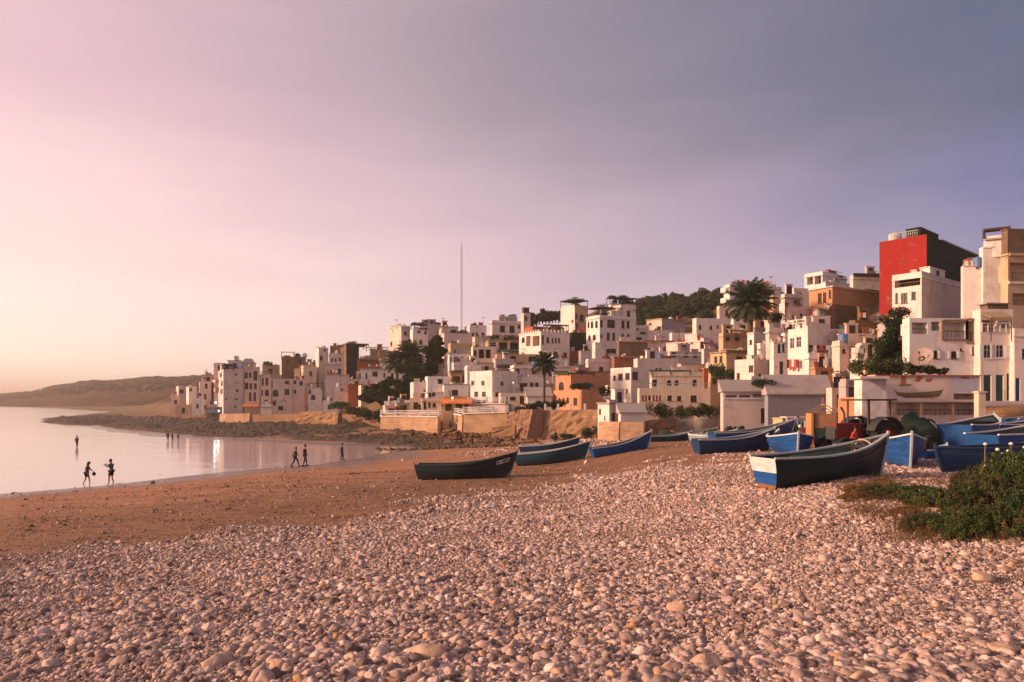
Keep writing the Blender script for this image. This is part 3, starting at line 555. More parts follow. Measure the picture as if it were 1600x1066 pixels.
def rail(h, face, px0, px1, py, hh=.9, mat='rail_white', out=.06, style='post', name='balustrade'):
    """A railing standing at the row py along a face."""
    a, b = h.pt(face, px0, py, out), h.pt(face, px1, py, out); b.z = a.z; mb = MB(); L = (b-a).length; k = max(2, int(L/(1.6 if style == 'post' else .45)))
    for i in range(k+1):
        p = a.lerp(b, i/k); mb.bar(p, p+Vector((0,0,hh+(.12 if style == 'post' else 0))), .2 if style == 'post' else .07)
    mb.bar(a+Vector((0,0,hh)), b+Vector((0,0,hh)), .12, .08)
    if style == 'post': mb.bar(a+Vector((0,0,hh*.5)), b+Vector((0,0,hh*.5)), .06, .06)
    mb.build(name, MT[mat], h.root, h.o0)
def balcony(h, face, px0, px1, py, out=1.2, mat=None, rmat='rail_white', solid=True):
    a, b = h.pt(face, px0, py), h.pt(face, px1, py); b.z = a.z; n = h.nR if face == 'R' else h.nL; mb = MB(); L = (b-a).length
    mb.bar(a+n*(out/2+.01), b+n*(out/2+.01), out, .16); o = mb.build('balcony', MT[mat or h.mat], h.root, h.o0); rb = MB(); z = Vector((0,0,.08))
    if solid:
        rb.bar(a+n*out+z+Vector((0,0,.45)), b+n*out+z+Vector((0,0,.45)), .12, .9)
    else:
        k = max(2, int(L/.4))
        for i in range(k+1): p = a.lerp(b, i/k)+n*(out-.05)+z; rb.bar(p, p+Vector((0,0,.9)), .05)
        rb.bar(a+n*(out-.05)+z+Vector((0,0,.9)), b+n*(out-.05)+z+Vector((0,0,.9)), .09)
    rb.build('parapet' if solid else 'railing', MT[mat or h.mat] if solid else MT[rmat], h.root, h.o0)
def pergola(h, f0=0.05, f1=.6, g0=.05, g1=.7, hh=1.9, mat='reed', post='dark_wood', green=False, slope=0.0):
    """A shade roof standing on the roof deck, over fractions of the plan."""
    hh = min(hh, 2.6)*.86
    q = lambda f, g, z: h.P+h.r*h.wr*f+h.l*h.wl*g+Vector((0, 0, h.deck-h.zb+z)); mb = MB()
    nx = max(1, int(h.wr*(f1-f0)/2.5)); ny = max(1, int(h.wl*(g1-g0)/3))
    for i in range(nx+1):
        for j in range(ny+1):
            f = f0+(f1-f0)*i/nx; g = g0+(g1-g0)*j/ny; mb = MB(); mb.bar(q(f, g, .003), q(f, g, hh+slope*j/ny), .14); mb.build('pergola_post', MT[post], h.root, h.o0)
    rb = MB()
    e = .03; P4 = [q(f0-e, g0-e, hh+.01), q(f1+e, g0-e, hh+.01), q(f1+e, g1+e, hh+.01+slope), q(f0-e, g1+e, hh+.01+slope)]
    rb.face(P4[::-1]); rb.face([p+Vector((0,0,.14)) for p in P4])
    for i in range(4): j = (i+1) % 4; rb.face([P4[i], P4[j], P4[j]+Vector((0,0,.14)), P4[i]+Vector((0,0,.14))])
    k = int(h.wr*(f1-f0)/.5)
    for i in range(k+1): f = f0+(f1-f0)*i/max(k, 1); rb.bar(q(f, g0-2*e, hh+.2), q(f, g1+2*e, hh+.2+slope), .06, .07)
    rb.build('shade_roof', MT[mat], h.root, h.o0)
def room(h, f0, f1, g0, g1, hh=2.4, mat=None, door=True, name='roof_room'):
    q = lambda f, g, z: h.P+h.r*h.wr*f+h.l*h.wl*g+Vector((0, 0, h.deck-h.zb+z)); mb = MB(); c = [(f0,g0), (f1,g0), (f1,g1), (f0,g1)]
    lo = [q(f, g, .003) for f, g in c]; hi_ = [q(f, g, hh) for f, g in c]
    for i in range(4): j = (i+1) % 4; mb.face([lo[i], lo[j], hi_[j], hi_[i]])
    cc = [hi_[i]+(hi_[i]-hi_[(i+2) % 4]).normalized()*.15 for i in range(4)]; mb.face(cc); mb.face([p-Vector((0,0,.12)) for p in cc][::-1])
    for i in range(4): j = (i+1) % 4; mb.face([cc[i]-Vector((0,0,.12)), cc[j]-Vector((0,0,.12)), cc[j], cc[i]])
    o = mb.build(name, MT[mat or h.mat], h.root, h.o0)
    if door:
        fm = (f0+f1)/2; w_ = .45/h.wr; d_ = MB(); off = h.nR*.03; d_.face([q(fm-w_, g0, .05)+off, q(fm+w_, g0, .05)+off, q(fm+w_, g0, min(2, hh-.3))+off, q(fm-w_, g0, min(2, hh-.3))+off]); d_.build('doorway', MT['interior'], o, h.o0)
def awning(h, face, px0, px1, py, out=1.8, drop=.5, mat='cloth_cream', name='awning'):
    a, b = h.pt(face, px0, py, .03), h.pt(face, px1, py, .03); b.z = a.z; n = h.nR if face == 'R' else h.nL; dz = Vector((0,0,-drop)); mb = MB(); t_ = Vector((0,0,.06))
    P4 = [a, b, b+n*out+dz, a+n*out+dz]; mb.face([p+t_ for p in P4]); mb.face(P4[::-1])
    for i in range(4): j = (i+1) % 4; mb.face([P4[i], P4[j], P4[j]+t_, P4[i]+t_])
    fr = P4[2]-P4[3]; k = max(3, int(fr.length/.6))
    for i in range(k):      # scalloped valance
        p, q_ = P4[3]+fr*i/k, P4[3]+fr*(i+1)/k; mb.face([p, q_, q_+Vector((0,0,-.22)), (p+q_)/2+Vector((0,0,-.32)), p+Vector((0,0,-.22))])
    mb.build(name, MT[mat], h.root, h.o0)
    for p in (P4[2], P4[3]): ps = MB(); ps.bar(p, p+Vector((0,0,-2.0)), .06); ps.build('awning_post', MT['frame_brown'], h.root, h.o0)
def crenels(h, w=.35, hh=.4, gap=.9):
    mb = MB(); z = Vector((0,0,h.top-h.zb+.003))
    for a, b in ((h.corners[0], h.corners[1]), (h.corners[0], h.corners[3])):
        L = (b-a).length; k = max(2, int(L/gap)); inn = (h.l if b is h.corners[1] else h.r)*.12
        for i in range(1, k): p = a.lerp(b, i/k)+z+inn; mb.bar(p, p+Vector((0,0,hh)), w, .2, up=h.nR)
    mb.build('crenellation', MT[h.mat], h.root, h.o0)
def band(h, face, py0, py1, mat, out=.05, name='cornice', px0=None, px1=None):
    W_ = h.wr if face == 'R' else h.wl; dv = h.r if face == 'R' else h.l; n = h.nR if face == 'R' else h.nL
    z0 = H+(HY-py0)/F*h.d; z1 = H+(HY-py1)/F*h.d; u0 = 0 if px0 is None else h.uv(face, px0, py0)[0]; u1 = W_ if px1 is None else h.uv(face, px1, py0)[0]
    a = Vector((h.P.x, h.P.y, (z0+z1)/2))+dv*u0+n*(out/2); b = Vector((h.P.x, h.P.y, (z0+z1)/2))+dv*u1+n*(out/2); mb = MB(); mb.bar(a, b, out, abs(z1-z0)); mb.build(name, MT[mat], h.root, h.o0)
# rooftop things: top-level, each labelled by the house it stands on
SHORT = []
def roof_pt(h, f, g, z=0): return h.P+h.r*h.wr*f+h.l*h.wl*g+Vector((0, 0, h.deck-h.zb+z))
def dish(p, r, short, az=-2.4, group='satellite dishes on the roofs'):
    e = empty('satellite_dish', p, 'satellite dish on the '+short, 'satellite dish', group); m = MB(); m.bar((0,0,.003), (0,0,r*1.1), .06); m.bar((-.2,0,.03), (.2,0,.03), .05); m.build('mast', MT['iron'], e)
    dm = MB(); d_ = Vector((math.sin(az), math.cos(az), .6)).normalized(); x = d_.cross(Vector((0,0,1))).normalized(); y = x.cross(d_); c = Vector((0,0,r*1.15)); rings = [(c, .0)]; n0 = 0
    for s_, back in ((0, 0), (1, .04)):
        base = len(dm.v); dm.v.append(tuple(c-d_*back))
        for i in range(1, 5):
            for j in range(16): an = j*math.pi/8; rr = r*i/4; dm.v.append(tuple(c+(x*math.cos(an)+y*math.sin(an))*rr+d_*(.35*rr*rr/r-back)))
        for j in range(16): dm.f.append((base, base+1+j, base+1+(j+1) % 16)); dm.m.append(0)
        for i in range(3):
            for j in range(16): a_, b_ = base+1+i*16+j, base+1+i*16+(j+1) % 16; dm.f.append((a_, b_, b_+16, a_+16)); dm.m.append(0)
    dm.build('reflector', MT['dish'], e, smooth=True); fm = MB(); fm.bar(c-y*r*.9+d_*.3*r, c+d_*r*1.0, .03); fm.ball(c+d_*r*1.0, .08*r+.03, 8, 5); fm.build('feed_arm', MT['iron'], e); return e
def antenna(p, hh, short):
    e = empty('tv_antenna', p, 'TV antenna on the '+short, 'antenna', 'TV antennas on the roofs'); m = MB(); m.bar((0,0,.003), (0,0,hh), .05); m.build('mast', MT['iron'], e); a = MB(); az = random.uniform(0, 3); dx, dy = math.cos(az), math.sin(az)
    a.bar((-dx*.7,-dy*.7,hh*.92), (dx*.7,dy*.7,hh*.92), .035)
    for k in range(-3, 4): w_ = .34-.04*k; a.bar((dx*.2*k-dy*w_, dy*.2*k+dx*w_, hh*.92+.04), (dx*.2*k+dy*w_, dy*.2*k-dx*w_, hh*.92+.04), .025)
    a.build('aerial', MT['iron'], e)
def tank(p, short, mat='tank', r=.55, hh=1.2):
    e = empty('water_tank', p, ('blue' if mat == 'tank_blue' else 'pale')+' tank on the '+short, 'water tank', 'water tanks on the roofs'); m = MB()
    m.tube([(0,0,.25),(0,0,.32),(0,0,hh*.9+.25),(0,0,hh+.25),(0,0,hh+.32)], [r*.95, r, r, r*.55, r*.3], 14); m.build('tank_body', MT[mat], e, smooth=False); s_ = MB()
    for x, y in ((-.35,-.35),(.35,-.35),(.35,.35),(-.35,.35)): s_.box((x,y,.125),(.12,.12,.245))
    s_.build('stand', MT['iron'], e)
def pots(p0, p1, n, label, mat='leaf_scrub', size=.5):
    for i in range(n):
        p = Vector(p0).lerp(Vector(p1), (i+.5)/n); e = empty('potted_plant', p, label, 'potted plant', label); s_ = size*random.uniform(.7, 1.3)
        m = MB(); m.tube([(0,0,.003),(0,0,.35*s_*1.6)], [.14*s_*1.6, .2*s_*1.6], 9); m.build('pot', MT['pot'], e); V = leafcloud(0,0,.35*s_*1.6+s_*.5, s_*.55, s_*.55, s_*.65, 90, .11); mesh_np('foliage', V, quads(V), MT[mat], e)
HS = {}
def HH(key, short, *a, **k): HS[key] = house(*a, **k); HS[key].short = short; HS[key].key = key; return HS[key]
def w(face, *rects, kind='w'): return [(face, *r_, kind) for r_ in rects]
# ---- far left cluster
HH('A1','small rose cottage','cottage','small rose cottage at the far left end of the village','rose',275,279,291,603,622,232,auto='R',th=30)
HH('A2','white cottage at far left','cottage','white cottage with one dark window, second from the left village end','white',291,295,307,604,640,215,th=30,wins=w('R',(296,607,300,611)))
HH('A3','narrow pink house','house','narrow pink house stepping up left of the tall lavender block','rose',305,312,330,596,645,205,auto='RL')
HH('A4','tall lavender block','apartment_building','tall lavender apartment block with loggias on its left side, near far village end','mauve',321,349,380,577,650,190,th=28,
   wins=w('R',(366,583,371,588),(366,597,368,601),(370,597,373,601),(368,608,373,613),(352,622,356,626),(367,622,372,626),(365,634,370,638))+w('L',(345,595,348,604),(344,608,348,616),(343,582,347,590))+w('L',(329,595,342,601),(329,606,342,613),(330,582,341,588),(329,621,341,628),kind='o'),frame='white',cat='apartment block')
balcony(HS['A4'],'L',328,342,602,1.0); balcony(HS['A4'],'L',328,342,614,1.0); room(HS['A4'],.1,.6,.4,.8,2.4); pergola(HS['A4'],.05,.5,.0,.35,2.2,'dark_wood')
HH('A5','pink arcaded house','house','pink house with stacked dark loggias and orange ground floor awning','rose',378,382,406,573,648,187,th=20,
   wins=w('R',(382,582,387,591),(389,582,393,590),(396,580,402,594),(381,598,388,608),(390,599,394,608),(397,599,401,608),(378,612,383,623))+w('R',(389,613,393,627),(396,613,400,627),kind='a'))
awning(HS['A5'],'R',380,404,632,2.0,.5,'cloth_orange')
HH('A5r','grey domed roof block','house','grey block with a low hipped roof rising behind the pink arcaded house','greystucco',374,377,399,568,600,196,th=15,par=0,roofmat='roof_felt')
_h = HS['A5r']; mb = MB(); z = Vector((0,0,_h.top-_h.zb+.17)); A,B,C_,D_ = [p+z for p in _h.corners]; cA,cB = (A+D_)/2+Vector((0,0,1.3))+_h.r*_h.wr*.25, (B+C_)/2+Vector((0,0,1.3))-_h.r*_h.wr*.25
mb.face([A,B,cB,cA]); mb.face([B,C_,cB]); mb.face([C_,D_,cA,cB]); mb.face([D_,A,cA]); mb.build('hip_roof', MT['greystucco'], _h.root, _h.o0)
HH('A6','slim cream house','house','slim cream house with paired arched windows beside the pink arcaded house','cream',405,408,424,586,650,185,th=20,wins=w('R',(405,609,411,619),(414,609,420,619),(412,625,419,630),kind='a')+w('R',(409,590,412,602),(415,590,419,602)))
pergola(HS['A6'],0,1,0,.4,1.6,'reed')
HH('A8','tall brown house behind','house','tall brown unplastered house with dark top terrace, behind the arched pink house','block',436,440,478,557,610,198,th=15,auto='R'); pergola(HS['A8'],0,.5,0,.5,2.0,'dark_wood')
HH('A7','house with two big arches','house','dusty pink house with two wide dark arches one above the other','rose',422,426,457,592,652,183,th=12,
   wins=w('R',(424,609,435,620),(423,625,435,634),kind='a')+w('R',(445,595,452,600),(445,608,452,617),(439,625,447,629),(438,637,447,642)))
HH('A9','olive roofed terrace house','house','olive brown terrace house behind the slim cream house, greenery on its roof','ochre',406,410,437,570,612,200,th=18,auto='R')
HH('B1','long drab building on the crest','building','long drab brown building with stick antennas on the crest at the left','block',468,474,496,566,604,206,th=10,auto='R',cat='house')
HH('B2','pink house with three windows','house','pale pink house with three small square windows, right of the two big arches','rose',455,458,476,592,650,178,th=14,wins=w('R',(459,595,463,600),(459,609,463,615),(468,596,473,602)))
HH('B2b','orange fronted house','house','narrow orange fronted house between pink house and round windowed house','orange',474,476,492,606,650,174,th=14,auto='R')
HH('B4','small white tower','tower','small white stair tower with slit windows standing on the left crest','white',493,498,513,543,590,196,th=30,wins=w('R',(500,556,504,563),(506,545,509,549))); crenels(HS['B4'])
HH('B5','white terrace house','house','white house with a row of three dark openings under a flat canopy','white',511,514,537,552,600,190,th=14,wins=w('R',(517,560,520,565),(523,560,526,565),(529,559,533,564)))
pergola(HS['B5'],.1,1.3,0,.9,3.4,'reed')
HH('B6','dark draped tower house','house','dark brown tower house draped in green netting on the left crest','block',532,541,561,538,600,184,th=20,auto='L',matR='dark_green'); pergola(HS['B6'],.0,1.8,.1,.8,.9,'reed')
HH('B7y','yellow terrace house','house','yellow terrace house with open sides under a brown canopy','yellow',574,578,606,546,575,188,th=10,wins=w('R',(580,549,590,560),(593,549,603,560),kind='O')); pergola(HS['B7y'],-.2,1.0,0,.8,1.2,'reed')
HH('B7','terracotta house','house','terracotta house with a long dark awning strip below its roof line','terracotta',553,558,598,560,590,180,th=12,auto=None,wins=w('R',(566,552,570,558)))
awning(HS['B7'],'R',562,597,562,1.4,.2,'cloth_green')
HH('B3','mauve house with ramped side','house','mauve house whose side wall slopes down, beside the draped tower house','mauve',505,509,534,566,600,178,th=14,wins=w('R',(512,578,519,584)))
HH('B9','mauve wall house','house','mauve windowless house with sloping stair wall above the round windowed house','mauve',502,508,546,585,625,172,th=14,wins=w('R',(534,606,541,612)))
HH('B8','long white front','house','long white house front with tall slot windows above the dark trees','white',558,562,630,576,604,172,th=8,
   wins=w('R',(561,583,564,592),(571,583,574,592),(582,581,590,588),(599,583,602,590),(611,583,615,591)))
HH('B10','round windowed white house','house','small white house with a round dark window and a pergola terrace','white',478,481,503,607,640,168,th=12,wins=w('R',(486,617,493,625),kind='a')+w('R',(482,609,486,615)))
pergola(HS['B10'],.1,1.0,0,.6,2.0,'dark_wood')
HH('B11','pale yellow low house','house','low pale yellow house with striped wall bands, left of the dark trees','cream',526,529,566,612,645,167,th=8,auto=None,wins=w('R',(549,628,553,640),(558,628,562,640)))
HH('B13','low whitewashed shop','house','low whitewashed shop with small dark doors above the brown sea wall','white',503,505,527,626,648,164,th=8,auto='R')
# ---- centre left
HH('C1','crenellated cream tower house','house','tall cream house with toothed roof edge standing alone above the palms','rose',608,627,641,509,570,186,th=35,matR='greystucco',wins=w('R',(631,518,636,524),(629,532,639,542))+w('L',(610,534,613,541),(613,515,614,519))); crenels(HS['C1'])
HH('C2','white arcaded crest house','house','white crest house with arched openings, right of the crenellated tower house','white',640,645,669,515,570,184,th=25,wins=w('R',(652,513,657,521),(663,515,667,523),kind='a')+w('R',(645,532,648,539),(655,531,660,538)))
pergola(HS['C2'],.1,.9,.1,.9,2.3,'dark_wood')
HH('C2b','grey roof block','house','grey rooftop block with cluttered terrace and dishes behind the white arcaded house','greystucco',652,656,700,506,545,195,th=12,auto='R'); room(HS['C2b'],.1,.4,.2,.7,2)
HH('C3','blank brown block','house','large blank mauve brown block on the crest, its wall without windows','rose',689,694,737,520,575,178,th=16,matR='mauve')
HH('C3b','pale crest house','house','plain pale crest house left of the blank brown block','rose',686,690,716,510,545,188,th=12,auto='R')
HH('C4','mauve house with tall windows','house','mauve house with three tall dark windows on the crest near the mast','mauve',729,734,760,508,560,180,th=14,wins=w('R',(737,520,741,530),(743,520,747,530),(752,520,757,530)))
HH('C5','white house with blue windows','house','low white house with a strip of blue glazed windows','white',699,702,739,551,580,152,th=12,wins=w('R',(709,558,717,565),kind='b')+w('R',(720,557,725,564),(703,558,706,565),(730,558,734,565)),frame='white')
HH('C6','flat roofed cream villa','villa','flat roofed cream villa with two wide dark openings and railed roof terrace','cream',736,739,776,541,580,150,th=12,wins=w('R',(748,546,757,560),(759,546,767,560),kind='o')+w('R',(740,547,745,559),kind='o')); rail(HS['C6'],'R',740,776,541,.8)
HH('C7','small mauve cube','house','small mauve cube house tucked beside the dark trees','mauve',672,676,693,565,600,160,th=16,auto=None)
HH('C8','reed roofed terrace house','house','ochre house with open terrace under a thick reed roof','ochre',702,705,736,584,612,140,th=10,wins=w('R',(707,585,719,598),(722,585,733,598),kind='O')); pergola(HS['C8'],0,1,0,.5,.7,'reed')
HH('C9','white stepped house','house','white stepped house with one grey doorway, left of the reed roof','white',664,668,703,588,625,137,th=14,wins=w('R',(684,591,692,600),kind='o')+w('R',(665,597,668,600)))
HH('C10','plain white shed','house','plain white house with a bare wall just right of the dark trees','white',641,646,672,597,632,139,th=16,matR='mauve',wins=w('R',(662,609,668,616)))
HH('C10b','white house with two blue grey doors','house','white house with small grey openings under the stepped white house','white',664,668,700,612,642,130,th=10,wins=w('R',(675,609,680,619),(670,614,674,620)))
HH('C11','big white cube house','house','big white cube house with four small windows, its right side in mauve shade','white',734,769,809,579,645,124,th=42,
   wins=w('L',(736,595,741,602),(752,595,757,602),(741,612,747,620),(753,612,759,620),(745,625,750,632),(755,624,762,638))+w('R',(782,596,787,602),(774,613,782,620)),frame='grey')
HH('C12','ochre low front','house','low ochre fronted house with a dark door beside the orange awning cafe','cream',655,659,690,622,648,121,th=8,wins=w('R',(662,626,666,640),kind='d')+w('R',(669,629,673,636),(676,630,681,636)))
HH('C13','cafe with orange awning','cafe','small cafe with a glowing orange awning above the sea wall','ochre',688,692,735,619,648,119,th=6,wins=w('R',(696,627,706,642),(712,627,722,642),(726,627,732,642),kind='O'),cat='cafe')
awning(HS['C13'],'R',690,737,624,2.6,.5,'cloth_orange')
HH('C14','white slab house','house','white house slab rising between reed roof terrace and big white cube','white',726,730,752,571,600,134,th=12,auto=None)
# ---- centre
HH('D1','crest house with turret','house','mauve crest house with many small windows and a turret at its right end','mauve',765,769,822,501,545,177,th=14,wins=w('R',(781,509,789,519),(796,509,804,520),(809,508,813,513),(816,508,820,513)))
HH('D1t','domed turret','tower','slim round headed turret with a dark lantern on the crest','rose',814,818,829,489,530,176,th=20,wins=w('R',(820,494,824,501))); room(HS['D1t'],.1,.85,.1,.85,2.0,'dark_wood',False)
HH('D1b','crest terrace block','house','low crest block with cluttered roof left of the turret','greystucco',776,780,808,494,520,190,th=12,auto='R')
HH('D2','shaded terrace house','house','house with deep shaded timber terrace covered by climbing plants','ochre',758,762,816,531,570,158,th=8,wins=w('R',(764,533,776,547),(780,533,793,547),(797,533,811,547),kind='o')); awning(HS['D2'],'R',776,818,546,2.5,.5,'cloth_green')
HH('D3','white villa with columned loggia','villa','white villa with columned loggia and toothed roof edge above the short palm','white',811,845,890,517,578,149,th=33,
   wins=w('L',(815,527,820,536),kind='a')+w('L',(822,525,829,541),(832,525,843,541),kind='O')+w('R',(847,524,850,538),(854,527,858,536),(862,528,865,536),(867,528,870,536),(872,528,875,536),(880,551,886,559))+w('R',(864,550,871,567),kind='d'),frame='brown')
crenels(HS['D3']); awning(HS['D3'],'R',848,858,549,1,.2,'cloth_cream'); room(HS['D3'],.1,.5,.5,.9,2.0,'terracotta')
HH('D4','dark roofed house under the hill','house','rust coloured house with dark flat roof against the small green hill','terracotta',848,852,888,516,550,158,th=12,auto=None); pergola(HS['D4'],0,1,0,.7,2.0,'dark_wood')
HH('D5','tall house half white half ochre','house','tall house with white left wall and ochre right wall under a dark canopy','white',876,898,918,476,560,166,th=40,matR='ochre',wins=w('R',(899,490,902,498),(900,505,903,514),(906,492,912,502))+w('L',(893,500,896,504))); pergola(HS['D5'],.0,1,0,1,2.0,'dark_wood')
HH('D6','mesh wrapped tower','tower','square tower wrapped in dark green builders mesh','dark_green',889,894,917,519,580,157,th=14)
HH('D7','small white roof rooms','house','small white house with cube roof rooms right of the mesh wrapped tower','white',903,907,927,548,590,150,th=14,auto='R')
HH('D8','timber fronted house','house','timber fronted ochre house under the white loggia villa','ochre',772,776,846,553,590,148,th=8,wins=w('R',(786,556,792,568),(798,556,806,568),(826,556,838,566),kind='o'))
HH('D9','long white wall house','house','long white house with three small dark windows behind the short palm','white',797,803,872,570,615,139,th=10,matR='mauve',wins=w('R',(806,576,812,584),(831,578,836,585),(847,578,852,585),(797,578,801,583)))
HH('D10','white house with wide shopfront','house','white house with a wide dark glazed opening left of the short palm','white',805,808,852,589,625,129,th=6,wins=w('R',(811,599,824,611),(828,598,834,608),(836,598,842,606),kind='O'))
awning(HS['D10'],'R',824,851,606,3.2,1.2,'cloth_cream')
HH('D11','pale shed row','house','pale shed row with three dark shutters behind the sea wall gate','cream',779,782,826,614,645,120,th=6,wins=w('R',(786,620,793,630),(797,620,806,625),(812,619,819,631)))
HH('D12','white tent roof house','house','low white house with sloping tent like roof at the foot of short palm','white',821,824,862,620,645,119,th=6,par=0,slope=1.6)
HH('D15','white crest cubes','house','white stepped house between short palm and orange house','white',860,864,898,572,612,140,th=10,auto='R')
HH('D13b','orange rear block','house','orange rear block rising behind the orange house under a dark canopy','orange',905,911,952,580,620,126,th=14); pergola(HS['D13b'],-.3,1.05,0,.8,.4,'cloth_green')
HH('D13','orange house with arched niche','house','orange house with a large arched niche above the stone sea wall','orange',868,892,928,583,622,119,th=38,wins=w('L',(873,597,881,611),kind='a')); pergola(HS['D13'],-.1,1,0,.9,.5,'cloth_green')
HH('D13l','orange lower wing','house','low orange wing with three small arched windows and a dark door','orange',865,909,946,609,645,113,th=30,wins=w('L',(872,622,876,631),(879,622,882,631),(885,621,889,631),kind='a')+w('L',(896,622,902,634),kind='d'))
# ---- centre right
HH('E1','large white roof garden villa','villa','large white three storey villa with a covered roof garden, tallest in the centre','white',916,937,994,492,560,151,th=30,
   wins=w('R',(938,500,942,511),(949,500,961,512),(971,501,976,513),(979,502,984,513),(938,522,941,528),(948,520,953,532),(957,520,961,532),(971,522,975,532),(980,522,984,533))+w('L',(918,503,921,513),(923,502,927,513),(930,501,934,513),(919,524,923,533),(926,523,931,532),kind='a'),frame='brown')
rail(HS['E1'],'R',938,972,491,.9,'rail_pale'); pergola(HS['E1'],0,.45,.1,.9,3.3,'dark_wood'); room(HS['E1'],.58,1.0,.02,.6,3.2); band(HS['E1'],'R',495,493,'trimwhite',.12)
HH('E1u','covered roof terrace','roof_terrace','dark planted roof shelter crowning the large white villa','white',950,955,992,474,500,158,th=14,par=.4,ext=False,cat='roof terrace'); pergola(HS['E1u'],-.05,1.05,0,1,1.9,'dark_wood')
HH('E2','white low block with wide window','house','white low block with one wide grey window under the large white villa','white',925,930,966,535,580,143,th=10,wins=w('R',(947,545,963,552)),frame='grey')
HH('E3','dark brick shell','house','dark brown brick shell without windows right of the low white block','block',964,967,1012,533,570,139,th=8); 
HH('E4','red brick shell','house','red brick shell in front of the dark brick shell','brick',956,960,996,557,590,132,th=8)
HH('E5','white banded house','house','white house with terraced bands and small windows right of the large villa','white',984,988,1014,508,545,162,th=10,wins=w('R',(991,512,997,516),(1000,519,1009,522),(994,527,1003,531)))
HH('E6','blank lavender block','house','blank lavender block with stepped top below the wooded hill','rose',1010,1034,1070,497,545,166,th=36,matR='greystucco',wins=w('L',(1014,505,1018,508)))
HH('E6b','white cube by the hill','house','white cube house leaning on the blank lavender block','white',1004,1008,1024,510,545,170,th=14,auto='R')
HH('E6c','pink tiled house','house','pink house with rusty roof strip below the lavender block','rose',1000,1006,1052,533,565,146,th=8,auto='R',roofmat='tile_red',par=0)
HH('E8','broad mauve wall house','house','broad plain mauve house wall behind the villa with arches','mauve',990,996,1060,560,620,121,th=10,wins=w('R',(1024,575,1028,580),(1030,575,1034,580)))
HH('E7','bright white windowed house','house','bright white house with brown windows standing between orange house and arched villa','white',954,986,998,574,632,112,th=38,
   wins=w('L',(958,587,962,594),(966,584,973,594),(977,583,984,593),(958,610,961,617),(978,608,981,614))+w('L',(965,608,972,621),kind='d')+w('R',(988,581,997,593)),frame='brown'); rail(HS['E7'],'L',925,985,625,.9,'rail_white',2.4)
HH('E10l','red windowed ground wing','house','long cream ground wing with red window strips under the arched villa','cream',996,999,1110,607,660,101,th=4,
   wins=w('R',(998,618,1001,626),(1003,618,1006,626),(1008,618,1011,626),(1020,618,1023,626),(1025,618,1028,626),(1030,618,1033,626),kind='r')+w('R',(1013,618,1017,626),kind='a')+w('R',(1043,618,1050,626),(1058,619,1065,626),(1079,618,1089,628)),frame='brown')
rail(HS['E10l'],'R',998,1110,607,.75,'rail_pale',-.1,'thin')
HH('E10','villa with arched windows','villa','cream villa with four arched windows above the red windowed wing','cream',1015,1018,1098,581,612,107,th=4,
   wins=w('R',(1019,593,1027,604),(1042,594,1049,604),(1054,594,1061,604),(1082,593,1089,604),kind='a')); pergola(HS['E10'],0,.75,0,.6,.75,'cloth_green')
HH('E11','small white coast house','house','small white house on a stone footing at the beach edge, nearest the sea wall','white',934,952,990,629,682,93,th=36,wins=w('L',(936,639,939,647),(944,650,946,656))+w('R',(956,645,962,661),kind='d'))
HH('E11b','white annex','house','low white annex with sloping roof attached to the small coast house','white',966,970,1008,646,682,90.5,th=8,par=0,slope=1.2,roofmat='roof_felt')
HH('F1','plain white terrace house','house','plain white house with three small windows left of the tall palm','white',1082,1088,1150,497,545,141,th=10,wins=w('R',(1092,508,1096,515),(1109,509,1113,515),(1120,508,1123,513)))
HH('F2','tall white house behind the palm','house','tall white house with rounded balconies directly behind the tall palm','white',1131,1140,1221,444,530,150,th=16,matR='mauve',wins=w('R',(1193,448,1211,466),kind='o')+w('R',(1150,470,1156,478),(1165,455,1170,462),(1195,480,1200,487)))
balcony(HS['F2'],'L',1131,1139,458,.8); balcony(HS['F2'],'L',1131,1139,474,.8)
HH('F3','white house with brick side','house','white house with two dark windows and a bare red brick side wall','white',1041,1094,1123,533,585,130,th=52,matR='brick',wins=w('L',(1063,533,1067,539),(1071,533,1075,539),(1079,532,1083,537)))
HH('F5','grey lower house','house','grey lower house with three brown windows under the brick sided house','greystucco',1043,1047,1096,549,590,124,th=8,wins=w('R',(1050,550,1056,558),(1068,551,1075,558),(1083,551,1089,559)))
HH('F6','bright white slab','house','small bright white slab house left of the grey lower house','white',1014,1018,1046,549,580,129,th=8,auto=None)
HH('F7','ochre awninged terrace house','house','ochre terrace house with ragged awnings below the tall palm','ochre',1123,1130,1171,520,560,118,th=12,wins=w('R',(1134,524,1141,533),(1148,524,1156,533),kind='O')); awning(HS['F7'],'R',1134,1168,514,1.5,.4,'reed')
HH('F8','yellow ochre house','house','yellow ochre house with brown shutters left of the white front row','yellow',1110,1135,1171,549,600,112,th=34,matR='cream',wins=w('L',(1116,557,1121,567),(1124,556,1129,567))+w('R',(1150,557,1160,561)),frame='brown'); pergola(HS['F8'],0,1,0,.3,.8,'reed')
HH('F9','low ochre annex','house','low ochre annex with roof parapet under the yellow ochre house','ochre',1107,1111,1133,572,612,109,th=8,wins=w('R',(1113,592,1119,601),kind='o'))
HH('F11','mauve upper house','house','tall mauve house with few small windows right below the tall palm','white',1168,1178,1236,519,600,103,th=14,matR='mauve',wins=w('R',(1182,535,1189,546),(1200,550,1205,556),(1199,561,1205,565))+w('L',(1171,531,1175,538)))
HH('F11s','stepped mauve gable','house','stepped mauve wall house left of the white shuttered house','mauve',1198,1202,1238,512,560,100,th=10,auto='R')
HH('F10','white corner house','house','white corner house with a tan window, left in the white front row','white',1148,1178,1216,561,612,98,th=38,matR='mauve',wins=w('L',(1151,583,1156,593),(1170,571,1177,581))+w('R',(1185,584,1189,588)))
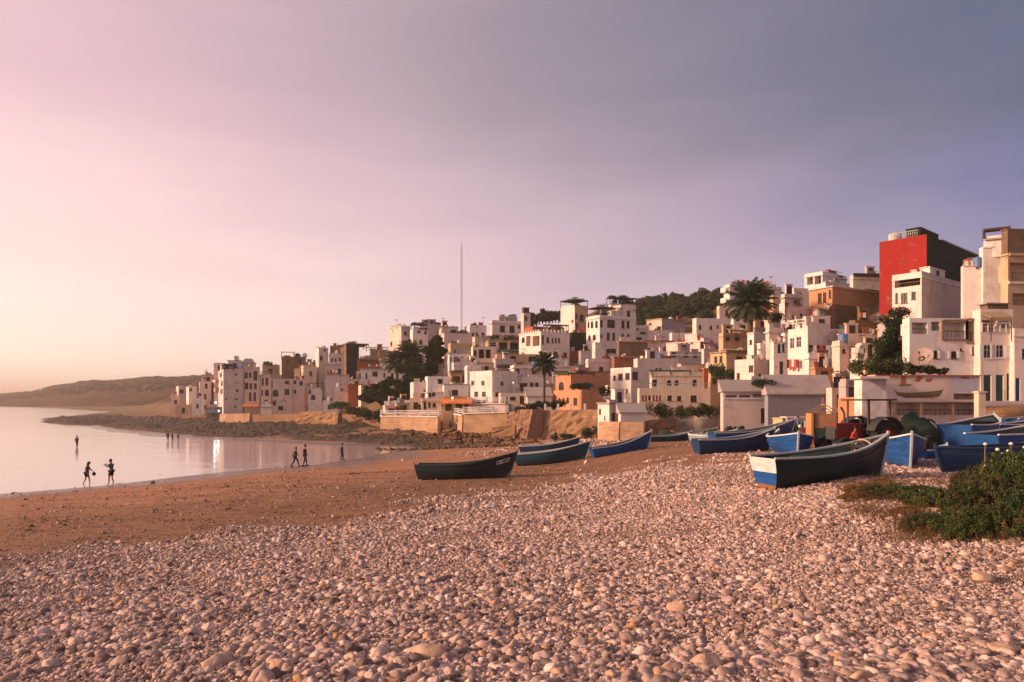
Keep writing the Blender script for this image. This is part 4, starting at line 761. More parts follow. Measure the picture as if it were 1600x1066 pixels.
HH('F12','white boat shed','boat_shed','white boat shed with a window strip under its eaves and green door','mauve',1126,1130,1198,613,664,88,th=3,par=0,roofmat='roof_felt',slope=1.5,wins=w('R',(1189,638,1196,662),kind='g')+w('R',(1134,617,1152,621),(1155,617,1173,621),(1176,616,1190,620)),frame='grey',cat='shed'); band(HS['F12'],'R',624,622,'trimwhite',.1)
HH('F13','smooth blue grey hall','hall','smooth blue grey concrete hall with a broad sloping top behind the boats','slate_blue',1197,1200,1298,617,664,85,th=4,par=0,roofmat='greystucco',slope=2.4,dep=7,cat='hall')
# ---- right
HH('G1','white shuttered house','house','white house with two big dark windows and red laundry on its front','white',1231,1262,1310,512,600,93,th=30,
   wins=w('L',(1234,528,1241,545),(1244,526,1252,543))+w('R',(1264,540,1308,551),kind='o'),frame='white'); rail(HS['G1'],'L',1232,1260,511,.8)
HH('G2','white narrow neighbour','house','narrow white house with two blue framed windows left of the laundry house','white',1203,1209,1233,534,600,96,th=12,wins=w('R',(1215,538,1220,551),(1222,537,1226,550))+w('R',(1218,565,1224,585),kind='d'),frame='blue')
HH('G4','white lower terrace row','house','white lower terrace row with deep bays right of the red laundry','white',1260,1264,1316,552,600,91,th=6,wins=w('R',(1284,560,1300,585),kind='o')+w('R',(1268,583,1273,588),(1290,588,1294,592)))
HH('G4b','white stair house','house','white house with a slanted stair wall at the right end of terrace row','rose',1300,1312,1336,532,612,88,th=14,wins=w('R',(1316,545,1321,552)))
HH('G4c','grey cube house','house','small grey cube house below the slanted stair wall','greystucco',1308,1312,1332,583,640,86,th=8,wins=w('R',(1322,588,1329,612),kind='o'))
HH('G5','low pink terrace wall house','house','low pink house with a long blank terrace wall beside the dark tree','rose',1333,1337,1384,543,590,87,th=4,auto=None)
HH('G6','mauve stepped house','house','mauve stepped house with round ornament below the ochre brick house','rose',1228,1234,1268,479,530,106,th=12,wins=w('R',(1238,492,1243,497),(1250,490,1254,495)))
HH('G7','lilac house with dark balcony','house','lilac house with a dark balcony right of the tall palm','mauve',1220,1226,1254,459,520,115,th=14,wins=w('R',(1227,473,1233,490),(1240,469,1250,477),kind='o'))
HH('G8','white penthouse','house','white penthouse with a deep loggia on the highest crest behind the brick house','white',1257,1285,1323,424,470,131,th=36,wins=w('L',(1261,431,1270,445),(1273,429,1283,444),kind='o')+w('R',(1310,430,1318,436)))
HH('G9','white terrace with tanks','house','white terrace house carrying water tanks, left of the white penthouse','white',1235,1240,1264,450,480,126,th=12,auto='R')
HH('G10','orange topped brick house','house','big house with orange top band and rough brown brick lower wall','orange',1264,1300,1378,447,530,108,th=30,matR='block',wins=w('L',(1278,458,1284,474),(1286,457,1291,474),(1295,453,1299,466))); band(HS['G10'],'R',475,446,'orange',.06,'painted_band')
HH('G11','dark brown extension','house','dark brown windowless extension in front of the orange topped brick house','block',1274,1278,1304,482,530,104,th=8,wins=w('R',(1278,487,1283,501)))
HH('G12','pink block by the red house','house','pale pink block with a dark roof edge left of the red house','rose',1328,1333,1379,430,470,122,th=6); band(HS['G12'],'R',432,427,'dark_wood',.15)
HH('G13','mauve retaining house','house','mauve low house strip below the brown brick wall','rose',1260,1264,1345,514,545,97,th=4,wins=w('R',(1325,508,1342,524),kind='o'))
HH('G14','pink roofless house','house','pink house with ragged parapet between slanted stair wall and dark tree','rose',1315,1319,1370,521,560,92,th=6,wins=w('R',(1344,505,1362,518),kind='o'))
HH('H1','red house','house','tall bright red house with its right side dark, standing above the village','red',1374,1448,1537,366,520,100,th=40,matR='dark_green')  # right side's deep shade is put into the wall colour, near-black green
HH('H2','rust brick block','house','rust brick block peeking out between red house and white gable','brick',1510,1514,1540,404,430,92,th=8)
HH('H3','white house with blank side','house','white house with a long top opening and a huge blank pinkish side','white',1394,1440,1514,424,510,84,th=38,matR='rose',wins=w('L',(1398,434,1438,448),kind='o')+w('L',(1399,458,1403,474),(1408,458,1418,474),(1424,456,1431,468)))
HH('H4','tall white gable','house','tall white gable wall rising beside the ochre balcony building','white',1536,1574,1582,384,500,79,th=78,wins=[])
HH('H4l','lower white gable','house','lower white gable wall joining the huge blank side to the tall gable','white',1505,1538,1546,413,500,79.8,th=70,wins=w('L',(1519,452,1521,455)))
HH('H4t','white gable tower','tower','white upper tower of the gable with small pillars under a dark roof','white',1538,1574,1600,366,400,78.6,th=60,ext=False,par=.3); pergola(HS['H4t'],-.1,1.1,-.1,1.0,1.1,'dark_wood')
HH('H5','tan balcony building','apartment_building','tan building with three deep dark balconies at the right edge','ochre',1571,1575,1690,396,520,75,th=6,wins=w('R',(1578,411,1660,440),(1582,459,1660,478),kind='o'),cat='apartment block')
room(HS['H5'],.0,1.0,.05,.9,3.3,'block',False); band(HS['H5'],'R',400,396,'ochre',.3); band(HS['H5'],'R',444,440,'cream',.2)
HH('H6a','long white harbour house','house','long white harbour house with white shuttered windows and timber upper loggias','white',1418,1421,1531,497,635,60,th=3,dep=8.01,par=.25,
   wins=w('R',(1425,504,1449,522),(1455,503,1469,517),(1474,503,1508,529),(1511,501,1527,534),kind='O')+w('R',(1486,549,1495,560),(1459,548,1465,560),(1519,541,1525,554),kind='s')+w('R',(1500,544,1504,548)),frame='brown')
HH('H6b','white house with balustrade','house','white harbour house with an arched awning and balustraded balcony above blue doors','white',1530,1532,1583,483,635,59.5,th=2,dep=8.01,par=.25,
   wins=w('R',(1534,500,1557,519),(1560,493,1579,513),kind='o')+w('R',(1537,539,1549,560),(1555,539,1569,559),kind='s')+w('R',(1537,586,1549,628),(1556,586,1568,628),kind='g')+w('R',(1573,584,1581,626),kind='d'),frame='white')
rail(HS['H6b'],'R',1533,1580,519,.75,'rail_white',.12,'thin'); awning(HS['H6b'],'R',1531,1562,489,1.3,.6,'reed')
HH('H6c','white end house','house','white harbour house at the right edge with one bright blue door','white',1583,1585,1700,513,635,59,th=1,wins=w('R',(1587,591,1594,628),kind='B')+w('R',(1597,545,1606,560),(1630,545,1640,560)),frame='blue')
HH('H8','brown stair block','stair_block','brown stepped block on the roof behind the arched awning','block',1540,1543,1575,473,500,66,th=4,ext=False,cat='stair block')
HH('H8b','small cream cube','house','small cream cube house behind the dark leafy tree, left of long white house','white',1405,1409,1424,545,600,66,th=8,auto='R')
# extra houses that close the gaps between rows
fill = [('A10','rose',330,334,352,567,600,204,'small rose house on the crest behind the lavender block'),('A11','white',352,356,378,563,600,208,'white crest house left of the low hipped roof'),('A12','ochre',312,316,334,585,620,212,'ochre stepped house left above the narrow pink house'),
 ('B20','cream',536,540,574,592,630,176,'cream house below the terracotta house, partly behind the trees'),('B21','rose',596,600,626,552,590,190,'pink house left of the crenellated cream tower house'),('B22','brick',512,516,534,540,570,202,'brick shell on the crest behind the white terrace house'),
 ('C20','white',668,672,706,560,600,166,'white house directly below the blank crest blocks'),('C21','ochre',700,704,742,536,566,172,'ochre house between the blank brown block and the blue windowed house'),('C22','mauve',770,774,804,560,600,146,'mauve house directly right of the flat roofed cream villa'),
 ('C23','cream',738,742,766,526,552,170,'cream terrace house left of the shaded timber terrace'),('C24','white',690,694,732,600,630,128,'white wall house behind the orange awning cafe'),('D20','ochre',826,830,866,605,640,126,'ochre wall house behind the short palm trunk'),
 ('D21','white',915,919,960,560,600,134,'white house behind the orange house, left of the red brick shell'),('D22','mauve',890,894,932,575,612,146,'mauve house behind the dark canopy of the orange house'),('E20','cream',1000,1004,1050,556,590,134,'cream house over the broad mauve wall'),
 ('E21','white',1046,1050,1092,520,560,150,'white house at the foot of the wooded hill'),('F20','rose',1120,1124,1172,478,530,146,'rose house below and left of the tall house behind the palm'),('F21','ochre',1176,1180,1232,486,530,126,'ochre house with terrace right behind the tall palm trunk'),
 ('F22','cream',1196,1200,1240,500,540,118,'cream house left of the mauve stepped house'),('G20','ochre',1300,1304,1336,548,600,96,'ochre house behind the white lower terrace row'),('G21','white',1286,1290,1330,440,480,128,'white house directly under the white penthouse'),
 ('G22','cream',1236,1240,1274,500,540,101,'cream house above the shuttered white house'),('F23','mauve',1096,1100,1134,545,590,128,'mauve house behind the yellow ochre house'),('H20','greystucco',1380,1384,1420,500,600,80,'grey house hidden behind the dark leafy tree'),
 ('C30','white',706,709,742,566,600,148,'low white terrace house directly under the strip of blue windows'),('C31','ochre',742,746,772,566,590,142,'ochre terrace house below the flat roofed cream villa'),('C32','white',768,771,812,600,625,127,'white lean to on the shaded side of the big white cube'),
 ('C33','cream',636,640,664,622,648,128,'cream low house left of the ochre fronted cafe neighbour'),('C34','ochre',616,620,642,630,650,131,'ochre wall house on the promenade right of the dark trees'),('C35','rose',598,602,622,634,652,134,'rose garden wall house at the left promenade end'),('C36','white',596,599,618,560,590,182,'white house just left of the lower palm'),
 ('D30','white',856,860,888,560,600,145,'white house directly below the white loggia villa'),('D31','terracotta',882,886,920,548,580,156,'terracotta house at the foot of the mesh wrapped tower'),('D32','white',836,840,868,600,630,133,'white house seen behind the short palm crown'),('D33','cream',946,950,972,602,640,118,'cream house between the orange house and bright white house'),
 ('D34','white',804,808,842,556,575,153,'white house peeping over the long white wall house'),('E30','white',1012,1016,1052,516,548,156,'white house right of the white banded house'),('E31','mauve',1052,1056,1086,538,575,138,'mauve house left of the white house with brick side'),('E32','cream',1060,1064,1104,568,600,118,'cream house over the right end of arched villa'),
 ('E33','brick',1026,1030,1050,546,570,140,'small brick house right of the dark brick shell'),('F30','white',1142,1146,1180,496,530,138,'white house left of the tall palm trunk'),('F31','ochre',1204,1208,1246,462,500,140,'ochre house right of the tall house behind the palm'),('F32','white',1184,1188,1216,536,570,101,'white bay house on the mauve upper house'),
 ('G40','white',1170,1174,1312,588,612,89.6,'long white terrace wall house over the boat shed and hall roofs'),('G41','white',1288,1292,1318,560,600,90,'white cube on the terrace row right of the laundry'),('G42','orange',1270,1274,1300,574,600,88.8,'small orange cube below the terrace row bay'),('G43','cream',1342,1346,1374,536,560,86,'cream house over the low pink terrace wall'),
 ('G44','ochre',1376,1380,1398,506,560,90,'ochre house between brown brick wall and dark leafy tree'),('G45','mauve',1256,1260,1292,494,520,103,'mauve house under the dark brown extension'),('G46','white',1222,1226,1248,520,560,99,'white house behind the blue framed windows'),('B30','cream',560,564,600,602,640,160,'cream house hidden low behind the dark trees'),
 ('B31','terracotta',540,544,568,600,640,165,'terracotta house above the pale yellow low house'),('B32','white',518,522,548,604,630,170,'white house under the sloping mauve stair wall'),('B33','ochre',590,594,612,560,600,178,'ochre house behind the right end of long white front'),('A30','rose',262,266,280,618,640,222,'rose hut farthest left above the reef'),
 ('A31','white',296,300,318,622,650,200,'low white house in front of the narrow pink house'),('A32','ochre',270,274,300,632,652,205,'ochre yard house at the far left village foot'),('A33','cream',470,474,494,570,600,190,'cream house on the crest between brown house and stair tower'),('A34','rose',428,431,446,626,652,170,'rose ground floor house by the two big arches'),
 ('A35','white',404,407,424,632,652,172,'white ground floor annex of the slim cream house'),('A36','concrete',318,322,346,636,654,178,'grey ground house below the lavender block'),
 ('G30','block',1332,1336,1384,500,560,93,'brown wall house tucked under the rough brick lower wall'),('G31','white',1336,1340,1362,560,610,74,'white house half hidden by creepers right of the grey cube'),('G32','rose',1296,1300,1322,606,650,70,'small rose house beside the end of the blue grey hall'),
 ('G33','ochre',1352,1356,1400,566,610,72,'ochre house behind the creepers above the mural'),('G23','terracotta',1096,1100,1130,575,620,118,'terracotta house behind the low ochre annex'),('A13','cream',456,460,486,576,610,196,'cream house behind the pink house with three windows'),('C25','greystucco',716,720,742,515,545,190,'grey crest house near the foot of the radio mast')]
for k_, m_, a_, b_, c_, t_, bo_, d_, lab in fill: HH(k_, lab.split(',')[0], 'house', lab, m_, a_, b_, c_, t_, bo_, d_, th=random.choice((8,14,22)), auto='RL')
# ------------------------------------------------------------------ sea walls
t = NT('bastion_rock'); n1 = t.noise(.7, 6, .7, stretch=(1,1,.5)); n2 = t.noise(3.5, 6, .7); t.bump(t.math('ADD', n1, t.math('MULTIPLY', n2, .6)), 1, .8); MT['rock'] = t.done(t.mix(t.rng(n2, .4, .62), (.50,.31,.21,1), (.24,.14,.09,1)), .95, .1)
def wall(label, pts, yb, thick, mat, name='sea_wall', cat='sea wall', bal=None, cap='trimwhite', rough=0, bz=None):
    """pts: (px, py_top, d) along the wall's crest."""
    P_ = [W(*p) for p in pts]; root = empty(name, (P_[0].x, P_[0].y, Tz(P_[0].x, P_[0].y-thick)-.3), label, cat); o0 = root.location; mb = MB(); cp = MB()
    V_ = []; seg = []
    for a, b in zip(P_, P_[1:]):
        L = (b-a).length; k = max(2, int(L/.8)); m_ = 8; dv = (b-a).normalized(); n = Vector((dv.y, -dv.x, 0)); n = n if n.y < 0 else -n
        grid = []
        for i in range(k+1):
            p = a.lerp(b, i/k); q = p+n*thick; zb = min(Tz(q.x, q.y-.4), Tz(q.x, q.y))-.35; col_ = []
            for j in range(m_+1):
                f = j/m_; off = rough*(random.random()-.5) if 0 < j < m_ and 0 < i < k else 0; col_.append(Vector((p.x, p.y, 0))+n*(thick*(.55+.45*(1-f))+off)+Vector((0,0,zb+(p.z-zb)*f)))
            grid.append(col_)
        for i in range(k):
            for j in range(m_): mb.face([grid[i][j], grid[i+1][j], grid[i+1][j+1], grid[i][j+1]])
        back = [a-n*.3, b-n*.3]; mb.face([grid[0][m_], grid[k][m_], back[1], back[0]]); mb.face([back[0], back[1], back[1]-Vector((0,0,3)), back[0]-Vector((0,0,3))])
        for g_, bk in ((grid[0], back[0]), (grid[k], back[1])): mb.face([g_[0]]+g_[1:]+[bk, Vector((bk.x, bk.y, g_[0].z))])
        z = Vector((0,0,.003)); 
        if cap: cp.bar(a+n*thick*.4+z+Vector((0,0,.08)), b+n*thick*.4+z+Vector((0,0,.08)), .6, .16)
        seg.append((a+n*thick*.3, b+n*thick*.3))
    mb.build('masonry', MT[mat], root, o0)
    if cap: cp.build('coping', MT[cap], root, o0)
    if bal:
        for a, b in seg:
            rb = MB(); L = (b-a).length; k = max(1, int(L/2.4)); z = Vector((0,0,.165))
            for i in range(k+1): p = a.lerp(b, i/k)+z; rb.bar(p, p+Vector((0,0,1.05)), .28)
            for zz in (.35, .62, .9): rb.bar(a+z+Vector((0,0,zz)), b+z+Vector((0,0,zz)), .08, .09)
            rb.build('balustrade', MT[bal], root, o0)
wall('low ochre sea wall with railing below the tall lavender block', [(345,647,166),(392,646,160)], 658, .5, 'seastone', cap=None)
wall('brown garden wall pieces below the pink arcaded house', [(396,648,158),(430,647,156),(466,647,153)], 658, .5, 'stone', cap=None)
wall('reddish brown retaining wall between the cottages and the dark bush', [(468,644,150),(500,643,147),(533,644,143)], 662, 1.2, 'stone', cap=None, rough=.4)
wall('long orange stone sea wall with white balustrade, left of the steps', [(596,651,127),(640,651,123),(686,652,117)], 668, .4, 'seastone', bal='rail_white')
wall('orange stone sea wall with railing below the orange awning cafe', [(686,647,121),(709,647,120),(724,650,115)], 668, .3, 'seastone', bal='rail_white')
wall('orange stone sea wall with white railing below the big white cube house', [(725,647,114),(793,645,111.5),(811,645,114)], 668, .3, 'seastone', bal='rail_white')
wall('pale rock faced bastion with hanging plants at the centre', [(806,646,113),(826,640,106),(846,640,102)], 680, 2.6, 'rock', name='rock_bastion', cat='bastion', cap=None, rough=1.5)
wall('rough brown stone retaining wall right of the pale bastion', [(845,641,104),(938,640,99)], 680, 1.6, 'stone', name='stone_wall', cat='stone wall', cap=None, rough=.5, bal=None)
for i, pp in enumerate((852,872,892,914)):
    p = W(pp, 641, 102.5-i*.8); m = MB(); m.bar(p, p+Vector((0,0,.95)), .3); tag(m.build('wall_pillar', MT['rail_white'], None, p), 'short white pillar on the rough brown stone wall', 'pillar', 'white pillars on the rough stone wall')
wall('ochre stone footing in front of the small white coast house', [(938,659,92.5),(970,659,89.5),(1006,660,88.5)], 681, .5, 'seastone', name='stone_footing', cat='stone wall', cap=None, rough=.15)
wall('broken stone wall right of the small coast house', [(1007,658,92),(1030,655,93),(1052,655,94)], 672, .8, 'stone', name='stone_wall', cat='stone wall', cap=None, rough=.6)
wall('grey garden wall below the red windowed wing', [(1030,647,97),(1085,646,96),(1124,647,94)], 660, .4, 'concrete', name='garden_wall', cat='garden wall', cap=None, rough=.1)
wall('upper cream terrace wall with balustrade behind the long orange sea wall', [(602,636,137),(650,634,133),(688,635,129)], 648, .3, 'cream', name='terrace_wall', cat='terrace wall', bal='rail_white')
wall('upper pale terrace wall with railing before the big white cube house', [(732,632,119.5),(790,631,117.5)], 645, .3, 'rose', name='terrace_wall', cat='terrace wall', bal='rail_white')
wall('low rough wall on the rocks at the foot of the bastion', [(770,668,104),(806,664,103)], 676, .8, 'stone', name='stone_wall', cat='stone wall', cap=None, rough=.5)
# steps on the shore
e = empty('beach_steps', G(716, 672), 'low stone steps running down from the orange sea wall to the beach', 'steps'); m = MB()
for i in range(7): m.box((1.2-i*.55, -i*.3, 1.2-i*.22), (1.1, 2.2, .26), .3)
m.build('treads', MT['seastone'], e)
# ------------------------------------------------------------------ vegetation
def tree(name, label, p, trunk_h, blobs, n, leaf, mat='leaf_dark', cat='tree', group=None, tr=.14):
    """blobs: (dx,dy,dz,rx,ry,rz) about the top of the trunk."""
    e = empty(name, p, label, cat, group); m = MB()
    if trunk_h > 0:
        m.tube([(0,0,-.3), (.1*tr*4, 0, trunk_h*.5), (0, 0, trunk_h+.2)], [tr*1.4, tr, tr*.75], 8)
        for b in blobs: m.tube([(0,0,trunk_h*.75), (b[0]*.5, b[1]*.5, trunk_h+b[2]*.45), (b[0], b[1], trunk_h+b[2])], [tr*.6, tr*.4, tr*.12], 5)
        m.build('trunk', MT['bark'], e)
    tot = sum(b[3]*b[4]*b[5] for b in blobs)**1.0; Vs = []
    for b in blobs:
        k = int(n*b[3]*b[4]*b[5]/tot); sub = 7
        for _ in range(sub):    # clumps inside each limb's mass leave gaps between them
            d_ = np.random.normal(size=3); d_ /= np.linalg.norm(d_); q = .62
            Vs.append(leafcloud(b[0]+d_[0]*b[3]*q, b[1]+d_[1]*b[4]*q, trunk_h+b[2]+d_[2]*b[5]*q, b[3]*.52, b[4]*.52, b[5]*.5, max(8, k//sub), leaf))
    V = np.concatenate(Vs); mesh_np('crown', V, quads(V), MT[mat], e); return e
def rb_(n, r, z0=0, zr=.6, rz=.7): return [(random.uniform(-1,1)*r, random.uniform(-1,1)*r, z0+random.uniform(0,1)*zr, r*random.uniform(.6,.9), r*random.uniform(.6,.9), r*rz*random.uniform(.7,1)) for _ in range(n)]
def palm(label, p, th, fl, nf, lean=0, name='palm_tree', tr=.24):
    e = empty(name, p, label, 'palm tree'); m = MB(); k = 14
    pts = [(lean*(i/k)**2, 0, -1+(th+1)*i/k) for i in range(k+1)]; m.tube(pts, [tr*(1.25-.4*i/k+(.06 if i % 2 else 0)) for i in range(k)]+[tr*1.5], 10); m.build('trunk', MT['bark'], e)
    V = []; Q = []; top = Vector((lean, 0, th))
    def quad_(a, b, c, d): n = len(V); V.extend([tuple(a), tuple(b), tuple(c), tuple(d)]); Q.append((n, n+1, n+2, n+3))
    for i in range(nf):
        az = i*2.39996; el = R(84-112*(i/nf)**.9+random.uniform(-8,8)); L = fl*random.uniform(.82, 1.05); dr = Vector((math.cos(az), math.sin(az), 0)); pos = Vector(top); e_ = el; N = 16; sd_ = Vector((-dr.y, dr.x, 0))
        for s_ in range(N):
            t_ = s_/N; step = L/N; dirv = dr*math.cos(e_)+Vector((0,0,math.sin(e_))); nx = pos+dirv*step; e_ -= R(46+26*random.random())/N*(.3+1.4*t_); up = dirv.cross(sd_)
            quad_(pos-sd_*.03, pos+sd_*.03, nx+sd_*.025, nx-sd_*.025)
            if t_ > .1:
                ll = fl*.22*math.sin(math.pi*min(1, .15+t_*.88))**.6
                for sg in (-1, 1):
                    for h_ in (0, .5):
                        b0 = pos.lerp(nx, h_); tip = b0+(sd_*sg*.75+dirv*.62+Vector((0,0,-.22-.25*random.random())))*ll; quad_(b0, b0+dirv*step*.5, tip+dirv*.07, tip-dirv*.03)
            pos = nx
    mesh_np('crown', np.array(V), np.array(Q), MT['leaf_palm'], e); return e
p = W(1172, 527, 108); palm('tall date palm with dark round crown in front of the tall white house', p, (527-474)/F*108, 4.5, 92, .0, tr=.44)
p = W(850, 636, 112); palm('short slim palm standing on the sea front before white houses', p, (636-569)/F*112, 2.7, 60, .1, tr=.2)
p = W(643, 600, 158); palm('bushy palm rising above the dark trees, right one of the pair', p, (600-556)/F*158, 4.6, 70, -.3, tr=.3)
p = W(621, 605, 158); palm('lower palm left of the bushy palm among dark trees', p, (605-566)/F*158, 3.8, 60, -.2, tr=.3)
for i, (px_, py_, d_, rr, hh, lab) in enumerate(((577,622,150,2.0,1.2,'small dark tree at the left end of the tree belt'), (594,624,149,2.8,1.6,'round dark tree second from the left in the belt'), (612,622,148,3.0,2.0,'wide dark tree below the lower palm'), (631,618,149,3.2,2.6,'large dark tree at the foot of the bushy palm'),
      (650,606,151,3.0,3.2,'dark tree right of the bushy palm'), (660,594,154,2.8,3.6,'tall dark tree climbing the slope'), (672,582,157,2.8,4.2,'dark tree high in the belt below the blank block'), (682,568,160,2.4,4.6,'topmost dark tree of the belt, against the brown block'), (688,556,163,1.9,4.0,'slender dark tree tip at the top right of the belt'), (640,598,153,2.6,3.0,'dark tree directly behind the bushy palm trunk'))):
    p = W(px_, py_+2, d_); tree('pine_tree', lab, p, hh*.75, rb_(4, rr*.62, 0, rr*.8)+[(random.uniform(-1,1), random.uniform(-.5,.5), -hh*.45, rr*.95, rr*.8, rr*.6)], 7500, .19, 'leaf_dark', tr=.2)
# hillside trees
sky_h = ([985,995,1010,1030,1050,1070,1090,1110,1130,1140], [486,480,471,467,466,463,461,459,458,462]); protos = []
for k in range(4):
    protos.append(tree('hill_tree', 'round dark pine on the wooded hilltop', (0,0,-500), 1.2, rb_(5, 1.7, 0, 1.3), 1500, .22, ('leaf_dark','leaf_olive')[k % 2], group='pines on the wooded hilltop', tr=.16))
cnt = 0
for i in range(135):
    a = random.uniform(986, 1142); d_ = random.choice((236, 230, 225, 220, 214, 208, 202, 196, 190)) if i > 26 else 238; x = (a-CX)/F*d_
    if i > 26: z = Tz(x, d_)
    else: z = H+(HY-np.interp(a, *sky_h)-9)/F*d_-.4
    c = protos[cnt] if cnt < 4 else copy_tree(protos[cnt % 4]); c.location = (x, d_, z); s_ = random.uniform(.8, 1.5); c.scale = (s_, s_, s_*random.uniform(.8, 1)); c.rotation_euler.z = random.uniform(0, 6); cnt += 1
for i in range(12):
    a = 828+i*5.0; d_ = 205; c = copy_tree(protos[i % 4]); c.location = ((a-CX)/F*d_, d_, H+(HY-np.interp(a, [828,845,870,888], [503,497,494,499]))/F*d_-1.6); c['label'] = 'low green tree on the small knoll behind the white loggia villa'; c['group'] = 'trees on the small knoll'; c.rotation_euler.z = i
def shrub(label, px_, py_, d_, rx, rz, n, leaf, mat='leaf_scrub', ry=None, name='shrub', cat='shrub', group=None, on=False):
    p = W(px_, py_, d_)
    if on: p.z = Tz(p.x, p.y)
    ry = ry or rx*.6; e = empty(name, p, label, cat, group); Vs = []; k = 9; st = MB()
    for _ in range(k):
        bx, by, bz = random.uniform(-.7,.7)*rx, random.uniform(-.7,.7)*ry, rz*random.uniform(.3,.75); Vs.append(leafcloud(bx, by, bz, rx*.38, ry*.45, rz*.34, n//k, leaf)); st.tube([(0,0,-.05), (bx*.5,by*.5,bz*.4), (bx,by,bz)], [.05,.035,.012], 5)
    st.build('stem', MT['bark'], e); V = np.concatenate(Vs); mesh_np('foliage', V, quads(V), MT[mat], e); return e
shrub('dark round bush against the sea wall, below the left tree belt', 585, 661, 131, 2.2, 2.6, 1800, .16, 'leaf_dark'); shrub('scrubby bush left of the dark round bush', 553, 655, 138, 3.4, 2.6, 1800, .16, 'leaf_olive'); shrub('dry bush on the slope above the reddish retaining wall', 530, 640, 144, 2.4, 1.8, 900, .16, 'leaf_olive')
shrub('plants spilling over the pale bastion', 820, 646, 108, 1.9, 1.5, 1200, .13, 'leaf_olive'); shrub('dark bush on top of the bastion', 840, 640, 105, 1.5, 1.3, 1100, .12, 'leaf_dark'); shrub('dark bush right of the bastion top', 866, 638, 106, 1.9, 1.4, 1200, .12, 'leaf_dark')
for i in range(5):      # trailing plants on the bastion face
    p = W(812+i*7, 641, 109.4-i*1.2); V = leafcloud(0,-1.9,-1.2-.3*(i % 2),.35,.3,1.5,420,.11); e = empty('hanging_plant', p, 'dry green plant trailing down the pale bastion', 'hanging plant', 'plants trailing down the bastion'); mesh_np('foliage', V, quads(V), MT['leaf_olive' if i % 2 else 'leaf_scrub'], e)
shrub('low dark shrubs in front of the rough stone wall', 878, 676, 97, 1.9, .9, 900, .11, 'leaf_dark', on=True); shrub('dark bush at the right end of the rough stone wall', 922, 668, 96.5, 1.3, 1.8, 900, .11, 'leaf_dark', on=True)
shrub('leafy bushes on the terrace of the orange house', 908, 609, 115, 2.6, 1.2, 1200, .12, 'leaf_dark'); shrub('dark bush beside the white windowed house', 944, 619, 112, 1.2, 1.6, 800, .12, 'leaf_dark')
for i, (a, b, lab) in enumerate(((1022,651,'dark bush under the left end of red windowed wing'), (1042,655,'low bush by the broken stone wall'), (1064,655,'wide dark bush before the garden wall'), (1092,652,'tall dark bush below the cream wing'), (1110,654,'leafy bush at right end of the garden wall'))): shrub(lab, a, b, 93, 1.9, 1.9, 1000, .11, 'leaf_dark' if i % 2 else 'leaf_olive')
shrub('dark plants on the terrace beside the low ochre annex', 1140, 600, 104, 2.8, 2.4, 1600, .13, 'leaf_dark'); shrub('dark bush between cream wing and white boat shed', 1118, 590, 106, 1.4, 2.2, 900, .12, 'leaf_dark'); shrub('dark bush on the eave between shed and hall', 1192, 608, 86, 1.6, 1.3, 1000, .10, 'leaf_dark', ry=1); shrub('thin bush on top of the blue grey hall', 1215, 601, 88, 1.8, .7, 700, .09, 'leaf_olive')
shrub('small cactus like shrub before the white boat shed', 1143, 663, 84, .9, 1.2, 500, .1, 'leaf_dark', on=True); shrub('second small shrub before the white boat shed', 1158, 664, 84, .8, 1.1, 500, .1, 'leaf_dark', on=True); shrub('green climber beside the dark balcony of lilac house', 1214, 508, 112, 1.5, 2.2, 900, .12, 'leaf_olive')
p = W(1395, 600, 66); e = tree('leafy_tree', 'big dark leafy tree with pink blossom left of the long white house', p, 2.0, [(0,0,.9,1.4,1.2,1.3), (-.8,0,2.2,1.2,1.1,1.2), (.6,.2,3.2,1.3,1.1,1.1), (-.2,0,4.3,1.1,1,1.0), (.9,0,4.9,.8,.7,.6), (-1.5,0,.6,.9,.9,.9)], 9000, .10, 'leaf_dark', tr=.16)
V = np.concatenate([leafcloud(1.1,-.6,6.2,.9,.5,.8,90,.07), leafcloud(.9,-.7,4.6,.8,.5,.9,70,.07), leafcloud(.2,-.7,7.1,.8,.5,.4,60,.06)]); mesh_np('blossom', V, quads(V), MT['petal'], e)
tree('leafy_tree', 'dark bushy tree between blue grey hall and mural wall', W(1322, 655, 78), 1.6, rb_(5, 1.3, 0, 1.1), 3600, .11, 'leaf_dark')
for i, (a, b, d_, rx, rz) in enumerate(((1352,588,54,1.2,1.3), (1378,588,54,1.4,1.5), (1404,586,54,1.4,1.4), (1428,586,53.6,1.0,1.0), (1452,584,53.6,1.0,.7), (1468,585,53.5,.7,.5))):
    shrub(('leafy creeper at the left end of the mural wall top','thick creeper on the mural wall below the blossoming tree','thick creeper left of the big satellite dish','creeper directly behind the big satellite dish','creeper right of the big satellite dish','last thin creeper right on the mural wall')[i], a, b, d_, rx, rz, 1300, .085, 'leaf_olive' if i % 2 else 'leaf_scrub', name='creeper', cat='creeper')
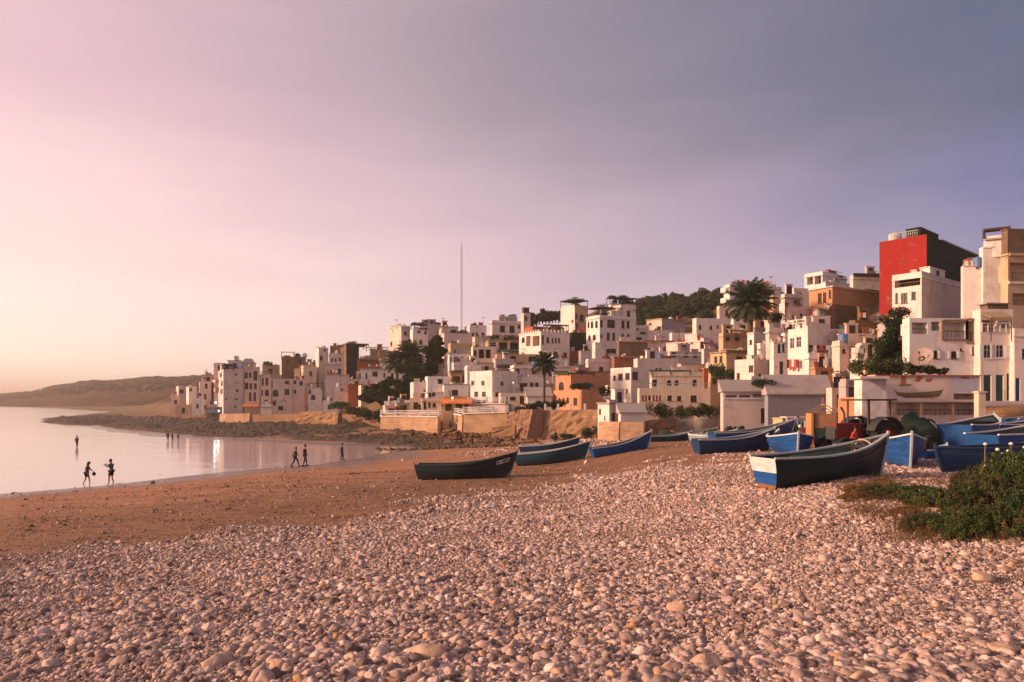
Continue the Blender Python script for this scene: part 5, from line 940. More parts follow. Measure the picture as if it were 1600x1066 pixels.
# roof greenery
for key, f, g, s_ in (('E1u',.3,.2,1.0),('E1u',.75,.2,1.1),('E1',.2,.3,1.1),('C3',.3,.2,1.0),('C3',.7,.2,.9),('C2b',.6,.2,.9),('D2',.2,.1,1.2),('D2',.6,.1,1.2),('D2',.9,.1,1.0),('D5',.5,.3,.8),('C6',.3,.2,.6),('A9',.4,.2,1.1),('A8',.8,.3,1.1),('D13',.5,.3,.8),('D4',.5,.2,1.2),('C4',.3,.2,.7),('F8',.6,.3,.7)):
    h = HS[key]; p = roof_pt(h, f, g, .01); e = empty('roof_plant', p, 'green roof plants at the '+('left end' if f < .35 else 'middle' if f < .7 else 'right end')+' of the '+h.short, 'roof plants', 'plants on roofs'); V = np.concatenate([leafcloud(random.uniform(-1.2,1.2)*s_, random.uniform(-.4,.4), .8*s_, .8*s_, .6, .7*s_, 150, .14) for _ in range(4)]); V[:,2] = np.maximum(V[:,2], .01); mesh_np('foliage', V, quads(V), MT['leaf_olive' if s_ < 1 else 'leaf_dark'], e)
# climbing plants over the roof shelters
for key, hh in (('E1u', 1.75), ('E1', 2.4), ('D5', 1.85), ('C2', 2.1), ('D2', .3), ('B6', .9), ('C8', .8)):
    h = HS[key]; Vs = []
    for i in range(16): f, g = random.uniform(0, .95), random.uniform(0, .8); p = roof_pt(h, f, g, hh+random.uniform(-.25,.45)); Vs.append(leafcloud(p.x-h.o0.x, p.y-h.o0.y, p.z-h.o0.z, 1.0, .7, .32, 60, .13))
    V = np.concatenate(Vs); mesh_np('climbing_plant', V, quads(V), MT['leaf_olive'], h.root)
# radio mast
p = W(721, 505, 300); e = empty('radio_mast', (p.x, p.y, Tz(p.x, p.y)-1), 'tall thin lattice radio mast rising behind the village crest', 'radio mast'); ht = W(721, 383, 300).z-e.location.z; m = MB(); s_ = .35
for a in range(3): an = a*2.094; m.bar((math.cos(an)*s_, math.sin(an)*s_, 0), (math.cos(an)*s_, math.sin(an)*s_, ht), .09)
for k in range(int(ht/.9)):
    for a in range(3): an, bn = a*2.094, (a+1)*2.094; m.bar((math.cos(an)*s_, math.sin(an)*s_, k*.9), (math.cos(bn)*s_, math.sin(bn)*s_, k*.9+.9), .05)
m.build('lattice', MT['iron'], e); m = MB(); m.bar((0,0,ht), (0,0,ht+2.5), .07); m.build('aerial', MT['iron'], e)
# ------------------------------------------------------------------ rooftop clutter
rs = random.Random(5); keys = [k for k in HS if k not in ('A5r','G40','D12','E11b','F12','F13','E1u','H4t','H8')]
for k in keys:
    h = HS[k]
    if not h.short or rs.random() < .12: continue
    if k in ('H4','H5','E1','D5','H6a','H6b','H1'): continue
    c = rs.random()
    if c < .42: dish(roof_pt(h, rs.uniform(.15,.85), rs.uniform(.05,.3)), rs.uniform(.4,.65), h.short, rs.uniform(-2.9,-1.9))
    if rs.random() < .38: antenna(roof_pt(h, rs.uniform(.1,.9), rs.uniform(.1,.6)), rs.uniform(2.0,3.6), h.short)
    if rs.random() < .16: tank(roof_pt(h, rs.uniform(.2,.8), rs.uniform(.15,.5)), h.short, rs.choice(('tank','tank','tank_blue')))
    if rs.random() < .3 and k not in ('C6','D13','D13b','E10','H6a','H6b','H6c','B6','B5','H1'): room(h, (a := rs.uniform(.05,.5)), a+rs.uniform(.25,.4), (b := rs.uniform(.25,.45)), b+.35, rs.uniform(1.9,2.5))
    for _ in range(rs.choice((1, 1, 2, 3))):      # low walls and blocks that break the roof line
        a_ = rs.uniform(0, .75); b_ = rs.choice((.02, rs.uniform(.1,.6))); room(h, a_, min(.99, a_+rs.uniform(.08,.35)), b_, b_+rs.uniform(.06,.3), rs.uniform(.8,1.5), rs.choice((h.mat, h.mat, 'concrete', 'brick', 'rose')), False, 'roof_block')
    if rs.random() < .2:      # laundry line with cloths
        p0, p1 = roof_pt(h, .1, .12), roof_pt(h, .9, .12); e = empty('washing_line', p0, 'washing line on the '+h.short, 'washing line', 'washing lines on the roofs'); L = p1-p0; m = MB(); m.bar((0,0,.003), (0,0,1.7), .05); m.bar(L+Vector((0,0,.003)), L+Vector((0,0,1.7)), .05); m.bar((0,0,1.65), L+Vector((0,0,1.65)), .02); m.build('line', MT['iron'], e)
        for q in range(int(L.length/.9)):
            if rs.random() < .7: a_ = L*((q+.2)/(L.length/.9)); b_ = a_+L.normalized()*rs.uniform(.4,.7); z = rs.uniform(.6,1.1); c_ = MB(); c_.bar((a_+b_)/2+Vector((0,0,1.64-z)), (a_+b_)/2+Vector((0,0,1.64)), (b_-a_).length, .03, up=Vector((0,1,0))); c_.build('cloth', MT[rs.choice(('cloth_cream','cloth_red','cloth_blue','cloth_cream','cloth_orange'))], e)
# red house roof details
h = HS['H1']; tank(roof_pt(h, .06, .75), h.short, 'tank', .9, 1.6); m = MB(); q = lambda g, z: h.P+h.l*h.wl*g+h.r*.1+Vector((0,0,h.top-h.zb+z))
for i in range(13): m.bar(q(.2+.045*i, .003), q(.2+.045*i, .9), .06)
m.bar(q(.2,.9), q(.75,.9), .08); m.bar(q(.2,.5), q(.75,.5), .05); m.build('railing', MT['rail_pale'], h.root, h.o0); room(h, .02, .3, .15, .45, 1.9, 'dark_green', False); pergola(h, .3, .95, .1, .9, .9, 'dark_wood')
e = empty('chimney_pot', W(1512, 424, 83), 'pale chimney pot at the foot of the tall white gable', 'chimney pot'); m = MB(); m.tube([(0,0,-.6),(0,0,.9),(0,0,.95),(0,0,1.2)], [.26,.26,.34,.2], 10); m.build('flue', MT['tank'], e)
# laundry on the white shuttered house
h = HS['G1']; a, b = h.pt('L', 1233, 562, .5), h.pt('L', 1252, 562, .5); e = empty('washing_line', a, 'red and dark clothes hanging on the front of white shuttered house', 'washing line'); m = MB(); m.bar((0,0,0), b-a, .03); m.bar((0,0,0), -h.nL*.45, .03); m.bar(b-a, b-a-h.nL*.45, .03); m.build('line', MT['iron'], e)
for i in range(5):
    q = (b-a)*((i+.5)/5); z = (1.2,1.5,1.0,1.5,1.1)[i]; m = MB(); m.bar(q+Vector((0,0,-z)), q+Vector((0,0,-.02)), (b-a).length/5.6, .05, up=h.nL); m.build('cloth', MT[('black_cloth','cloth_red','cloth_cream','cloth_red','brown_cloth')[i]], e)
# big satellite dish on the mural wall
e = dish(W(1441, 580, 51.5), .82, 'x', -2.3, None); e['label'] = 'big tilted pinkish satellite dish above the mural wall'; 
# ------------------------------------------------------------------ boats
def boat(label, st, bw, hull='hull_blue', railm='rail_white', beam=.27, depth=.17, transom=None, sheer=.62, lift=0, roll=0, inside='hull_inside', extra=(), length=None, dd=None, dist=None, group='wooden fishing boats drawn up on the beach', bare=False):
    """st, bw: photo pixels of the stern's and the bow's foot on the beach."""
    A = G(*st); B_ = G(*bw)
    if dist is not None: A = W(st[0], st[1], dist); A.z = Tz(A.x, A.y)
    if dd is not None: B_ = W(bw[0], bw[1], A.y+dd); B_.z = Tz(B_.x, B_.y)
    ax = B_-A; L = ax.length if length is None else length; ax.normalize(); Bm = L*beam; D_ = L*depth
    if length is not None and extra and 'bowfix' in extra: A = B_-ax*L; A.z = Tz(A.x, A.y)
    e = empty('fishing_boat', A+Vector((0,0,lift-.06)), label, 'boat', group); yv = Vector((0,0,1)).cross(ax).normalized(); zv = ax.cross(yv); Mx = Matrix((ax, yv, zv)).transposed().to_4x4(); e.rotation_euler = (Mx @ Matrix.Rotation(roll, 4, 'X')).to_euler()
    N, K = 20, 8
    def hb(t): return Bm/2*(1-.26*((.42-t)/.42)**2) if t < .42 else Bm/2*(1-((t-.42)/.58)**2.3)
    def sh(t): return D_*(1+.12*(1-t)**3+sheer*t**3.4)
    def kl(t): return .03*L*max(0, t-.82)/.18*.5+.0
    def P_(t, s, ins=0.0):
        b = max(hb(t)-ins, .012); ph = s*math.pi/2; v = max(0, (t-.45)/.55); y = b*((1-v)*math.sin(ph)**.62+v*s**1.25); zk = kl(t)+(ins*2.2 if ins else 0); zs = sh(t); z = zk+(zs-zk)*((1-v)*(1-math.cos(ph))**.92+v*s); rake = .055*L*(z/D_)*t**6-.03*L*(z/D_)*(1-t)**6
        return (t*L*.94+.02*L+rake-(ins*.9 if t > .9 else 0)+(ins if t < .02 else 0), y, z)
    def shell(ins, flip):
        m = MB()
        for sg in (-1, 1):
            n0 = len(m.v)
            for i in range(N+1):
                for j in range(K+1): p = P_(i/N, j/K, ins); m.v.append((p[0], sg*p[1], p[2]))
            for i in range(N):
                for j in range(K): a = n0+i*(K+1)+j; m.f.append((a, a+K+1, a+K+2, a+1) if sg > 0 else (a, a+1, a+K+2, a+K+1)); m.m.append(0)
        return m
    m = shell(0, False); m.build('hull', MT[hull], e, smooth=True); m = shell(.055, True); m.build('lining', MT[inside], e, smooth=True)
    # transom with painted bands
    tb = MB(); bands_ = transom or ((0, 1, hull),); mats_ = []; 
    for lo, hi_, mt in bands_:
        if mt not in mats_: mats_.append(mt)
        n_ = 6; js = [lo+(hi_-lo)*q/n_ for q in range(n_+1)]
        for q in range(n_):
            pa, pb = P_(0, js[q]), P_(0, js[q+1]); tb.face([(pa[0]-.012, -pa[1], pa[2]), (pa[0]-.012, pa[1], pa[2]), (pb[0]-.012, pb[1], pb[2]), (pb[0]-.012, -pb[1], pb[2])], mats_.index(mt))
            tb.face([(pa[0]+.05, -pa[1]+.05, pa[2]), (pa[0]+.05, pa[1]-.05, pa[2]), (pb[0]+.05, pb[1]-.05, pb[2]), (pb[0]+.05, -pb[1]+.05, pb[2])][::-1], mats_.index(mt))
    tb.build('transom', [MT[q] for q in mats_], e)
    for sg in (-1, 1):      # gunwales and rubbing strakes
        g_ = MB(); pts = [P_(i/N, 1) for i in range(N+1)]
        for i in range(N): a, b = pts[i], pts[i+1]; g_.bar((a[0], sg*(a[1]-.0), a[2]+.03), (b[0], sg*(b[1]-.0), b[2]+.03), .12, .07)
        g_.build('gunwale', MT[railm], e); s_ = MB(); pts = [P_(i/N, .8) for i in range(N+1)]
        for i in range(N): a, b = pts[i], pts[i+1]; s_.bar((a[0], sg*(a[1]+.012), a[2]), (b[0], sg*(b[1]+.012), b[2]), .035, .05)
        s_.build('strake', MT[hull], e)
    p0, p1 = P_(1, 0), P_(1, 1); m = MB(); m.tube([(p0[0]-.05, 0, p0[2]-.02), ((p0[0]+p1[0])/2+.02, 0, (p0[2]+p1[2])/2), (p1[0]+.02, 0, p1[2]), (p1[0]+.05, 0, p1[2]+.16)], [.06,.065,.07,.06], 6); m.build('stem_post', MT[railm if railm != 'rail_white' else 'rail_pale'], e)
    m = MB(); m.bar((.05*L, 0, -.01), (.93*L, 0, -.0), .07, .12); m.bar((.02*L, 0, .03), (.02*L+.01, 0, sh(0)*.8), .05, .10); m.build('keel', MT[hull], e)
    if not bare:
        for t_ in (.2, .42, .64): b = hb(t_)-.07; z = sh(t_)*.72; b *= .96; m = MB(); m.bar((t_*L*.94+.02*L, -b, z), (t_*L*.94+.02*L, b, z), .22, .045); m.build('thwart', MT['hull_wood' if railm == 'rail_white' else 'wood'], e)
        m = MB(); t0, t1 = .80, .97; 
        m.face([(t0*L*.94, -hb(t0)+.08, sh(t0)-.10), (t0*L*.94, hb(t0)-.08, sh(t0)-.10), (t1*L*.94+.03*L, hb(t1)*.4, sh(t1)-.08), (t1*L*.94+.03*L, -hb(t1)*.4, sh(t1)-.08)]); m.build('foredeck', MT[inside], e)
    e['L'] = round(L, 2); BO.append((label[:40], round(L, 2), round(A.y, 1), round(B_.y, 1))); return e, P_, L
BO = []
WBO = ((0, .42, 'hull_wood'), (.42, .72, 'hull_bright'), (.72, 1, 'hull_white'))
e0, P0, L0 = boat('big dark boat in the foreground, its transom banded white, blue and orange', (1196,768), (1383,744), 'hull_black', 'rail_pale', .32, .20, WBO, .44)
e1, P1, L1 = boat('blackish boat alone on the sand with a number plate on its bow', (654,750), (800,750), 'hull_black', 'hull_black', .27, .155, None, .75, dd=-.8)
boat('dark teal boat with pale rail, bow pointing right, next to the lone black boat', (808,728), (921,728), 'hull_teal', 'rail_pale', .28, .155, None, .5, dd=-1.2)
boat('dark boat lying behind the dark teal boat', (814,714), (904,712), 'hull_navy', 'rail_pale', .28, .16, None, .55, dist=67, dd=-.5)
boat('blue boat with raised bow in the middle of the beach', (926,716), (1016,708), 'hull_blue', 'rail_pale', .25, .15, None, .85, dd=1.2)
boat('small dark teal boat behind the middle blue boat', (1014,696), (1078,690), 'hull_teal', 'rail_pale', .28, .13, None, .6, dist=66, dd=1)
boat('small pale grey blue boat between two dark boats', (1114,691), (1078,690), 'hull_grey', 'rail_white', .4, .2, None, .4, dist=64, dd=2)
boat('dark boat on the rubble under the cream wing', (1056,668), (1118,664), 'hull_navy', 'rail_pale', .25, .13, None, .5, dist=86, dd=1)
boat('long blue boat with white rail behind the slate blue one', (1114,696), (1238,688), 'hull_blue', 'rail_pale', .24, .14, None, .7, dist=54, dd=1.5)
boat('long slate blue boat lying left of the boat seen bow on', (1088,720), (1206,714), 'hull_navy', 'rail_pale', .27, .17, None, .6, dist=44, dd=1.2)
boat('blue and white boat seen bow on beside the wooden kiosk', (1226,704), (1247,719), 'hull_bright', 'rail_white', .60, .25, None, .3, dist=43.5, dd=-4.2)
boat('bright blue boat seen bow on, right of the big dark boat', (1396,722), (1424,739), 'hull_bright', 'rail_white', .42, .26, None, .35, dd=-4.4)
boat('dark blue boat half hidden by the green scrub at the right', (1640,728), (1466,741), 'hull_navy', 'hull_navy', .30, .19, None, .06, dist=29.5, dd=-1, bare=True)
boat('blue boat with upswept bow behind the dark blue one', (1492,694), (1552,676), 'hull_blue', 'rail_white', .42, .23, None, .35, dist=41, dd=3.6)
boat('dark blue boat with white rail under the mural wall', (1512,672), (1436,672), 'hull_navy', 'rail_white', .30, .20, None, .3, dist=47, dd=-1)
boat('blue boat with broad white curved rail at the right edge', (1536,697), (1660,680), 'hull_blue', 'rail_white', .36, .17, None, .5, dist=36.5, dd=2.5)
boat('light blue boat cut by the right picture edge', (1576,706), (1700,690), 'hull_bright', 'rail_white', .36, .15, None, .5, dist=32.5, dd=1.5)
boat('blue boat with flat white rail below the blue doors', (1548,668), (1650,662), 'hull_blue', 'rail_white', .30, .17, None, .5, dist=46, dd=2)
boat('second blue boat below the blue doors, farther back', (1580,655), (1670,652), 'hull_bright', 'rail_white', .28, .2, None, .5, dist=49.5, dd=2)
boat('pink railed dinghy beside the yellow hut', (1202,676), (1262,673), 'hull_pink', 'rail_white', .3, .13, None, .5, dist=66, dd=0)
boat('white dinghy before the white boat shed', (1136,676), (1188,676), 'hull_grey', 'rail_white', .3, .15, None, .5, dist=70, dd=0)
boat('low white dinghy left of the yellow hut', (1166,684), (1216,676), 'hull_white', 'rail_white', .3, .15, None, .6, dist=62, dd=1)
boat('small blue dinghy behind the middle blue boat', (1052,683), (1096,679), 'hull_blue', 'rail_pale', .3, .15, None, .5, dist=74, dd=1)
boat('slim blue boat between the upswept bow boat and the mural', (1462,664), (1530,662), 'hull_blue', 'rail_white', .28, .16, None, .4, dist=50, dd=1)
boat('slim navy boat tucked behind the broad white railed boat', (1560,672), (1640,668), 'hull_navy', 'rail_white', .28, .17, None, .4, dist=43, dd=1)
boat('narrow bright boat behind the dark blue boat with bare rail', (1556,716), (1660,712), 'hull_blue', 'rail_white', .3, .15, None, .3, dist=31.2, dd=.5)
boat('grey blue boat nosing past the kiosk on its left', (1150,702), (1214,694), 'hull_teal', 'rail_white', .28, .15, None, .6, dist=49, dd=2.5)
boat('dark boat with white rail behind the long blue boat', (1140,686), (1232,680), 'hull_navy', 'rail_white', .26, .14, None, .6, dist=59, dd=1.5)
boat('short blue boat wedged between bright bow on boat and dark blue boat', (1440,712), (1478,704), 'hull_bright', 'rail_white', .34, .18, None, .4, dist=36, dd=1.5)
boat('blue boat with pale rail behind the kiosk and crate', (1268,676), (1322,672), 'hull_blue', 'rail_white', .3, .16, None, .5, dist=52, dd=1)
boat('small blue boat at the foot of the gate pillar', (1520,658), (1562,655), 'hull_bright', 'rail_white', .3, .2, None, .5, dist=49, dd=1)
boat('dark rowing boat on the rubble left of the white shed', (1078,672), (1122,671), 'hull_teal', 'rail_pale', .3, .15, None, .5, dist=78, dd=.6)
boat('blue boat lying along the rubble before the white boat shed', (1100,684), (1150,680), 'hull_blue', 'rail_white', .28, .15, None, .5, dist=68, dd=1)
boat('bright blue skiff before the yellow hut', (1232,684), (1282,681), 'hull_bright', 'rail_white', .3, .16, None, .5, dist=55, dd=1)
boat('blue boat showing between tractor wheel and mural ledge', (1386,682), (1440,679), 'hull_blue', 'rail_white', .3, .2, None, .5, dist=44, dd=1)
# number plate on the black boat's bow
mb = MB(); pa = P1(.86, .70); pb = P1(.965, .70); pc = P1(.965, .86); pd = P1(.86, .86); sg = -1
pts = [Vector((p[0], sg*(p[1]+.03), p[2])) for p in (pa, pb, pc, pd)]; mb.face(pts); mb.face([p+Vector((0,.015,0)) for p in pts][::-1]); pl = mb.build('number_plate', MT['paper'], e1)
ux = (pts[1]-pts[0]); uy = (pts[3]-pts[0]); nn = ux.cross(uy).normalized(); nn = nn if nn.y < 0 else -nn
gl = {'8': 'abcdefg', '1': 'bc', '5': 'afgcd', '2': 'abged', '-': 'g', '7': 'abc'}
sgm = {'a': ((0,1),(1,1)), 'b': ((1,.5),(1,1)), 'c': ((1,0),(1,.5)), 'd': ((0,0),(1,0)), 'e': ((0,0),(0,.5)), 'f': ((0,.5),(0,1)), 'g': ((0,.5),(1,.5))}
lm = MB()
for i, ch in enumerate('8-1528'):
    for s_ in gl[ch]:
        (x0, y0), (x1, y1) = sgm[s_]; f = lambda x, y: pts[0]+ux*(.07+.148*i+.10*x)+uy*(.2+.6*y)+nn*.012; lm.bar(f(x0,y0), f(x1,y1), .03, .012, up=nn)
lm.build('lettering', MT['metal_dark'], pl)
# nets, ropes and floats in the big boat
e = empty('net_heap', e0.matrix_basis @ Vector((L0*.45, 0, L0*.12)), 'dark fishing net heaped along the inside of the big dark boat', 'fishing net'); Vs = []
def lump(rx, ry, rz, seed, seg=30, ringn=16, amp=.22):
    m = MB(); m.ball((0,0,0), 1, seg, ringn); V = np.array(m.v); V = V*(1+amp*vnoise(V[:,0]+V[:,2], V[:,1]-V[:,2], .5, seed)+amp*.5*vnoise(V[:,0]-V[:,2], V[:,1]+V[:,2], .22, seed+1))[:, None]; V[:,2] = np.maximum(V[:,2], -.35); m.v = [tuple(v) for v in V*np.array((rx, ry, rz))]; return m
o = lump(L0*.36, L0*.12, .52, 41).build('net', MT['net'], e, smooth=True); e.rotation_euler = e0.rotation_euler
e = empty('rope_coil', e0.matrix_basis @ Vector((L0*.86, 0, L0*.165*1.22)), 'coils of pale rope standing in the bow of the big dark boat', 'rope'); e.rotation_euler = e0.rotation_euler
for k, (x, r) in enumerate(((0,.34), (-.28,.38), (-.5,.3), (.2,.25))):
    m = MB(); pts = [(x+.05*math.sin(a*3), r*math.cos(a), .14+r*.8*math.sin(a)) for a in [i*math.pi/11 for i in range(23)]]; m.tube(pts, .035, 6); m.build('coil', MT['rope' if k % 2 else 'dark_wood'], e)
# ------------------------------------------------------------------ mural building, huts, tractor, props
h = HH('M1','mural wall house','mural_house','low pink walled house with a painted boat mural under the big dish','rose',1364,1367,1531,586,650,51,th=2,dep=4,par=.2,cat='house',
   wins=w('R',(1398,630,1436,649),(1440,630,1486,649),(1490,630,1525,649),(1490,615,1524,626),kind='o'),frame='brown')
def paint(face_h, pts, mat, name, out): m = MB(); m.face([face_h.pt('R', x, y, out) for x, y in pts]); return m.build(name, MT[mat], face_h.root, face_h.o0)
plain('paint_brown', (.20,.11,.06), .9); plain('paint_rust', (.42,.14,.08), .9); plain('paint_green', (.20,.17,.06), .9); plain('paint_pale', (.50,.50,.55), .9)
paint(h, [(1395,607),(1402,613),(1420,614),(1440,613),(1462,611),(1474,609),(1468,619),(1455,622),(1415,622),(1402,618)], 'paint_brown', 'painted_boat', .006)
paint(h, [(1400,614.5),(1425,615.5),(1462,613),(1468,613),(1466,616),(1430,618),(1404,617)], 'paint_green', 'painted_stripe', .012)
for pts in ([(1408,588),(1415,588),(1416,600),(1407,601)], [(1433,588),(1443,588),(1437,597),(1429,596)], [(1447,592),(1458,591),(1454,597),(1446,597)]): paint(h, pts, 'paint_rust', 'painted_patch', .006)
paint(h, [(1404,601),(1424,600),(1424,603),(1405,604)], 'paint_green', 'painted_patch', .007); paint(h, [(1488,588),(1527,588),(1526,612),(1487,613)], 'paint_pale', 'whitewashed_patch', .006)
paint(h, [(1500,587.5),(1515,587.5),(1514,592),(1502,592)], 'paint_rust', 'painted_patch', .013)
band(h, 'R', 624.5, 628, 'rose', .5, 'ledge'); band(h, 'R', 586, 588.2, 'terracotta', .12)
for x in (1397, 1438, 1488): m = MB(); a = h.pt('R', x, 629, .02); m.bar(a-Vector((0,0,1.6)), a, .2); m.build('pier', MT['ochre'], h.root, h.o0)
h = HH('M2','white gable wall','store','white roofless store with a slanted broken wall left of the mural','white',1344,1347,1386,588,640,49.6,th=4,dep=3,cat='store',par=.15,wins=[]); 
m = MB(); pts = [h.pt('R', x, y, .02) for x, y in ((1352,590),(1384,589),(1384,612))]; m.face(pts); m.build('grey_patch', MT['greystucco'], h.root, h.o0)
HH('M3','grey blue shed','shed','small grey shed with a wide pale doorway left of the slanted wall','greystucco',1318,1322,1346,592,645,62,th=5,dep=3,wins=w('R',(1326,596,1342,622),kind='o'),cat='shed')
wall('low orange yard wall behind the tractor', [(1310,622,56),(1345,620,55),(1366,622,51)], 650, .3, 'orange', name='yard_wall', cat='yard wall', cap=None)
m = MB(); p = W(1531, 614, 49); e = empty('gate_pillar', p-Vector((0,0,1.9)), 'square weathered gate pillar at the right end of the mural', 'pillar'); m.box((0,0,.95),(.5,.5,1.9)); m.build('shaft', MT['cream'], e); m = MB(); m.box((0,0,1.96),(.64,.64,.115)); m.build('cap', MT['rose'], e)
e = empty('terrace_steps', W(1560, 640, 56), 'pink steps in front of the blue doors', 'steps'); m = MB()
for i in range(4): m.box((0, i*.35, -.5+.2*i), (5.5, .36, 1.2))
m.build('treads', MT['rose'], e)
def panelbox(e, w_, d_, h_, z0, mat, name): m = MB(); m.box((0,0,z0+h_/2), (w_, d_, h_)); return m.build(name, MT[mat], e)
h = HS['H6a']
for x0, x1, y0, y1 in ((1472,1510,501,531), (1510,1529,499,536)):
    m = MB(); 
    for a_, b_ in (((x0,y0),(x1,y0)), ((x0,y1),(x1,y1))): m.bar(h.pt('R', *a_, .06), h.pt('R', *b_, .06), .1, .16)
    for x in (x0, x1): m.bar(h.pt('R', x, y0, .07), h.pt('R', x, y1, .07), .16, .1)
    m.build('loggia_frame', MT['board_orange'] if 'board_orange' in MT else MT['wood'], h.root, h.o0)
# wooden kiosk with a green front
g = G(1286, 693); s_ = g.y/F; e = empty('wooden_kiosk', g, 'tan board kiosk with dark green lower front beside the boat seen bow on', 'kiosk', rz=-.12); kw = 36*s_; kh = 56*s_; plain('board_tan', (.36,.2,.1), .85, scale=3); plain('board_orange', (.55,.26,.12), .85, scale=3); plain('board_green', (.02,.055,.045), .8, scale=3)
panelbox(e, kw, 1.1, kh*.42, .02, 'board_green', 'counter'); panelbox(e, kw*.94, 1.0, kh*.40, kh*.42+.03, 'board_tan', 'upper_panel'); m = MB(); m.box((-kw*.56,0,kh*.42),(.16,1.25,kh*.84)); m.build('side_board', MT['board_orange'], e)
for x in (-kw/2+.04, kw/2-.04):
    for y in (-.56, .56): m = MB(); m.bar((x,y,0),(x,y,kh*.86),.08); m.build('post', MT['dark_wood'], e)
m = MB()
for y in (-.56,.56): m.bar((-kw/2,y,kh*.86),(0,y,kh*1.08),.06); m.bar((kw/2,y,kh*.86),(0,y,kh*1.08),.06); m.bar((-kw/2,y,kh*.87),(kw/2,y,kh*.87),.05)
m.bar((0,-.6,kh*1.08),(0,.6,kh*1.08),.07); m.bar((0,0,kh*1.08),(0,0,kh*1.28),.10); m.build('roof_frame', MT['board_tan'], e)
g = W(1219, 662, 68); g.z = Tz(g.x, g.y); e = empty('yellow_hut', g, 'small bright yellow hut in front of the blue grey hall', 'hut', rz=.7); panelbox(e, 1.0, 1.0, 1.55, .01, 'yellow', 'wall'); m = MB(); m.box((0,0,1.62),(1.15,1.15,.1)); m.build('roof', MT['ochre'], e); m = MB(); m.box((0,-.52,.7),(.6,.03,1.3)); m.build('door', MT['board_orange'], e)
g = W(1240, 664, 64); g.z = Tz(g.x, g.y); e = empty('market_stall', g, 'grey framed stall with a green panel right of the yellow hut', 'stall', rz=.05)
for x in (-.85,.85):
    for y in (-.5,.5): m = MB(); m.box((x,y,.8),(.14,.14,1.6)); m.build('post', MT['cloth_cream'], e)
m = MB(); m.box((0,-.45,.75),(1.5,.05,.8)); m.build('green_panel', MT['board_green'], e); m = MB(); m.box((0,0,1.66),(2.0,1.3,.1)); m.build('roof', MT['cloth_cream'], e)
# slatted crate beside the kiosk
g = G(1314, 697); e = empty('slatted_crate', g, 'tall slatted wooden crate right of the kiosk', 'crate', rz=.15)
for zz in (0, 1):
    for i in range(6): m = MB()
m = MB()
for i in range(6): x = -.33+.132*i; m.box((x,-.3,.42),(.09,.03,.8)); m.box((x,.3,.42),(.09,.03,.8))
for i in range(5): y = -.22+.11*i; m.box((-.36,y,.42),(.03,.08,.8)); m.box((.36,y,.42),(.03,.08,.8))
for z in (.06,.42,.78): m.box((0,-.326,z),(.76,.02,.07)); m.box((0,.326,z),(.76,.02,.07))
m.box((0,0,.04),(.7,.6,.04)); m.build('slats', MT['board_orange'], e); m = MB(); m.ball((0,0,.75), .3, 10, 6, sc_=(1,.85,.6)); m.build('filling', MT['cloth_cream'], e)
# tractor
g = G(1366, 712); g.y += 1.2; g.z = Tz(g.x, g.y); e = empty('tractor', g, 'dark old tractor with red bonnet, canopy roof and big rear wheels', 'tractor', rz=math.pi+.32); e.scale = (1.28,)*3
def wheel(x, y, r, wd):
    m = MB(); pr = [(r*.62,-wd/2),(r*.95,-wd/2),(r,-wd*.3),(r,wd*.3),(r*.95,wd/2),(r*.62,wd/2)]; k = 36; n0 = 0
    for i in range(k):
        for j, (rr, yy) in enumerate(pr): a = 2*math.pi*i/k; q = rr*(1.0+(.03 if (i % 2 and j in (2,3)) else 0)); m.v.append((x+q*math.cos(a), y+yy, r+q*math.sin(a)))
    for i in range(k):
        for j in range(5): a, b = i*6+j, ((i+1) % k)*6+j; m.f.append((a, b, b+1, a+1)); m.m.append(0)
    t_ = m.build('tyre', MT['rubber'], e); m = MB(); m.tube([(x,y-wd*.25,r),(x,y+wd*.25,r)], r*.63, 20); m.tube([(x,y-wd*.4,r),(x,y+wd*.4,r)], r*.2, 10); m.build('rim', MT['tractor_red' if r > .7 else 'iron'], t_)
wheel(-.4, -.85, .80, .42); wheel(-.4, .85, .80, .42); wheel(1.75, -.65, .42, .25); wheel(1.75, .65, .42, .25)
m = MB(); m.box((1.15,0,1.05),(1.5,.62,.62)); m.box((1.15,0,1.40),(1.4,.5,.12)); m.build('bonnet', MT['tractor_red'], e); m = MB(); m.box((1.93,0,1.02),(.06,.56,.6)); m.build('grille', MT['metal_dark'], e)
m = MB(); m.box((.5,0,.72),(2.4,.4,.4)); m.bar((-.4,-.8,.8),(-.4,.8,.8),.16); m.bar((1.75,-.6,.42),(1.75,.6,.42),.1); m.build('chassis', MT['metal_dark'], e)
m = MB(); m.tube([(.9,-.25,1.4),(.9,-.25,1.9),(.95,-.3,2.05),(1.05,-.3,2.2)], .05, 8); m.build('exhaust_pipe', MT['iron'], e)
for sg in (-1, 1):
    m = MB(); pts = [(-.4+.95*math.cos(a), sg*.85, .8+.95*math.sin(a)) for a in [R(20+i*14) for i in range(11)]]
    for a, b in zip(pts, pts[1:]): m.bar(a, b, .5, .04, up=Vector((0,1,0)).cross(Vector(b)-Vector(a)))
    m.build('mudguard', MT['metal_dark'], e); m = MB(); m.ball((1.95, sg*.36, 1.25), .075, 10, 6); m.build('headlight', MT['iron'], e)
m = MB(); m.box((-.45,0,1.15),(.45,.5,.1)); m.box((-.68,0,1.4),(.08,.5,.45)); m.build('seat', MT['rubber'], e)
m = MB(); pts = [(.1+.06*math.cos(a), .2*math.cos(a+1.57), 1.6+.2*math.sin(a+1.57)) for a in [i*math.pi/8 for i in range(17)]]; m.tube(pts, .02, 6); m.bar((.3,0,1.2),(.1,0,1.6),.04); m.build('steering_wheel', MT['metal_dark'], e)
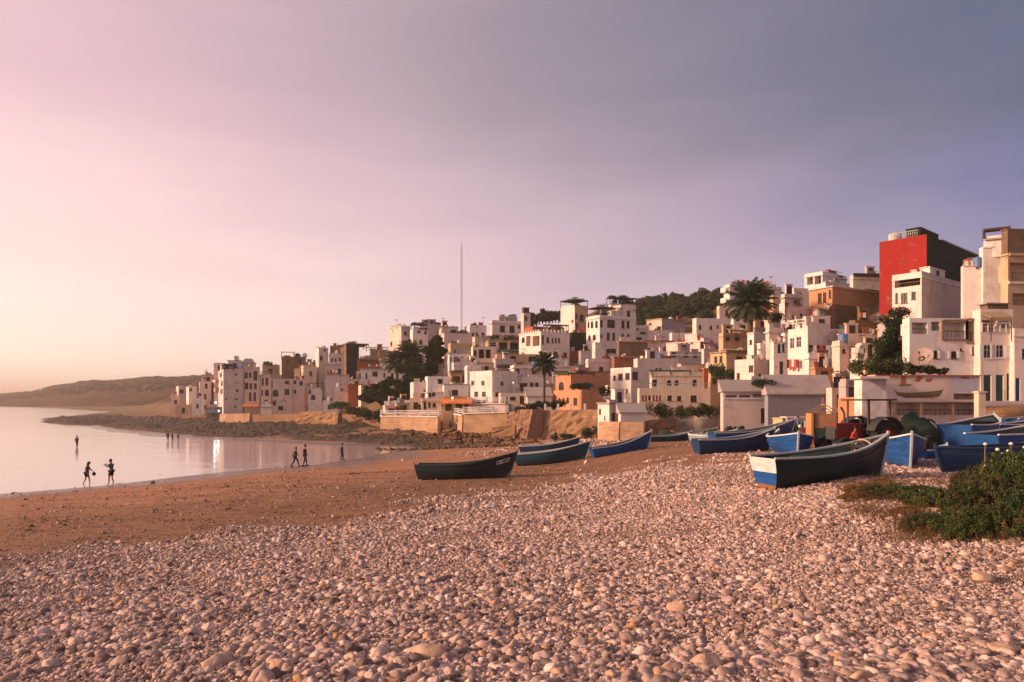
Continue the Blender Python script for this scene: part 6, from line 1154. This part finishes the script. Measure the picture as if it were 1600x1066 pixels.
for x in (-.95,.35):
    for y in (-.6,.6): m = MB(); m.bar((x,y,1.0),(x,y,2.5),.06); m.build('canopy_post', MT['iron'], e)
m = MB(); m.box((-.3,0,2.54),(1.8,1.5,.08)); m.build('canopy_roof', MT['dark_wood'], e)
p = G(1452, 716); e = empty('loose_tyre', p, 'big worn tyre standing behind the bright blue boat', 'tyre', rz=.5); wheel.__globals__['e'] = e; wheel(0, 0, .62, .34)
# net heaps and other gear
def netheap(label, px_, py_, rx, ry, rz, seed, dist=None):
    p = G(px_, py_) if dist is None else W(px_, py_, dist); p.z = Tz(p.x, p.y)+.25*rz; e = empty('net_heap', p, label, 'fishing net'); lump(rx, ry, rz, seed, 40, 22, .3).build('net', MT['net'], e, smooth=True); m = MB()
    for k in range(5): a0 = random.uniform(0, 6); pts = [(rx*.8*math.cos(a0)*(1-i/5)+rx*.3*(i/10), ry*.7*math.sin(a0)*(1-i/5), rz*(.2+.9*math.sin(math.pi*i/10))) for i in range(11)]; m.tube(pts, .025, 5)
    m.build('head_rope', MT['rope'], e)
netheap('long mound of dark nets right of the tractor', 1412, 704, 2.0, .9, 1.55, 51); netheap('second dark net mound behind the bright blue boat bow', 1442, 698, 1.3, .8, 1.25, 53); netheap('small dark net pile between kiosk and tractor', 1332, 700, .7, .5, .5, 55); netheap('net pile on the rubble by the coast house', 1046, 676, 1.6, 1.0, .8, 57, 80); netheap('dark net pile left of the white boat shed', 1108, 672, 1.4, .9, .7, 59, 80)
red = empty('red_tarpaulin', G(1330, 694), 'bright red tarpaulin thrown over gear in front of the tractor', 'tarpaulin'); o = lump(.5, .45, .42, 61, 26, 14, .4).build('sheet', MT['cloth_red'], red, smooth=True); o.location = (0,0,.62); m = MB(); m.box((0,0,.31),(.6,.5,.6)); m.build('crate', MT['board_orange'], red)
red = empty('red_tarpaulin', W(1462, 660, 48.5), 'small red tarpaulin under the mural near the pier', 'tarpaulin'); red.location.z = Tz(*red.location.xy)+.3; lump(.7, .4, .9, 63, 26, 14, .4).build('sheet', MT['cloth_red'], red, smooth=True)
def barrel(px_, py_, mat, lab, dist): p = W(px_, py_, dist); p.z = Tz(p.x, p.y); e = empty('oil_barrel', p, lab, 'barrel'); m = MB(); m.tube([(0,0,0),(0,0,.28),(0,0,.3),(0,0,.32),(0,0,.58),(0,0,.6),(0,0,.62),(0,0,.88)], [.28,.28,.3,.28,.28,.3,.28,.28], 16); m.build('drum', MT[mat], e); m = MB(); m.tube([(0,0,.883),(0,0,.90)], .29, 16); m.build('lid', MT['iron'], e)
barrel(1310, 680, 'tank_blue', 'blue barrel behind the slatted crate', 44); barrel(1317, 678, 'tank', 'pale barrel behind the slatted crate', 45); barrel(1258, 674, 'cloth_red', 'red barrel between the grey framed stall and kiosk', 56); barrel(1402, 668, 'tank', 'pale barrel under the mural ledge', 47)
for i, (a, b, d_) in enumerate(((1306,662,50),(1312,665,48),(1364,668,44),(1372,667,44),(1420,668,46),(1430,666,46),(1262,668,58),(1250,670,58))):
    p = W(a, b, d_); p.z = Tz(p.x, p.y); e = empty('fishing_float', p, 'white round fishing float '+('near the barrels behind the crate','on the left of the barrels','behind the tractor seat','behind the tractor canopy','under the left mural pier','right of the left mural pier','left of the kiosk','beside the grey framed stall')[i], 'float', 'white floats among the gear'); m = MB(); m.ball((0,0,.9), .15, 12, 8); m.build('ball', MT['float_white'], e, smooth=True); m = MB(); m.bar((0,0,0),(0,0,.75),.05); m.build('stick', MT['wood'], e)
for i, (a, b, hh, lab) in enumerate(((1538,742,1.25,'white float on a stick leaning beside the dark blue boat'), (1557,746,1.1,'left one of the white floats standing in the scrub'), (1564,748,.95,'low white float next to the left scrub float'), (1578,748,1.35,'upper white float in the middle of the scrub'), (1574,750,1.1,'lower white float in the middle of the scrub'), (1600,750,1.25,'white float at the right picture edge in scrub'))):
    p = G(a, b); e = empty('float_marker', p, lab, 'float'); m = MB(); m.bar((0,0,-.1),(.04,0,hh-.08),.035); m.build('stick', MT['wood'], e); m = MB(); m.ball((.04,0,hh), .075, 12, 8, sc_=(1,1,.85)); m.build('ball', MT['float_white'], e, smooth=True)
p = G(1548, 748); e = empty('plastic_jug_bundle', p, 'white box shaped jug bundle beside the dark blue boat', 'jug bundle'); m = MB(); m.box((0,0,.42),(.42,.3,.34),.2); m.box((.1,0,.66),(.16,.16,.16),.2); m.build('jug', MT['float_white'], e); m = MB(); m.bar((-.15,0,0),(-.1,0,.3),.05); m.bar((.18,0,0),(.1,0,.3),.05); m.build('prop', MT['wood'], e)
# driftwood poles among the boats
for i, (a, b, dx, lab) in enumerate(((1276,722,1.8,'weathered plank on the pebbles under the bow on boat'), (1030,722,2.2,'driftwood heap right of the middle blue boat'), (545,742,.8,'dark driftwood stick on the sand near the walkers'), (352,798,.5,'short dark stick on the left sand'), (1240,702,1.6,'pale pole leaning by the bow on boat'))):
    p = G(a, b); m = MB(); m.tube([(0,0,.06),(dx*.5,.1,.12),(dx,.0,.05)], [.06,.05,.03], 6); o = m.build('driftwood', MT['wood' if i % 2 else 'bark'], None); o.location = p; tag(o, lab, 'driftwood')
# posts and lamp
e = empty('utility_pole', W(1321, 622, 76), 'thin dark utility pole between the hall and the grey shed', 'utility pole'); e.location.z = Tz(*e.location.xy)-.2; hh = W(1321, 578, 76).z-e.location.z; m = MB(); m.tube([(0,0,0),(0,0,hh)], [.13,.09], 8); m.build('pole', MT['dark_wood'], e); m = MB(); m.bar((-.6,0,hh-.3),(.6,0,hh-.3),.08); m.build('crossarm', MT['dark_wood'], e)
def lamp(px_, py_, d_, col_, en, r, lab):
    p = W(px_, py_, d_); zg = Tz(p.x, p.y)-.1; e = empty('street_lamp', (p.x, p.y, zg), lab, 'street lamp'); hh = p.z-zg; m = MB(); m.tube([(0,0,0),(0,0,hh-.2)], [.09,.06], 8); m.build('pole', MT['iron'], e); t = NT('lamp_glow'); em = t.new('ShaderNodeEmission'); em.inputs[0].default_value = col_; em.inputs[1].default_value = 3; t.l.new(em.outputs[0], t.n['Material Output'].inputs[0])
    m = MB(); m.ball((0,0,hh), r, 12, 8); o = m.build('lamp_globe', t.m, e, smooth=True); ld = bpy.data.lights.new('lamp_light', 'POINT'); ld.energy = en; ld.color = col_[:3]; ld.shadow_soft_size = r; lo = bpy.data.objects.new('lamp_light', ld); lo.location = (0, -r-.25, hh); put(lo, e)
lamp(337, 629, 168, (1,.97,.9,1), 60, .25, 'bright white lit lamp before the lavender block'); lamp(342, 642, 164, (1,.97,.9,1), 40, .2, 'second white lit lamp, lower, on the ochre sea wall'); lamp(707, 622, 114, (1,.62,.3,1), 260, .16, 'warm lit lamp at the orange awning cafe'); lamp(802, 598, 121, (1,.75,.6,1), 40, .11, 'small lit lamp on the shaded side of the white cube')
# planting and seats on the promenade
for i in range(15):
    a = 604+i*13.5+random.uniform(-4,4); d_ = 131-i*.85; p = W(a, 650, d_); p.z = Tz(p.x, p.y)+.02; e = empty('potted_plant', p, 'dark potted plant behind the white promenade balustrade', 'potted plant', 'potted plants on the promenade'); m = MB(); m.tube([(0,0,0),(0,0,.5)], [.25,.32], 9); m.build('pot', MT['pot'], e); V = leafcloud(0,0,1.0,.6,.5,.6,130,.12); mesh_np('foliage', V, quads(V), MT['leaf_dark' if i % 2 else 'leaf_olive'], e)
# ------------------------------------------------------------------ foreground scrub
bank = []
for k in range(4):
    rx = (1.0,.9,.8,.9)[k]; Vs = []; st = MB()
    for _ in range(34):
        a = random.uniform(0, 6.28); r = rx*random.random()**.6; z = .72*(1-(r/rx)**2)*random.uniform(.45,1.0)+.05; bx, by = r*math.cos(a), r*math.sin(a)*.8; Vs.append(leafcloud(bx, by, z, .16, .16, .14, 260, .026)); st.tube([(bx*.3,by*.3,-.05),(bx*.8,by*.8,z*.6),(bx,by,z+.1)], [.012,.008,.003], 4)
    for _ in range(60):      # upright sprigs that break the outline
        a = random.uniform(0, 6.28); r = rx*random.random()**.5*1.02; z = .72*(1-(r/rx)**2)*.8; bx, by = r*math.cos(a), r*math.sin(a)*.8; hh = random.uniform(.12,.38); Vs.append(leafcloud(bx, by, z+hh*.5+.03, .035, .035, hh*.5, 34, .022))
    tw = np.concatenate([leafcloud(random.uniform(-.7,.7)*rx, random.uniform(-.6,.6)*rx, random.uniform(.15,.5), .05, .05, .12, 26, .02) for _ in range(40)])
    V = np.concatenate(Vs); V[:,2] = np.maximum(V[:,2], -.02); e = empty('scrub_bush', (0,0,-50), 'x', 'bush', 'low green bushes at the right'); st.build('stem', MT['bark'], e); mesh_np('foliage', V, quads(V), MT[('leaf_scrub','leaf_olive','leaf_scrub','leaf_dry')[k]], e); mesh_np('dry_twigs', tw, quads(tw), MT['leaf_dry'], e); bank.append(e)
used = set()
spec = [(1598,835,1.5,1.3,0,'front corner of the scrub at the right edge'),(1560,838,1.3,.9,0,'front row of scrub, second from the right edge'),(1520,838,1.3,.9,2,'front row of scrub, middle'),(1478,836,1.2,.75,0,'front row of scrub, fourth from the right edge'),(1440,830,1.1,.6,1,'front row of scrub, its left end'),
 (1590,800,1.6,1.7,2,'tall bush at the right edge, second row'),(1548,800,1.5,1.3,1,'tall bush left of the edge bush, second row'),(1505,798,1.4,1.0,0,'second row of scrub, middle'),(1462,794,1.3,.75,2,'second row of scrub, above the pebbles gap'),(1596,770,1.8,1.9,0,'tallest bush below the white edge float'),(1560,768,1.6,1.6,2,'tall bush below the middle floats'),
 (1525,762,1.2,1.0,1,'bush in front of the white jug bundle'),(1432,782,1.4,.6,0,'dark green low bush in front of the bright blue boat'),(1400,780,1.3,.6,2,'low green bush before the big dark boat bow'),(1368,776,1.2,.5,1,'low olive bush under the big dark boat keel'),(1345,772,1.0,.5,3,'rusty dry bush at the left end of scrub'),
 (1380,760,.9,.4,3,'dry orange tuft beside the big dark boat'),(1500,752,.9,.4,3,'dry orange tuft before the dark blue boat'),(1336,782,.8,.35,3,'dry low tuft farthest left on the pebbles'),(1418,806,.9,.35,3,'dry low tuft between the two bush rows')]
for i, (a, b, s_, sz, k, lab) in enumerate(spec):
    src = bank[k]
    if k in used: c = copy_tree(src)
    else: c = src; used.add(k)
    p = G(a, b); c.location = p; q = s_*.62; c.scale = (q*1.15, q, sz*.95); c.rotation_euler.z = i*1.9; c['label'] = lab
# dry grass between the bushes: uncountable
n = 2600; cs = []; px_ = np.random.uniform(1322, 1640, n); py_ = np.random.uniform(744, 850, n)
dd = np.array([G(a, b).y for a, b in zip(px_[:420], py_[:420])]); V = []
for a, b in zip(px_[:420], py_[:420]):
    if b > 800+ (a-1322)*.35 and a < 1400: continue
    g = G(a, b)
    for _ in range(26):
        x, y = g.x+random.gauss(0,.22), g.y+random.gauss(0,.22); an = random.uniform(0, 6.28); l_ = random.uniform(.08,.3); tx, ty = math.cos(an)*l_*.5, math.sin(an)*l_*.5; w_ = .006; z = Tz(x, y) if _ == 0 else z; V += [(x-w_,y,z),(x+w_,y,z),(x+tx+w_*.3,y+ty,z+l_),(x+tx-w_*.3,y+ty,z+l_)]
V = np.array(V); tag(mesh_np('dry_grass', V, quads(V), MT['leaf_dry']), 'dry straw coloured grass between the bushes at the right', 'grass', kind='stuff')
# ------------------------------------------------------------------ people
def skin_mesh(name, verts, edges, rad, mat, parent, root=0, sub=1):
    me = bpy.data.meshes.new(name); me.from_pydata([tuple(v) for v in verts], edges, []); o = bpy.data.objects.new(name, me); sc.collection.objects.link(o)
    md = o.modifiers.new('skin', 'SKIN'); md.use_smooth_shade = True; sv = me.skin_vertices[0].data if me.skin_vertices else None
    if sv is None: me.attributes; sv = me.skin_vertices[0].data
    for i, r in enumerate(rad): sv[i].radius = (r, r) if isinstance(r, (int, float)) else r
    sv[root].use_root = True; ss = o.modifiers.new('sub', 'SUBSURF'); ss.levels = sub; ss.render_levels = sub
    dg = bpy.context.evaluated_depsgraph_get(); ev = o.evaluated_get(dg); m2 = bpy.data.meshes.new_from_object(ev); m2.name = name; m2.materials.clear(); m2.materials.append(MT[mat]); bpy.data.objects.remove(o); bpy.data.meshes.remove(me)
    o2 = bpy.data.objects.new(name, m2); return put(o2, parent)
def person(label, p, hgt, rz, stride=.3, arms=((.25,-.1),(-.2,.1)), top='black_cloth', bottom='grey_cloth', lean=.03, legs_bare=False, long_hair=False, hold=None, group=None, detail=True):
    e = empty('person', p, label, 'person', group, rz=rz); k = hgt/1.75; Vv = Vector
    pel = Vv((0,0,.95)); 
    def leg(sg, st):      # facing +x; st: foot forward distance
        hip = Vv((0, sg*.095, .90)); foot = Vv((st, sg*.10, .075)); kn = (hip+foot)/2+Vv((.06+max(0,-st)*.15, 0, .0)); toe = foot+Vv((.15, sg*.02, -.035)); heel = foot+Vv((-.05,0,-.03)); return [hip, kn, foot, toe]
    sh = Vv((lean*1.0,0,1.42)); verts = [pel, Vv((lean*.4,0,1.12)), Vv((lean*.8,0,1.30)), sh, Vv((lean*1.2,0,1.50)), Vv((lean*1.5+.01,0,1.58)), Vv((lean*1.7+.02,0,1.67)), Vv((lean*1.7+.02,0,1.735)), Vv((lean*1.6+.115,0,1.64))]
    rad = [(.125,.15), (.10,.13), (.115,.155), (.08,.12), .055, .07, .088, .06, .018]; edges = [(0,1),(1,2),(2,3),(3,4),(4,5),(5,6),(6,7),(5,8)]; li = []; ai = []
    for sg, st in ((1, stride), (-1, -stride)):
        L_ = leg(sg, st); n = len(verts); verts += L_; rad += [.09, .056, .04, .032]; edges += [(0,n),(n,n+1),(n+1,n+2),(n+2,n+3)]; li.append(n)
    for (fw, out), sg in zip(arms, (1, -1)):      # fw: hand forward, out: hand raise
        s_ = Vv((lean, sg*.19, 1.40)); el = Vv((lean+fw*.35-.03, sg*(.23+.04), 1.13+out*.25)); hd = Vv((lean+fw, sg*.25*(1-abs(out)*.4), .90+out*.9)) ; d_ = (hd-el).normalized(); hd = el+d_*.25; n = len(verts)
        verts += [s_, el, hd, hd+d_*.08]; rad += [.052, .038, .026, (.03,.018)]; edges += [(3,n),(n,n+1),(n+1,n+2),(n+2,n+3)]; ai.append((n, d_, hd+d_*.08, sg))
        if detail:
            sd_ = Vv((0,0,1)).cross(d_); sd_ = sd_.normalized() if sd_.length > .1 else Vv((0,1,0)); sd_ = Vv((1,0,0)) if abs(d_.z) > .8 else sd_
            for q, (of, ln) in enumerate(((-.03,.06),(-.01,.075),(.01,.07),(.03,.055))): b = len(verts); base = hd+d_*.085+sd_*of; verts += [base+d_*.012, base+d_*ln]; rad += [.009, .007]; edges += [(n+3,b),(b,b+1)]
            b = len(verts); verts += [hd+d_*.04+sd_*.04, hd+d_*.085+sd_*.06]; rad += [.01,.008]; edges += [(n+2,b),(b,b+1)]
    S_ = lambda vs: [v*k for v in vs]; sr = lambda rs_: [(r[0]*k, r[1]*k) if isinstance(r, tuple) else r*k for r in rs_]
    skin_mesh('body', S_(verts), edges, sr(rad), 'skin_tone', e)
    # clothing follows the same joints, a little fuller
    tv = [verts[0], verts[1], verts[2], verts[3]]; tr_ = [(.14,.17),(.122,.152),(.135,.175),(.10,.14)]; te = [(0,1),(1,2),(2,3)]
    for n, d_, hd, sg in ai: b = len(tv); tv += [verts[n], verts[n+1], verts[n+1].lerp(verts[n+2], .75)]; tr_ += [.072,.056,.046]; te += [(3,b),(b,b+1),(b+1,b+2)]
    skin_mesh('shirt', S_(tv), te, sr(tr_), top, e)
    bv = [verts[0]+Vv((0,0,.04))]; br = [(.145,.172)]; be = []
    for n in li: b = len(bv); f_ = .92 if not legs_bare else .15; bv += [verts[n], verts[n+1] if not legs_bare else verts[n].lerp(verts[n+1], .8)]; br += [.108,.078 if not legs_bare else .09]; be += [(0,b),(b,b+1)]; 
    if not legs_bare:
        for q, n in enumerate(li): b = len(bv); bv.append(verts[n+1].lerp(verts[n+2], .9)); br.append(.058); be.append((2+2*q, b))
    skin_mesh('trousers' if not legs_bare else 'shorts', S_(bv), be, sr(br), bottom, e)
    m = MB(); hc = (verts[6]+Vv((-.018,0,.02)))*k; m.ball(hc, .108*k, 14, 9, sc_=(1,.92,1)); 
    if long_hair: m.tube([hc+Vv((-.06,0,0))*k, hc+Vv((-.10,0,-.15))*k, hc+Vv((-.10,0,-.28))*k], [.08*k,.07*k,.03*k], 8)
    m.build('hair', MT['hair'], e, smooth=True)
    if not legs_bare:
        for n in li: m = MB(); f_ = verts[n+2]*k; m.tube([f_+Vv((-.07,0,-.03))*k, f_+Vv((.02,0,-.025))*k, f_+Vv((.15,0,-.035))*k, f_+Vv((.20,0,-.045))*k], [.045*k,.052*k,.045*k,.025*k], 8); m.build('shoe', MT['rubber'], e, smooth=True)
    if hold == 'bag': m = MB(); hd = ai[0][2]*k; m.ball(hd+Vv((.02,0,-.17))*k, .14*k, 12, 8, sc_=(1,.5,1)); b_ = m.build('hand_bag', MT['black_cloth'], None, smooth=True); b_.matrix_world = e.matrix_basis.copy(); tag(b_, 'dark bag carried by the walker at the water edge', 'bag')
    if hold == 'camera': m = MB(); hd = (ai[0][2]+ai[1][2])/2*k; m.box(hd+Vv((.03,0,.02)), (.07,.13,.09)); b_ = m.build('hand_camera', MT['rubber'], None); b_.matrix_world = e.matrix_basis.copy(); tag(b_, 'small dark camera held by the figure at the water edge', 'camera')
    return e
def at(px_, py_, hpx):
    g = G(px_, py_); return g, hpx*g.y/F
g, hh = at(135, 758, 36); person('person with long hair walking and carrying a dark bag, left by the water', g, hh, .25, .20, ((.25,.15),(.05,.02)), 'brown_cloth', 'black_cloth', .10, True, True, 'bag')
g, hh = at(174, 757, 39); person('person in shorts standing with raised hands at the water edge', g, hh, 3.0, .10, ((.32,.5),(.26,.5)), 'grey_cloth', 'black_cloth', .03, True, False, 'camera')
g, hh = at(120, 699, 18); g = W(120, 699, F*6.25/71); g.z = -.1; hh = 1.65; person('lone person wading far out in the shallow water', g, hh, 1.4, .08, ((.05,0),(-.05,0)), 'black_cloth', 'black_cloth', .02)
g, hh = at(461, 729, 30); person('person in brown striding at the waterline, left of a pair', g, hh, .1, .34, ((.2,.05),(-.25,.05)), 'brown_cloth', 'black_cloth', .05)
g, hh = at(476, 728, 33); person('taller person in dark jacket, right of the striding pair', g, hh, .4, .16, ((.15,.2),(.05,.2)), 'black_cloth', 'grey_cloth', .02)
g, hh = at(534, 719, 26); person('person in black walking alone right of the pair', g, hh, .3, .15, ((.1,.1),(-.1,.0)), 'black_cloth', 'black_cloth', .03)
for i, (a, b, lab) in enumerate(((262,687,'tiny distant figure, leftmost of the group on far sand'), (269,687,'tiny distant figure in the middle of the far sand group'), (278,688,'darkest tiny figure, rightmost of the far sand group'))):
    p = W(a, b, F*6.0/(b-HY)); p.z = max(Tz(p.x, p.y), -.1); person(lab, p, 1.6, .5*i, .12, top='black_cloth', bottom='grey_cloth', detail=False)
for i, (a, d_, c, lab) in enumerate(((720,96,'black_cloth','dark figure left of two on the sand below the sea wall'), (738,95,'black_cloth','dark figure right of two on the sand below the sea wall'), (704,118,'brown_cloth','person standing at the orange awning cafe left side'), (714,117.5,'cloth_cream','person in a pale shirt at the orange awning cafe'), (1247,60,'cloth_blue','person in blue standing behind the grey framed stall'), (1335,40,'cloth_red','person in red bending near the tractor front'), (1342,58,'black_cloth','dark figure in the yard before the grey shed'), (1551,50,'cream','person in pale clothes near the pink steps'), (868,90,'grey_cloth','person in grey on the sand under the rough stone wall'))):
    x = (a-CX)/F*d_; z = Tz(x, d_ + (2 if 'cafe' in lab else 0)); person(lab, Vector((x, d_, z)), 1.7, i*1.1, .12, top=c, bottom='black_cloth', detail=False)
# ------------------------------------------------------------------ evening haze
mb = MB(); mb.box((-3800, 3850, 60), (11000, 10900, 132)); hz = mb.build('haze', [], None); tag(hz, kind='stuff'); hz.data.materials.clear()
m = bpy.data.materials.new('haze_air'); m.use_nodes = True; n = m.node_tree.nodes; n.remove(n['Principled BSDF']); pv = n.new('ShaderNodeVolumePrincipled'); pv.inputs['Color'].default_value = (.96,.82,.74,1); pv.inputs['Density'].default_value = .00033; pv.inputs['Anisotropy'].default_value = .2; m.node_tree.links.new(pv.outputs[0], n['Material Output'].inputs['Volume']); hz.data.materials.append(m)
